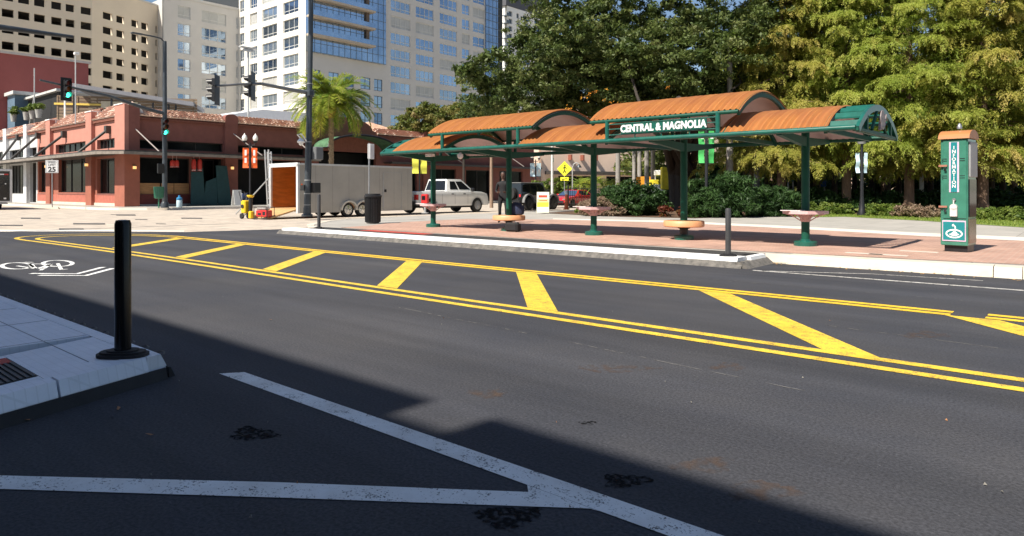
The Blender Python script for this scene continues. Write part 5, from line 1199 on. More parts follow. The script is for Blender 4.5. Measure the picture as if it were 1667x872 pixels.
# thin sign post seen edge-on and the litter bin
t_,n_=G(601,359.5,Z);o=thing('street_sign','narrow street sign seen edge-on behind the black litter bin','sign',t_,n_,Z,rot=R(20))
mb=MB();mb.tube([(0,0,0),(0,0,2.95)],.032,8);mb.build('post',M_steel,o)
mb=MB();mb.bbox(-.055,.055,-.02,.28,2.35,2.92,.01);mb.build('sign_plate',mat('sign_white',(.72,.72,.72)),o)
t_,n_=G(607,363.5,Z);o=thing('litter_bin','ribbed black litter bin on the brick sidewalk near the trailer','bin',t_,n_,Z)
mb=MB();mb.lathe([(.22,.02),(.24,.05),(.255,.9),(.24,.9),(.235,.85)],n=24)
for k in range(30):
    a=2*math.pi*k/30;mb.tube([(.262*math.cos(a),.262*math.sin(a),.05),(.283*math.cos(a),.283*math.sin(a),.93)],.012,4)
mb.build('bin_body',M_black,o);mb=MB();mb.lathe([(.25,.9),(.31,.92),(.31,.98),(.22,1.03),(.20,1.0),(.16,1.0)],n=24);mb.build('bin_rim',M_black,o,smooth=True)
mb=MB();mb.lathe([(.20,.84),(.245,1.045),(.262,1.04),(.265,.98),(.255,.955)],n=20);mb.build('liner_bag',M_blackmatte,o,smooth=True)
# A-frame advert board
def aframe(label,t,n,z,w_,h,m_,rot,bands=None,name='advert_board'):
    o=thing(name,label,'sign',t,n,z,rot=rot);a=.22
    for s,nm in ((-1,'front_board'),(1,'rear_board')):
        mb=MB();mb.add([(x,s*(a if zz<.1 else .02)+d,zz) for d in (0,.02) for x,zz in ((-w_/2,.04),(w_/2,.04),(w_/2,h),(-w_/2,h))],[(0,1,2,3),(7,6,5,4),(0,4,5,1),(1,5,6,2),(2,6,7,3),(3,7,4,0)])
        b=mb.build(nm,m_,o)
        if bands and s==-1:
            for (z0,z1,w2,mm) in bands:
                mb=MB();f=lambda zz:-(a+(.02-a)*(zz-.04)/(h-.04))-.004
                mb.quad((-w_*w2/2,f(z0),z0),(w_*w2/2,f(z0),z0),(w_*w2/2,f(z1),z1),(-w_*w2/2,f(z1),z1));mb.build('printed_panel',mm,b)
    return o
t_,n_=G(884,347,Z)
M_ay=mat('advert_yellow',(.85,.68,.04),.5,var=.15);M_ar=mat('advert_red',(.6,.05,.02),.5);M_ab=mat('advert_sky',(.55,.68,.72),.5);M_ac=mat('advert_cream',(.75,.72,.55),.5)
aframe('yellow, red and pale blue advertising board standing on the walk before the black off-road car',t_,n_,Z,.62,1.08,M_ac,R(35),[(.12,.32,.94,M_ab),(.32,.56,.94,M_ay),(.56,.74,.9,mat('advert_lime',(.65,.72,.25),.5)),(.62,.67,.7,M_ar),(.80,.92,.7,M_ar)])
t_,n_=-48.9,at_px(-48.9,386);aframe('small white A-frame board beside the teal panels at the restaurant front',t_,n_,Z,.7,1.2,M_white,R(100))
# pedestrian crossing sign
o=thing('crossing_sign','yellow diamond pedestrian crossing sign with arrow plaque beyond the shelter','sign',*G(919,334,Z),Z,rot=R(38))
mb=MB();mb.tube([(0,0,0),(0,0,2.9)],.04,8);mb.build('post',M_steel,o)
M_sy=mat('fluorescent_yellow',(.85,.85,.05),.5,var=.05)
mb=MB();q=.60;v=[(0,-.05,2.85-q),(q,-.05,2.85),(0,-.05,2.85+q),(-q,-.05,2.85)];mb.add(v+[(x,-.03,z_) for x,_,z_ in v],[(0,1,2,3),(7,6,5,4),(0,4,5,1),(1,5,6,2),(2,6,7,3),(3,7,4,0)]);dm=mb.build('diamond_plate',M_sy,o)
mb=MB();y_=-.056
mb.lathe([(.001,y_-.004),(.055,y_-.004),(.055,y_)],(.02,0,3.12),12,axis='y')
for a in (((0,2.92),(.04,3.06)),((.0,2.72),(.0,2.92)),((0,2.72),(-.13,2.5)),((0,2.72),(.12,2.52)),((.02,3.0),(.16,2.86)),((.02,3.0),(-.12,2.88))):
    p,r_=a;d=Vector((r_[0]-p[0],r_[1]-p[1])).normalized()*.03;mb.quad((p[0]-d.y,y_,p[1]+d.x),(p[0]+d.y,y_,p[1]-d.x),(r_[0]+d.y,y_,r_[1]-d.x),(r_[0]-d.y,y_,r_[1]+d.x))
mb.build('walker_symbol',M_black,dm)
mb=MB();mb.bbox(-.32,.32,-.05,-.035,1.92,2.2,.005);pl_=mb.build('arrow_plaque',M_sy,o)
mb=MB();mb.quad((.2,-.053,2.14),(.24,-.053,2.11),(-.08,-.053,1.99),(-.12,-.053,2.02));mb.poly([(-.22,-.053,1.95),(-.05,-.053,1.95),(-.14,-.053,2.07)]);mb.build('arrow',M_black,pl_)
# orange and white tubular marker in the road beyond
t_,n_=G(922,341,Z);o=thing('traffic_marker','orange tubular traffic marker with white top in front of the red car','marker',t_,n_,Z)
mb=MB();mb.lathe([(.2,0),(.2,.06),(.13,.08),(.08,1.0),(.05,1.05)],n=14);mb.build('tube',mat('marker_orange',(.75,.16,.05),.6),o,smooth=True);mb=MB();mb.lathe([(.10,.92),(.095,1.12),(.02,1.16)],n=14);mb.build('white_band',M_white,o,smooth=True)
# poles behind the shelter
t_,n_=G(899,336,Z);o=thing('utility_pole','white round steel pole behind the shelter','pole',t_,n_,Z)
mb=MB();mb.tube([(0,0,0),(0,0,6.5)],[.10,.08],12);mb.build('pole',mat('off_white_pole',(.62,.62,.60),.5),o,smooth=True)
mb=MB();mb.bbox(-.12,.12,-.02,.02,3.2,3.5,.01);mb.build('small_green_plate',M_teal,o)
t_,n_=G(800,338,Z);o=thing('timber_pole','brown timber pole with a small bracket behind the pickup','pole',t_,n_,Z)
mb=MB();mb.tube([(0,0,0),(0,0,3.6)],[.13,.10],12);mb.build('pole',mat('weathered_timber',(.25,.17,.12),.85,var=.3,vs=4,stretch=(8,8,1)),o,smooth=True)
mb=MB();mb.tube([(0,0,3.5),(-.5,-.3,3.95)],.03,6);mb.tube([(0,0,3.55),(.1,0,3.9)],.05,6);mb.build('bracket',M_grey,o)
t_,n_=G(932,333,Z);o=thing('park_light','dark curved hooded park light behind the crossing sign','lamp post',t_,n_,Z,rot=R(30))
mb=MB();mb.tube([(0,0,0),(0,0,3.0),(.1,0,3.3),(.3,0,3.42),(.5,0,3.3)],.05,8);mb.build('pole',M_grey,o,smooth=True);mb=MB();mb.lathe([(.05,3.3),(.2,3.1),(.22,3.02)],(.52,0,0),12);mb.build('lamp_hood',M_pole,o,smooth=True)
# generators and hand tools at the trailer
t_,n_=G(430,357,0);o=thing('generator','red portable generator standing on the paving by the trailer ramp','generator',t_,n_,0,rot=R(20))
mb=MB();mb.bbox(-.30,.30,-.2,.2,.12,.42,.03);mb.build('engine_block',M_red,o)
mb=MB()
for x in (-.36,.36):
    mb.tube([(x,-.24,.02),(x,-.24,.55),(x,.24,.55),(x,.24,.02),(x,-.24,.02)],.018,6)
for y in (-.24,.24): mb.tube([(-.36,y,.55),(.36,y,.55)],.018,6);mb.tube([(-.36,y,.05),(.36,y,.05)],.018,6)
mb.build('tube_frame',M_black,o);mb=MB();mb.bbox(-.28,.2,-.18,.18,.43,.54,.03);mb.build('fuel_tank',mat('pale_tank',(.5,.45,.42),.5),o)
mb=MB();mb.box(-.18,.0,-.205,-.2,.2,.3);mb.box(.08,.22,-.205,-.2,.2,.36);mb.build('control_panel',M_black,o)
t_,n_=G(405,356,0);o=thing('surface_grinder','yellow walk-behind grinding machine with black handle near the trailer ramp','machine',t_,n_,0,rot=R(10))
mb=MB();mb.bbox(-.32,-.02,-.2,.2,.25,.85,.04);mb.bbox(.1,.28,-.12,.12,.02,.36,.03);mb.build('yellow_housing',mat('machine_yellow',(.75,.50,.02),.4,var=.1),o)
mb=MB();mb.lathe([(.02,-.02),(.10,-.02),(.16,.04),(.16,.10)],(.12,0,1.0),14);mb.build('yellow_funnel',mat('machine_yellow',(.75,.50,.02)),o)
mb=MB();mb.tube([(.12,0,.2),(.12,0,1.0)],.09,10);mb.tube([(-.3,-.15,.8),(-.5,-.15,1.25),(-.5,.15,1.25),(-.3,.15,.8)],.02,6);mb.lathe([(.001,-.02),(.09,-.02),(.09,.02),(.001,.02)],(-.17,-.215,.58),14,axis='y');mb.tube([(-.3,-.2,.03),(-.0,-.3,.15),(.1,-.1,.3)],.02,6);mb.build('black_parts',M_black,o)
mb=MB();mb.lathe([(.03,-.03),(.13,-.03),(.13,.03),(.03,.03)],(-.25,-.18,.13),14,axis='y');mb.lathe([(.03,-.03),(.13,-.03),(.13,.03),(.03,.03)],(-.25,.18,.13),14,axis='y');mb.build('wheel_pair',M_tyre,o)
# things in front of the restaurant
t_=-47.1;n_=at_px(-47.1,258);o=thing('litter_bin','green ribbed litter bin hung on the signal pole','bin',-47.05,n_,Z+.0)
mb=MB();mb.lathe([(.22,.62),(.27,.68),(.30,1.35),(.31,1.42),(.27,1.42)],n=18);mb.tube([(0,0,0),(0,0,.64)],.05,8)
for k in range(18): a=2*math.pi*k/18;mb.tube([(.275*math.cos(a),.275*math.sin(a),.68),(.312*math.cos(a),.312*math.sin(a),1.38)],.014,4)
mb.build('bin_body',mat('mid_green_paint',(.03,.15,.09),.5),o)
o=thing('water_jug','blue and white plastic drink cooler on the restaurant kerb','cooler',-48.2,at_px(-48.2,292),Z)
mb=MB();mb.lathe([(.17,0),(.19,.05),(.19,.45),(.16,.5)],n=14);mb.build('body',mat('pale_cooler',(.45,.58,.65),.5),o,smooth=True);mb=MB();mb.lathe([(.18,.5),(.2,.54),(.17,.66),(.08,.7),(.07,.82),(.02,.83)],n=14);mb.build('blue_lid',mat('blue_plastic',(.03,.2,.4),.4),o,smooth=True)
M_tp=mat('teal_canvas',(.010,.05,.055),.7,var=.2,vs=4)
for i,(px,lb,lean_) in enumerate(((322,'leftmost of the three tall teal folded screens at the restaurant front',.05),(342,'middle one of the three tall teal folded screens, lower than the others',-.04),(366,'rightmost of the three tall teal folded screens, leaning beside the brick pier',.16))):
    o=thing('teal_screen',lb,'screen',-51.9,at_px(-51.9,px),Z,rot=RV);h_=(2.9,2.2,3.1)[i];w2=.55
    mb=MB();mb.add([(-w2,-.05,.1),(w2,-.05,.1),(w2-lean_*4*.5,.12,h_),(-w2*.6-lean_*4*.5,.12,h_-.35*(i==1)),(-w2,.02,.1),(w2,.02,.1),(w2-lean_*4*.5,.18,h_),(-w2*.6-lean_*4*.5,.18,h_-.35*(i==1))],[(0,1,2,3),(7,6,5,4),(0,4,5,1),(1,5,6,2),(2,6,7,3),(3,7,4,0)]);mb.build('panel',M_tp,o)
    mb=MB();mb.bbox(-w2-.2,w2+.2,-.25,.25,.0,.09,.02);mb.build('foot_tray',M_tp,o)
M_lan=mat('red_lantern',(.45,.03,.02),.5,var=.2)
for px,py,lb in ((281,266,'first of the red hanging lanterns from the left under the marquee'),(287.5,266,'second of the red hanging lanterns from the left under the marquee'),(315.5,268,'third of the red hanging lanterns from the left under the marquee'),(325,268,'rightmost red hanging lantern under the marquee')):
    n_,z_=FT(-51.9,px,py);s_=1.0 if px>300 else .6
    o=thing('red_lantern',lb,'lantern',-51.9,n_,z_);mb=MB();mb.lathe([(.03,.45*s_),(.12,.4*s_),(.17,.2*s_),(.17,-.25*s_),(.12,-.42*s_),(.2,-.5*s_)],n=12);mb.build('shade',M_lan,o,smooth=True)
    mb=MB();mb.tube([(0,0,.42*s_),(0,0,max(.5,3.95-z_))],.012,4);mb.lathe([(.1,-.5*s_),(.17,-.42*s_),(.17,-.38*s_)],n=10);mb.build('cord',mat('pale_trim',(.6,.4,.38),.6),o)
for px in (1,): 
    o=thing('menu_items','jumble of bottles and boxes displayed inside the left shop window','display',-63.5,19.75,1.2)
    mb=MB();r5=random.Random(3)
    for k in range(22):
        x=-3.6+k*.33;h_=r5.uniform(.2,.9);mb.box(x-.09,x+.09,-.1,.08,0,h_,r5.randrange(4))
    mb.build('goods',[mat('good_blue',(.05,.08,.2),.5),mat('good_tan',(.3,.22,.12),.5),mat('good_red',(.25,.05,.04),.5),M_dark],o)
o=thing('folding_chair','white and blue folding things leaning by the dark doorway beside the lamp','chair',-49.3,at_px(-49.3,393),Z)
mb=MB();mb.tube([(-.25,0,0),(.1,0,.95)],.025,6);mb.tube([(.25,0,0),(-.1,0,.95)],.025,6);mb.tube([(-.25,.4,0),(.1,.4,.95)],.025,6);mb.tube([(.25,.4,0),(-.1,.4,.95)],.025,6);mb.build('frame',M_white,o)
mb=MB();mb.box(-.15,.15,.0,.4,.5,.54);mb.box(.08,.13,.0,.4,.6,.95);mb.build('seat',mat('blue_fabric',(.08,.12,.25),.7),o)
# red item behind the pickup tail
t_,n_=G(692,347,Z);o=thing('newspaper_box','red newspaper box on a short stand in front of the pickup tail','box',t_,n_,Z,rot=R(30))
mb=MB();mb.bbox(-.17,.17,-.15,.15,.42,.98,.04);mb.build('box',M_red,o);mb=MB();mb.tube([(0,0,0),(0,0,.43)],.06,8);mb.bbox(-.16,.16,-.13,.13,0,.04,.01);mb.build('stand',M_grey,o)
mb=MB();mb.box(-.12,.05,-.165,-.151,.68,.88);mb.build('window',M_glassdark,o)
# small pay box post on the walk seen behind the shelter, and a bench bag
# people
def human(name,label,t,n,z,rot,J,cloth,skinm,hair,headpos,H=1.75):
    o=thing(name,label,'person',t,n,z,rot=rot)
    V=[];E=[];Rd=[]
    idx={}
    for k,(p,r_) in J['v'].items(): idx[k]=len(V);V.append(p);Rd.append(r_)
    E=[(idx[a],idx[b]) for a,b in J['e']]
    me=bpy.data.meshes.new('body');me.from_pydata(V,E,[]);ob=bpy.data.objects.new('body',me);COL.objects.link(ob)
    md=ob.modifiers.new('s','SKIN');md.use_smooth_shade=True
    sv=me.skin_vertices[0].data
    for i,r_ in enumerate(Rd): sv[i].radius=r_ if isinstance(r_,tuple) else (r_,r_);sv[i].use_root=(i==0)
    ob.modifiers.new('u','SUBSURF').levels=2
    dg=bpy.context.evaluated_depsgraph_get();m2=bpy.data.meshes.new_from_object(ob.evaluated_get(dg));ob.modifiers.clear();ob.data=m2
    for m_ in cloth: m2.materials.append(m_)
    J['paint'](m2)
    ob.parent=o;ORG[ob.name]=ORG[o.name]
    hx_,hy_,hz=headpos
    mb=MB();mb.lathe([(.02,-.125),(.055,-.115),(.068,-.07),(.078,-.01),(.082,.04),(.07,.09),(.04,.118),(.005,.125)],(hx_,hy_,hz),16)
    mb.lathe([(.001,-.03),(.014,-.02),(.012,.01),(.001,.02)],(hx_,hy_-.085,hz-.01),6);mb.lathe([(.001,-.03),(.012,0),(.001,.03)],(hx_-.083,hy_,hz),6);mb.lathe([(.001,-.03),(.012,0),(.001,.03)],(hx_+.083,hy_,hz),6)
    hd=mb.build('head',skinm,o,smooth=True)
    mb=MB()
    for s in (-.03,.03): mb.lathe([(.001,-.006),(.009,0),(.001,.006)],(hx_+s,hy_-.074,hz+.012),6)
    mb.box(hx_-.022,hx_+.022,hy_-.076,hy_-.07,hz-.062,hz-.055);mb.build('eyes_and_mouth',M_dark,hd)
    mb=MB();mb.lathe([(.088,-.0),(.092,.05),(.08,.10),(.045,.132),(.003,.14)],(hx_,hy_+.018,hz),14);mb.build('hair',hair,hd,smooth=True)
    return o
M_skin=mat('skin',(.09,.045,.03),.55,var=.1);M_cd=mat('black_clothes',(.012,.012,.014),.8,var=.3,vs=6);M_cb=mat('blue_jeans',(.03,.045,.10),.8,var=.3,vs=9);M_hair=mat('dark_hair',(.01,.008,.006),.6)
def paint_fn(rule):
    def f(me):
        mi=[rule(p.center) for p in me.polygons];me.polygons.foreach_set('material_index',mi);me.update()
    return f
def fingers(v,e,hand,base,dirs):
    for k,d in enumerate(dirs):
        a=f'{base}{k}a';b=f'{base}{k}b'
        p=v[hand][0];v[a]=((p[0]+d[0]*.5,p[1]+d[1]*.5,p[2]+d[2]*.5),.010);v[b]=((p[0]+d[0],p[1]+d[1],p[2]+d[2]*1.0),.008);e+=[(hand,a),(a,b)]
V={'pel':((0,0,.95),(.15,.11)),'ab':((0,0,1.12),(.135,.10)),'ch':((0,-.01,1.33),(.165,.115)),'nk0':((0,.0,1.47),(.075,.07)),'nk':((0,-.01,1.54),.052),'hd':((0,-.01,1.60),.05)}
Ed=[('pel','ab'),('ab','ch'),('ch','nk0'),('nk0','nk'),('nk','hd')]
for s,c in ((-1,'l'),(1,'r')):
    V.update({c+'hip':((s*.10,0,.86),.095),c+'kn':((s*.12,-.02,.50),.062),c+'cf':((s*.12,0,.36),.06),c+'an':((s*.125,.01,.09),.042),c+'to':((s*.14,-.15,.04),(.042,.03)),c+'sh':((s*.19,0,1.42),.065),c+'el':((s*.26,.03,1.13),.043),c+'wr':((s*.16,-.20,1.08),.030),c+'ha':((s*.10,-.26,1.10),(.036,.02))})
    Ed+=[('pel',c+'hip'),(c+'hip',c+'kn'),(c+'kn',c+'cf'),(c+'cf',c+'an'),(c+'an',c+'to'),('ch',c+'sh'),(c+'sh',c+'el'),(c+'el',c+'wr'),(c+'wr',c+'ha')]
    fingers(V,Ed,c+'ha',c+'f',[(-s*.05,-.05,.03),(-s*.055,-.055,.01),(-s*.05,-.055,-.01),(-s*.045,-.045,-.03),(s*.01,-.04,.04)])
t_,n_=G(813,363,Z)
human('person','standing person in all-black clothes behind the left tan round seat',t_,n_+.2,Z,R(30),{'v':V,'e':Ed,'paint':paint_fn(lambda c:1 if ((abs(c[2]-1.09)<.055 and c[1]<-.19) or c[2]>1.5) else 0)},[M_cd,M_skin],M_skin,M_hair,(0,-.02,1.69))
# rucksack on the far side of the seat
o=thing('rucksack','dark blue rucksack with pale edge piping on the left tan round seat','bag',-12.72,SN+.22,Z+.447,rot=R(35))
mb=MB();mb.lathe([(.15,0),(.21,.03),(.23,.14),(.20,.27),(.12,.35),(.02,.37)],n=16);mb.v=[(v[0]*1.15,v[1]*.7,v[2]) for v in mb.v];mb.build('bag_body',mat('navy_fabric',(.02,.03,.07),.8,var=.3,vs=9),o,smooth=True)
mb=MB();mb.tube([(-.24,-.06,.02),(-.255,-.06,.16),(-.19,-.06,.30),(-.08,-.06,.37)],.014,6);mb.build('piping',M_white,o,smooth=True)
# bag under the round seat
o=thing('shoulder_bag','dark bag lying under the left tan round seat','bag',-12.4,SN-.28,Z)
mb=MB();mb.bbox(-.24,.24,-.12,.12,0,.26,.05);mb.build('bag_body',M_cd,o);mb=MB();mb.tube([(-.15,0,.25),(-.1,0,.29),(.1,0,.29),(.15,0,.25)],.012,6);mb.build('handle',M_black,o)
# ---------------- vegetation ----------------
M_bark=mat('grey_brown_bark',(.038,.03,.024),.9,var=.35,vs=4,stretch=(6,6,1),bump=.8,bs=14)
M_barkc=mat('reddish_bark',(.17,.11,.075),.9,var=.35,vs=4,stretch=(8,8,1),bump=.6,bs=16)
M_oak=leafmat('oak_leaves',[(.030,.052,.012),(.065,.10,.020),(.12,.155,.038),(.22,.235,.09)],.3)
M_cyp=leafmat('cypress_needles',[(.11,.17,.022),(.22,.29,.038),(.36,.41,.070),(.50,.46,.12)],.48)
M_cyp2=leafmat('bronze_cypress_needles',[(.11,.155,.022),(.24,.27,.038),(.42,.39,.080),(.56,.43,.15)],.48)
M_shr=leafmat('dark_shrub_leaves',[(.015,.04,.010),(.03,.07,.015),(.06,.12,.03)],.25)
M_shl=leafmat('light_shrub_leaves',[(.06,.11,.015),(.13,.19,.03),(.22,.26,.05)],.35)
M_dry=leafmat('pinkish_dry_shrub',[(.14,.12,.06),(.26,.19,.12),(.33,.22,.16)],.3)
M_palm=leafmat('palm_leaves',[(.11,.20,.03),(.24,.34,.05),(.46,.48,.07),(.60,.48,.08)],.45)
M_far=leafmat('distant_leaves',[(.04,.07,.014),(.09,.12,.025),(.17,.18,.04)],.3)
def leaf_mesh(name,P,U,Vv,var,m):
    """P centres (N,3); U, Vv half axes (N,3) -> diamond leaves"""
    N=len(P);v=np.empty((N,4,3),np.float32);v[:,0]=P-U;v[:,1]=P-Vv*.9+U*.1;v[:,2]=P+U;v[:,3]=P+Vv*.9+U*.1
    me=bpy.data.meshes.new(name);me.vertices.add(N*4);me.vertices.foreach_set('co',v.reshape(-1))
    me.loops.add(N*4);me.loops.foreach_set('vertex_index',np.arange(N*4,dtype=np.int32))
    me.polygons.add(N);me.polygons.foreach_set('loop_start',np.arange(0,N*4,4,dtype=np.int32));me.polygons.foreach_set('loop_total',np.full(N,4,np.int32))
    me.materials.append(m);me.update(calc_edges=True)
    a=me.attributes.new('leafvar','FLOAT','FACE');a.data.foreach_set('value',var.astype(np.float32));return me
def place_mesh(name,me,parent=None,t=0,n=0,z=0,rot=0):
    ob=bpy.data.objects.new(name,me);COL.objects.link(ob)
    if parent is not None: ob.parent=parent;ORG[ob.name]=ORG.get(parent.name)
    else: ob.location=W(t,n,z);ob.rotation_euler=(0,0,RZ+rot);ORG[ob.name]=(t,n,z)
    return ob
def unit(rng,N):
    d=rng.normal(size=(N,3));return d/np.linalg.norm(d,axis=1,keepdims=True)
def cloud(blobs,N,size,seed,sub=.5,flat=.75,hang=0,shell=.55,asp=.5,upb=.6):
    """blobs: (x,y,z,r). sub-clumps sit near each blob's shell, leaves fill the sub-clumps."""
    rng=np.random.default_rng(seed);B=np.array(blobs,float);wgt=B[:,3]**2;wgt/=wgt.sum()
    nc=max(20,int(N/70));bi=rng.choice(len(B),nc,p=wgt);d=unit(rng,nc);rad=(shell+(1-shell)*rng.random(nc)**.6)*B[bi,3]
    C=B[bi,:3]+d*rad[:,None]*np.array([1,1,flat]);cr=sub*(.5+rng.random(nc))
    ci=rng.integers(0,nc,N);q=unit(rng,N)*(rng.random(N)**.45)[:,None]*cr[ci][:,None]*np.array([1,1,.6]);P=C[ci]+q
    nrm=unit(rng,N)+np.array([0,0,upb]);nrm/=np.linalg.norm(nrm,axis=1,keepdims=True)
    ax=unit(rng,N)
    if hang: ax=ax*(1-hang)+d[ci]*.5*hang+np.array([0,0,-1.0])*hang
    U=ax-nrm*(ax*nrm).sum(1,keepdims=True);U/=np.linalg.norm(U,axis=1,keepdims=True)
    Vv=np.cross(nrm,U);s=size*(.6+.8*rng.random(N))
    cv=rng.random(nc);var=np.clip(.65*cv[ci]+.35*rng.random(N),0,1)
    return P,U*s[:,None],Vv*s[:,None]*asp,var
def cat(*L): return [np.concatenate([l[i] for l in L]) for i in range(4)]
def limb(mb,p0,p1,r0,r1,seed,wob=.15,n=6):
    rr=random.Random(seed);pts=[];p0=Vector(p0);p1=Vector(p1);L=(p1-p0).length
    for i in range(n+1):
        f=i/n;k=math.sin(f*math.pi)*wob*L;pts.append(p0.lerp(p1,f)+Vector((rr.uniform(-1,1)*k*.3,rr.uniform(-1,1)*k*.3,k*.3)))
    mb.tube(pts,[r0+(r1-r0)*i/n for i in range(n+1)],8)
# live oak behind the shelter
def loc(px,py,Y,o): t,n,z=DP(px,py,Y);return (t-o[0],n-o[1],z-o[2])
ot,on=G(1110,342,Z);oo=(ot,on,Z)
oak=thing('oak_tree','huge dark green oak with several trunks rising behind the bus shelter','tree',ot,on,Z)
YO=on*c0-ot*s0
ob_=[(790,140,31,1.3),(765,112,30,.9),(752,122,30,.6),(800,95,31,.9),(818,130,32,1.6),(790,170,32,1.1),(835,165,31,1.3),(862,110,33,2.0),(850,62,33,1.1),(885,50,33,1.7),(905,100,31,2.2),(900,0,34,2.3),(930,50,30,2.4),(960,110,31,2.3),(990,30,33,3.0),(1000,150,34,1.8),(1045,80,30,2.6),(1080,150,32,2.0),(1100,30,32,3.2),(1130,100,29,2.4),(1160,160,33,2.0),(1190,60,31,2.8),(1230,110,34,2.0),(1250,30,33,2.6),(1220,170,35,1.7),(880,170,34,1.3),(930,165,35,1.4),(1010,-60,32,3.4),(1130,-80,31,3.6),(900,-70,33,2.6),(1240,-60,33,3.2),(950,-130,35,3.2),(1080,-180,32,4),(1200,-160,33,3.6),(1290,60,36,2.0)]
bl_=[(*loc(a,b,Y+(YO-32)*.6,oo),r_) for a,b,Y,r_ in ob_]
bl_+=[(*loc(a,b,YO+dy,oo),r_) for a,b,dy,r_ in ((830,150,0,1.2),(870,140,-1,1.4),(905,150,-1.5,1.5),(940,140,-1.5,1.6),(975,170,-1,1.4),(1010,120,-2,1.9),(1030,175,-1,1.4),(1070,110,-2,1.8),(1100,180,-1,1.5),(1140,150,-2,1.7),(1180,140,-1,1.8),(1060,200,0,1.2),(1150,200,1,1.3),(985,95,-2,1.8),(930,90,-1.5,1.7),(1210,150,-1,1.6),(1000,200,.5,1.3),(770,150,-.5,1.2),(785,185,0,1.2),(815,175,-.5,1.5),(850,175,-1,1.5),(885,185,-1.5,1.4),(920,180,-2,1.5),(955,185,-2.5,1.4),(990,150,-2.5,1.6),(1030,140,-2.5,1.6),(760,165,0,.8),(960,120,-4,1.5),(1000,150,-4,1.4),(1030,100,-4,1.6),(1065,150,-4,1.5),(1090,110,-4.5,1.5),(1040,190,-3,1.2),(1080,190,-3,1.2),(1120,160,-4,1.4),(900,100,2,1.8),(960,60,3,2.2),(1050,60,3,2.4),(1150,50,3,2.4))]
parts=cloud(bl_,190000,.088,11,sub=.36,flat=.8)
parts=cat(parts,cloud([(b[0],b[1],b[2],b[3]*.55) for b in bl_],40000,.17,12,sub=.5))
place_mesh('crown',leaf_mesh('crown',*parts,M_oak),oak)
mb=MB();fork=[(1070,175,32),(1150,150,33),(1105,130,32),(1050,160,33),(1170,150,34)]
for i in range(9):
    a=2*math.pi*i/9;rr_=.42;f=fork[i%5];p=(rr_*math.cos(a),rr_*math.sin(a),-.1);q=Vector(loc(f[0],f[1]+30,f[2],oo));mid=Vector((p[0]*1.3,p[1]*1.3,2.2))
    mb.tube([Vector(p)*1.5,Vector((p[0],p[1],.5)),mid,mid.lerp(q,.4)+Vector((0,0,.3)),q],[.42,.30,.26,.2,.14],9)
mb.lathe([(.95,-.1),(.7,.3),(.55,1.0),(.55,2.2)],n=14);mb.build('trunk',M_bark,oak,smooth=True)
mb=MB()
for i,b in enumerate(bl_[14:30:8]):
    f=fork[min(range(5),key=lambda k:(Vector(loc(fork[k][0],fork[k][1]+30,fork[k][2],oo))-Vector(b[:3])).length)];limb(mb,loc(f[0],f[1]+30,f[2],oo),b[:3],.08,.02,i)
mb.build('limbs',M_bark,oak,smooth=True)
# a few yellow-orange flowering vines seen in the oak
rng=np.random.default_rng(5);fl=[(*loc(a,b,29.5,oo),.28) for a,b in ((965,150),(975,147),(990,165),(1083,140),(1086,138),(985,150),(932,172),(957,158),(1005,172))]
tag(place_mesh('orange_flowers',leaf_mesh('orange_flowers',*cloud(fl,90,.05,9,sub=.16),leafmat('orange_flower',[(.5,.12,.02),(.75,.30,.03),(.7,.42,.05)],.3)),oak),kind='stuff')
# bald cypresses
def cypress_crown(seed,H=14,Rb=4.6,z0=2.3,N=34000,boughs=120):
    """boughs radiate from the trunk; each carries flat feathery sprays whose tips hang"""
    rng=np.random.default_rng(seed);Ps=[];Us=[];Vs=[];va=[];lim=[]
    for k in range(boughs):
        z=z0+(H-z0)*(k/boughs)**1.05+rng.normal()*.25;L=Rb*(1-(z-z0)/(H-z0)*.70)*(.5+.6*rng.random());a=k*2.399+rng.normal()*.4
        c,s=math.cos(a),math.sin(a);ns=int(10+L*5.5);tone=rng.random();rise=rng.uniform(-.12,.22)
        for q in range(ns):
            f=(.18+.82*rng.random()**.75);x0=f*L;o0=rng.normal()*.20*L*(1.15-f)+rng.normal()*.10
            zc=z+rise*x0-.05*x0*x0;da=a+math.copysign(rng.uniform(.1,1.0),o0);ln=rng.uniform(.45,1.0);dr=rng.uniform(.45,1.25)
            n_=max(20,int(N/boughs/ns*ln*1.35));g=rng.random(n_);wd=.28*ln*(1-.5*g)*(.35+g*(1-g)*2.8)
            off=rng.uniform(-1,1,n_)*wd;dc,ds=math.cos(da),math.sin(da)
            bx=c*x0-s*o0;by=s*x0+c*o0;rr_=g*ln;out=rr_*(1-.35*g)
            x=bx+dc*out-ds*off;y=by+ds*out+dc*off;zz=zc-dr*ln*g*g*.75-np.abs(off)*.55+rng.normal(size=n_)*.045
            Ps.append(np.stack([x,y,zz],1))
            sg=np.sign(off);ax=np.stack([dc*.75-ds*sg*.55,ds*.75+dc*sg*.55,-.25-dr*g*.9],1)+rng.normal(size=(n_,3))*.34;ax/=np.linalg.norm(ax,axis=1,keepdims=True)
            nr=np.array([dc*.35,ds*.35,.8])+rng.normal(size=(n_,3))*.35;v=np.cross(nr,ax);v/=np.linalg.norm(v,axis=1,keepdims=True)
            sz=.060*(.5+.9*rng.random(n_));Us.append(ax*sz[:,None]);Vs.append(v*sz[:,None]*.30)
            va.append(np.clip(.10+.30*tone+.25*rng.random()+.22*rng.random(n_)+.22*g,0,1))
        lim.append((c*L*.85,s*L*.85,z+rise*L*.85-.05*(L*.85)**2,z))
    return np.concatenate(Ps),np.concatenate(Us),np.concatenate(Vs),np.concatenate(va),lim
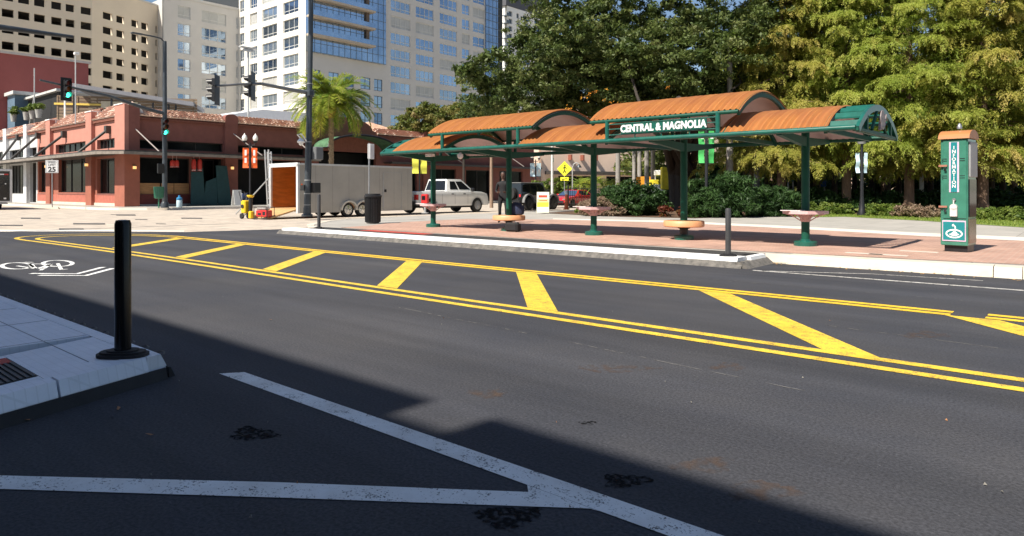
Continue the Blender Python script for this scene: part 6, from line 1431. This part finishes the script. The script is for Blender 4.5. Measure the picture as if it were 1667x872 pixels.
def make_cypress(seed,H,Rb,z0,N):
    P,U,Vv,va,lim=cypress_crown(seed,H,Rb,z0,N);fill=cloud([(.9*math.cos(q*2.4)*(1-q/30),.9*math.sin(q*2.4)*(1-q/30),z0+.6+(H-z0-1)*q/26,Rb*(.55-.38*q/26)) for q in range(26)],24000,.10,seed+50,sub=.45,flat=.7,hang=.5,asp=.3);P,U,Vv,va=cat((P,U,Vv,va),(fill[0],fill[1],fill[2],fill[3]*.6));cm=leaf_mesh('crown',P,U,Vv,va,M_cyp if seed!=21 else M_cyp2)
    mb=MB();mb.tube([(0,0,-.1),(0,0,.6),(0,0,H*.5),(0,0,H*.97)],[.42,.24,.16,.03],10)
    for i,(x,y,z,zb2) in enumerate(lim[::2]): limb(mb,(0,0,zb2),(x,y,z),.045,.010,i,.06,4)
    return cm,mb
CY=[]
for i,(s,H,Rb,z0) in enumerate(((21,15,4.8,2.7),(22,14,4.5,3.2),(23,16,5.0,2.9))):
    CY.append(make_cypress(s,H,Rb,z0,280000 if i==0 else 260000))
spots=[(1272,37,0,'feathery cypress with drooping yellow-green sprays just right of the oak'),(1378,36,1,'feathery cypress behind the slim park lamp'),(1480,34.5,2,'thick-trunked cypress between the park lamp and the information kiosk'),(1600,33,0,'bronze-tipped cypress right behind the information kiosk'),(1720,34,1,'bronze-tipped cypress at the right edge of the park'),
 (1330,47,2,'second-row cypress seen over the right end of the shelter'),(1440,46,0,'second-row cypress deeper in the park behind the lawn'),(1560,45,1,'second-row cypress deeper in the park left of the kiosk'),(1680,46,2,'second-row cypress deepest at the right edge'),(1225,48,1,'cypress glimpsed behind the oak crown')]
proto={}
for i,(px,Y,k,lb) in enumerate(spots):
    t,n,_=DP(px,310,Y);rot=i*1.37
    if k not in proto:
        o=thing('cypress_tree',lb,'tree',t,n,Z,rot=rot,group='cypress trees in the park');place_mesh('crown',CY[k][0],o);CY[k][1].build('trunk',M_barkc,o,smooth=True);proto[k]=o
    else: dup(proto[k],t,n,Z,rot,lb)
# slim palm trunks in the park behind the shelter (crowns above are hidden by the oak)
def palm_crown_mesh(seed,L,nf=34,leaf=.30,up=(-.5,1.25),m=M_palm,N=34):
    rng=np.random.default_rng(seed);Ps=[];Us=[];Vs=[];va=[];mb=MB()
    for k in range(nf):
        a=k*2.399+rng.random()*.3;e=up[0]+(up[1]-up[0])*rng.random();l=L*(.8+.35*rng.random());c,s=math.cos(a),math.sin(a);pts=[]
        x=z=0;ang=e;st=l/12
        for j in range(13): pts.append((x*c,x*s,z));x+=st*math.cos(ang);z+=st*math.sin(ang);ang-=.085+.010*j
        mb.tube(pts,[.03-.0018*j for j in range(13)],4);cv=rng.random()*(.6 if e>0 else 1)
        for j in range(1,N):
            f=j/N*11.9;i=int(f);g=f-i;p=Vector(pts[i]).lerp(Vector(pts[i+1]),g);d=(Vector(pts[i+1])-Vector(pts[i])).normalized()
            for sg in (-1,1):
                sd=Vector((-s,c,0))*sg;ax=(sd*.75+d*.65+Vector((0,0,.25-.5*rng.random()))).normalized();ll=leaf*math.sin(math.pi*(.12+.85*j/N))**.6*(.8+.4*rng.random())
                Ps.append(p+ax*ll*.9);Us.append(ax*ll);Vs.append(ax.cross(Vector((0,0,1))+d*.3).normalized()*.034*(ll/.3)**.5);va.append(min(1,max(0,cv*.7+.3*rng.random())))
    return leaf_mesh('fronds',np.array(Ps),np.array(Us),np.array(Vs),np.array(va),m),mb
# date palm by the trailer
tp=-46.6;np_=FT(tp,539,300)[0];dp=thing('palm_tree','date palm with a full yellow-green crown behind the grey trailer','palm',tp,np_,Z)
zc_=FT(tp,539,168)[1]-Z
cm,cmb=palm_crown_mesh(31,3.9,115,.42,(-.35,1.45),N=56);co_=place_mesh('crown',cm,dp);co_.location=(0,0,zc_);cmb.v=[(p[0],p[1],p[2]+zc_) for p in cmb.v];cmb.build('frond_stems',mat('frond_stem',(.30,.28,.06),.6),dp,smooth=True)
mb=MB();pts=[(0,0,0),(.02,0,2.5),(0,.03,5),(0,0,zc_-1.0)];mb.tube(pts,[.26,.2,.19,.21],12)
for k in range(60):
    z=.3+k*(zc_-1.3)/60;a=k*2.4;mb.box(-.0,.07,-.08,.08,0,.14,0,Matrix.Translation((.17*math.cos(a),.17*math.sin(a),z))@Matrix.Rotation(a,4,'Z')@Matrix.Rotation(-.35,4,'Y'))
mb.build('trunk',mat('palm_trunk',(.26,.19,.12),.9,var=.35,vs=8,bump=.6,bs=20),dp)
mb=MB();mb.lathe([(.20,zc_-1.2),(.34,zc_-.9),(.42,zc_-.4),(.30,zc_+.1),(.1,zc_+.4)],n=14);mb.build('boot_cluster',mat('orange_fruit_stalks',(.42,.22,.05),.8,var=.5,vs=14),dp,smooth=True)
# young bushy trees seen left of the oak, above the red building
def bush_tree(name,label,cat_,px,py,Y,r_,blobs,N,size,m,seed,z=Z,trunk=True,sub=.35,group=None,hang=0):
    t,n,_=DP(px,310,Y);o=thing(name,label,cat_,t,n,z,group=group);B=[(*loc(a,b,Y+dy,(t,n,z)),rr_) for a,b,dy,rr_ in blobs]
    place_mesh('foliage' if not trunk else 'crown',leaf_mesh('foliage',*cloud(B,N,size,seed,sub=sub,hang=hang),m),o)
    if trunk:
        mb=MB();top=B[0];mb.tube([(0,0,-.05),(0,0,.8),(top[0]*.5,top[1]*.5,top[2]*.6),top[:3]],[.2,.15,.11,.05],8)
        for i,b in enumerate(B[1:]): limb(mb,(top[0]*.5,top[1]*.5,top[2]*.6),b[:3],.07,.02,i)
        mb.build('trunk',M_bark,o,smooth=True)
    return o
M_mid=leafmat('bright_tree_leaves',[(.07,.10,.018),(.13,.16,.03),(.24,.22,.06),(.30,.20,.10)],.35)
bush_tree('street_tree','light green leafy tree rising behind the tiled roof left of the oak','tree',690,195,72,2,[(690,200,0,2.2),(665,203,0,1.6),(650,215,0,1.3),(700,185,0,1.6),(672,185,0,1.0),(715,205,0,1.8)],16000,.16,M_mid,41,sub=.45)
bush_tree('street_tree','pinkish green leafy tree rising behind the orange roof, beside the oak','tree',755,200,68,2,[(755,195,0,2.0),(735,190,0,1.6),(780,195,0,1.8),(745,180,0,1.2),(800,200,0,2.2)],16000,.16,M_mid,42,sub=.45)
bush_tree('garden_bush','bright green bush behind the black off-road car','bush',895,310,60,2,[(880,305,0,.9),(900,302,0,1.0),(915,308,0,.8),(870,312,0,.6),(890,322,0,.9),(908,322,0,.9)],7000,.11,M_shl,43,sub=.3)
# royal palms: trunks behind the shelter
mb=MB();mb.tube([(0,0,0),(0,0,1),(0,0,4),(0,0,9)],[.22,.19,.17,.12],10)
cm,cmb=palm_crown_mesh(33,2.6,18,.35,(-.3,1.2),N=24);rp0=None
for i,(px,Y,lb) in enumerate(((1006,50,'slim grey palm trunk, first from the left behind the shelter'),(1033,52,'slim grey palm trunk, second from the left behind the shelter'),(1041,56,'slim grey palm trunk, third from the left, farther back'),(1053,50,'slim grey palm trunk, fourth from the left behind the shelter'),(1063,54,'slim grey palm trunk, closest to the oak'),(1188,36.5,'grey palm trunk right of the oak, rising from the shrubs'),(1232,44,'thin pale trunk between the shrubs right of the green banners'))):
    t,n,_=DP(px,310,Y)
    if rp0 is None:
        rp0=thing('royal_palm',lb,'palm',t,n,Z,group='slim palms in the park');mb.build('trunk',mat('grey_palm_bark',(.28,.26,.24),.85,var=.25,vs=3),rp0,smooth=True);c2_=place_mesh('crown',cm,rp0);c2_.location=(0,0,9)
    else: dup(rp0,t,n,Z,i,lb)
# areca palms and small fan palms
cmA,_=palm_crown_mesh(35,1.3,16,.22,(.2,1.4),N=18)
ar0=None
for i,(px,py,Y,lb) in enumerate(((944,294,58,'small bright feather palm left of the shelter post'),(982,296,47,'taller bright feather palm by the black fence'),(992,322,42,'low bright feather palm in front of the fence'),(1000,300,48,'feather palm beside the first palm trunk'),(966,296,52,'small feather palm farther back beside the black fence'))):
    t,n,z=DP(px,py,Y)
    if ar0 is None:
        ar0=thing('feather_palm',lb,'palm',t,n,z-.4,group='feather palms by the fence');place_mesh('fronds',cmA,ar0);mb=MB()
        for k in range(5): a=k*1.3;mb.tube([(.15*math.cos(a),.15*math.sin(a),-(z-.4-Z)),(.03*math.cos(a),.03*math.sin(a),.1)],.035,6)
        mb.build('stems',mat('pale_stem',(.42,.38,.25),.7),ar0)
    else: dup(ar0,t,n,z-.4,i,lb)
# shrubs
def shrub(label,px,py_base,blobs,N,size,m,seed,name='shrub',asp=.5,sub=.22,hang=0):
    t,n=G(px,py_base,Z);Y=n*c0-t*s0;o=thing(name,label,'shrub',t,n,Z);B=[(*loc(a,b,Y+dy,(t,n,Z)),rr_) for a,b,dy,rr_ in blobs]
    P=cloud(B,N,size,seed,sub=sub,asp=asp,hang=hang);keep=P[0][:,2]>-.02;P=[q[keep] for q in P]
    place_mesh('foliage',leaf_mesh('foliage',*P,m),o)
    mb=MB()
    for i,b in enumerate(B[:8]): limb(mb,(b[0]*.4,b[1]*.4,-.05),b[:3],.035,.01,i,.08,4)
    mb.build('stems',M_bark,o);return o
shrub('dense dark shrub between the left shelter seats and the oak trunk',1030,350,[(1000,322,.5,.8),(1020,318,0,.9),(1045,322,-.2,.9),(1065,328,0,.7),(1010,335,-.6,.7),(1040,338,-.8,.7),(1068,342,-.5,.5)],22000,.07,M_shr,51)
shrub('pinkish dry flowering shrub in front of the dark shrub',985,351,[(955,337,0,.45),(975,333,0,.5),(995,338,0,.5),(1010,342,-.3,.4),(965,345,-.3,.35),(985,346,-.4,.4)],9000,.05,M_dry,52,sub=.16)
shrub('low yellow-green shrub at the left end of the planting bed',945,349,[(945,344,0,.28),(955,343,0,.3)],2500,.06,M_shl,53,sub=.15)
shrub('broad dark fern-like shrub right of the oak trunk',1170,353,[(1150,315,.5,.9),(1180,308,.4,1.0),(1205,312,.3,.9),(1140,335,-.2,.7),(1170,332,-.3,.8),(1205,335,-.4,.7),(1130,350,-.6,.3)],26000,.12,M_shr,54,asp=.22,hang=.35)
shrub('spiky green shrub behind the third pink seat',1255,352,[(1245,325,.3,.75),(1268,322,.5,.7),(1235,340,-.1,.5),(1262,342,-.1,.55),(1285,330,.8,.6)],18000,.13,M_shr,55,asp=.18,hang=.2)
shrub('red-leaved low plant at the foot of the oak',1100,352,[(1085,345,-.6,.3),(1115,346,-.7,.35),(1130,344,-.6,.3)],2600,.07,leafmat('red_green_leaves',[(.10,.02,.015),(.18,.05,.02),(.08,.12,.02)],.3),56)
rr=random.Random(12)
lowdesc=['bright green ground plant','light green leafy clump','yellowish leafy clump','mixed pink and green clump']
sp_=[(1310,'low leafy clump behind the third pink seat'),(1335,'low leafy clump right of the third post of the shelter end'),(1362,'low leafy clump left of the slim park lamp'),(1425,'low leafy clump right of the slim park lamp'),(1450,'low leafy clump along the lawn, second right of the lamp'),(1478,'low leafy clump at the foot of the thick cypress'),(1507,'low leafy clump just left of the kiosk'),(1592,'low leafy clump just right of the kiosk'),(1622,'low leafy clump second right of the kiosk'),(1655,'low leafy clump at the right edge of the picture')]
for i,(px,lb) in enumerate(sp_):
    mm=M_dry if i in (5,6) else M_shl
    yb=352-.0+ (max(0,px-1344)*.035);t,n=G(px,yb-3,Z);Y=n*c0-t*s0
    shrub(lb,px,yb-3,[(px-12,yb-11,.3,.38),(px+2,yb-13,.4,.42),(px+14,yb-11,.3,.36),(px,yb-8,-.2,.3)],4200,.07,mm,60+i,sub=.14)
for i,(px,lb) in enumerate(((1320,'dark rounded shrub in the park behind the lamp, left'),(1410,'dark rounded shrub behind the slim lamp'),(1520,'dark rounded shrub left behind the kiosk'),(1610,'dark rounded shrub right behind the kiosk'),(1665,'dark rounded shrub at the right edge'))):
    shrub(lb,px,346,[(px-30,334,1,.9),(px,330,1.5,1.0),(px+30,334,1,.9),(px+10,340,0,.6),(px-15,341,0,.6)],15000,.10,M_shr,80+i,sub=.3)
# far wood closing the park
rng=np.random.default_rng(77);Bf=[]
for i in range(110):
    px=1015+i*7.9;Y=rng.uniform(58,82);zz=rng.uniform(1.0,13);t,n,_=DP(px,310,Y)
    if px<1090 and zz>5: zz=rng.uniform(4,9)
    Bf.append((t,n,zz,rng.uniform(1.4,2.8)))
fw=place_mesh('distant_woods',leaf_mesh('distant_woods',*cloud(Bf,60000,.26,78,sub=.9),M_far));tag(fw,'mass of mixed green foliage closing the back of the park','woods',kind='stuff')
Bf=[]
for i in range(90):
    px=1080+i*7.5;Y=rng.uniform(50,58);t,n,_=DP(px,310,Y);Bf.append((t,n,rng.uniform(.3,3.0),rng.uniform(.8,1.4)))
fw=place_mesh('undergrowth',leaf_mesh('undergrowth',*cloud(Bf,52000,.17,79,sub=.5),M_shr));tag(fw,'dark undergrowth between the park trunks','undergrowth',kind='stuff')
# background trunks in the park
tb=None;rr=random.Random(9)
for i,px in enumerate([1212,1248,1262,1290,1303,1322,1345,1358,1392,1420,1445,1462,1500,1515,1590,1615,1632,1650]):
    Y=rr.uniform(44,56);t,n,_=DP(px,310,Y)
    lb='thin bare trunk in the shade of the park, %s from the left behind the lawn'%(['first','second','third','fourth','fifth','sixth','seventh','eighth','ninth','tenth','eleventh','twelfth','thirteenth','fourteenth','fifteenth','sixteenth','seventeenth','eighteenth'][i])
    if tb is None:
        mb=MB();mb.tube([(0,0,-.1),(.05,0,2),(0,.1,5),(.15,0,9)],[.26,.17,.14,.08],8)
        mb.tube([(0,.05,3.5),(.6,.3,4.6),(1.3,.4,6)],[.07,.05,.02],6);mb.tube([(0,.05,4.2),(-.6,-.3,5.4),(-1.2,-.4,7)],[.07,.05,.02],6)
        tb=thing('park_tree',lb,'tree',t,n,Z,group='bare trunks in the park');mb.build('trunk',mat('dark_bark',(.055,.04,.03),.9,var=.4),tb,smooth=True)
        place_mesh('crown',leaf_mesh('crown',*cloud([(0,0,8,2.2),(1.3,.4,6.6,1.2),(-1.2,-.4,7.4,1.2)],3500,.16,95,sub=.5),M_far),tb)
    else: dup(tb,t,n,Z,i*1.1,lb)
# grass blades
def blades(poly_px,N,h,seed):
    rng=np.random.default_rng(seed);P=[]
    from mathutils.geometry import intersect_point_tri_2d
    V2=[Vector(p) for p in poly_px];xs=[p[0] for p in V2];ys=[p[1] for p in V2]
    def inside(x,y):
        c=False;j=len(V2)-1
        for i in range(len(V2)):
            if ((V2[i][1]>y)!=(V2[j][1]>y)) and x<(V2[j][0]-V2[i][0])*(y-V2[i][1])/(V2[j][1]-V2[i][1])+V2[i][0]: c=not c
            j=i
        return c
    while len(P)<N:
        x=rng.uniform(min(xs),min(max(xs),12));y=rng.uniform(min(ys),max(ys))
        if inside(x,y): P.append((x,y,Z+h*.5))
    P=np.array(P);ax=unit(rng,N)*.5+np.array([0,0,1.]);ax/=np.linalg.norm(ax,axis=1,keepdims=True);v=np.cross(unit(rng,N),ax);v/=np.linalg.norm(v,axis=1,keepdims=True)
    return leaf_mesh('grass',P,ax*h*.6,v*.012,rng.random(N),M_grass)
gob=place_mesh('grass',blades(grass,22000,.07,3));tag(gob,'short sunlit grass of the park lawn strip','grass',kind='stuff')
# park odds and ends glimpsed behind the shelter
fe=thing('park_fence','black iron picket fence behind the shrubs and palms','fence',*DP(960,310,50)[:2],Z)
a=DP(925,310,50);b=DP(1085,310,50);La=math.hypot(b[0]-a[0],b[1]-a[1]);mb=MB();N_=int(La/.16)
for k in range(N_+1):
    f=k/N_;t=a[0]+(b[0]-a[0])*f;n=a[1]+(b[1]-a[1])*f;q=.012 if k%12 else .04;mb.box(t-q,t+q,n-q,n+q,Z,1.6 if k%12 else 1.75)
mb.build('pickets',M_black,fe,grid=True);mb=MB()
for zz in (.35,1.45): mb.tube([(a[0],a[1],zz),(b[0],b[1],zz)],.02,4)
mb.build('rails',M_black,fe,grid=True)
def small_box_thing(name,label,cat_,px,py,Y,w_,h_,m_,d_=.6,part='body',rot=R(40),legs=True):
    t,n,z=DP(px,py,Y);o=thing(name,label,cat_,t,n,Z,rot=rot);z-=Z;mb=MB();mb.bbox(-w_/2,w_/2,-d_/2,d_/2,z-h_/2,z+h_/2,.04);mb.build(part,m_,o)
    if legs:
        mb=MB()
        for s in (-1,1): mb.tube([(s*w_*.35,0,0),(s*w_*.35,0,z-h_/2+.02)],.05,6)
        mb.build('legs',M_grey,o)
    return o
small_box_thing('yellow_canopy','yellow play canopy glimpsed left of the oak trunk','canopy',1087,290,46,.9,1.5,mat('play_yellow',(.80,.65,.04),.5,var=.2),.5)
small_box_thing('yellow_vehicle','low yellow and pale vehicle glimpsed between palm trunks','vehicle',1072,300,52,1.6,.7,mat('play_yellow',(.80,.65,.04)),1.2)
small_box_thing('white_panel_box','pale box standing before the yellow vehicle','box',1071,307,50,.9,.6,mat('pale_box',(.55,.62,.65),.5),.5)
small_box_thing('orange_barrier','orange barrier glimpsed between the palm trunks','barrier',1047,298,52,1.1,1.0,mat('barrier_orange',(.75,.30,.03),.5,var=.2),.4)
small_box_thing('white_notice','white notice board behind the palm trunks','sign',1034,295,54,.4,1.1,M_white,.08)
small_box_thing('white_notice','white framed notice with a dark middle right of the palm trunks','sign',1072,281,52,.7,.4,M_white,.08)
small_box_thing('blue_tarp','bright blue play panel glimpsed right of the last shelter post','panel',1336,292,48,.75,1.0,mat('bright_blue',(.01,.13,.55),.5,var=.1),.1)
small_box_thing('green_plate','small green street plate in the park shade','sign',1287,294,44,.45,.14,M_teal,.05)
small_box_thing('pink_pennant','narrow pink pennant in the park shade','pennant',1235,294,44,.12,.5,mat('pink_cloth',(.6,.12,.3),.6),.05)
small_box_thing('tall_panel','pale tall panel glimpsed left of the kiosk between the trees','panel',1500,295,46,.3,2.0,mat('pale_panel',(.5,.5,.48),.6,var=.3,vs=6),.1)
# electric meter like white cards hanging on the oak
o=thing('white_sign_card','white card sign fixed to the oak trunk above head height','sign',*DP(1101,231,YO-1.2)[:2],DP(1101,231,YO-1.2)[2],rot=R(40))
mb=MB();mb.bbox(-.09,.09,-.01,.01,-.2,.2,.003);mb.bbox(-.09,.09,-.01,.01,-.55,-.3,.003);mb.build('card',M_white,o)
# potted plants on the terrace
pm=None
for i,(px,py) in enumerate(((22,186),(43,183),(53,181),(63,179))):
    t,z=FN(20.4,px,py);lb='%s terrace pot with a leafy green plant above the tiled roof'%(['leftmost','second from left','second from right','rightmost'][i])
    o=thing('potted_plant',lb,'plant',t,20.4,z-.75);mb=MB();mb.lathe([(.22,0),(.32,.75),(.34,.8)],n=12);mb.build('pot',mat('grey_pot',(.35,.35,.33),.8),o,smooth=True)
    place_mesh('foliage',leaf_mesh('foliage',*cloud([(0,0,1.0,.4),(.3,0,1.25,.3)],500,.12,100+i,sub=.2),M_shl),o)
o=thing('roof_antenna','thin pale guyed antenna mast on the terrace','antenna',*[FN(20.6,56,180)[0],20.6],6.6)
mb=MB();z_=FN(20.6,57,150)[1];mb.tube([(0,0,0),(0,0,z_-6.6+2.4)],.05,6);mb.tube([(.05,0,z_-6.6),(-2.3,0,.1)],.04,6);mb.build('mast',mat('pale_pole',(.45,.46,.46)),o)
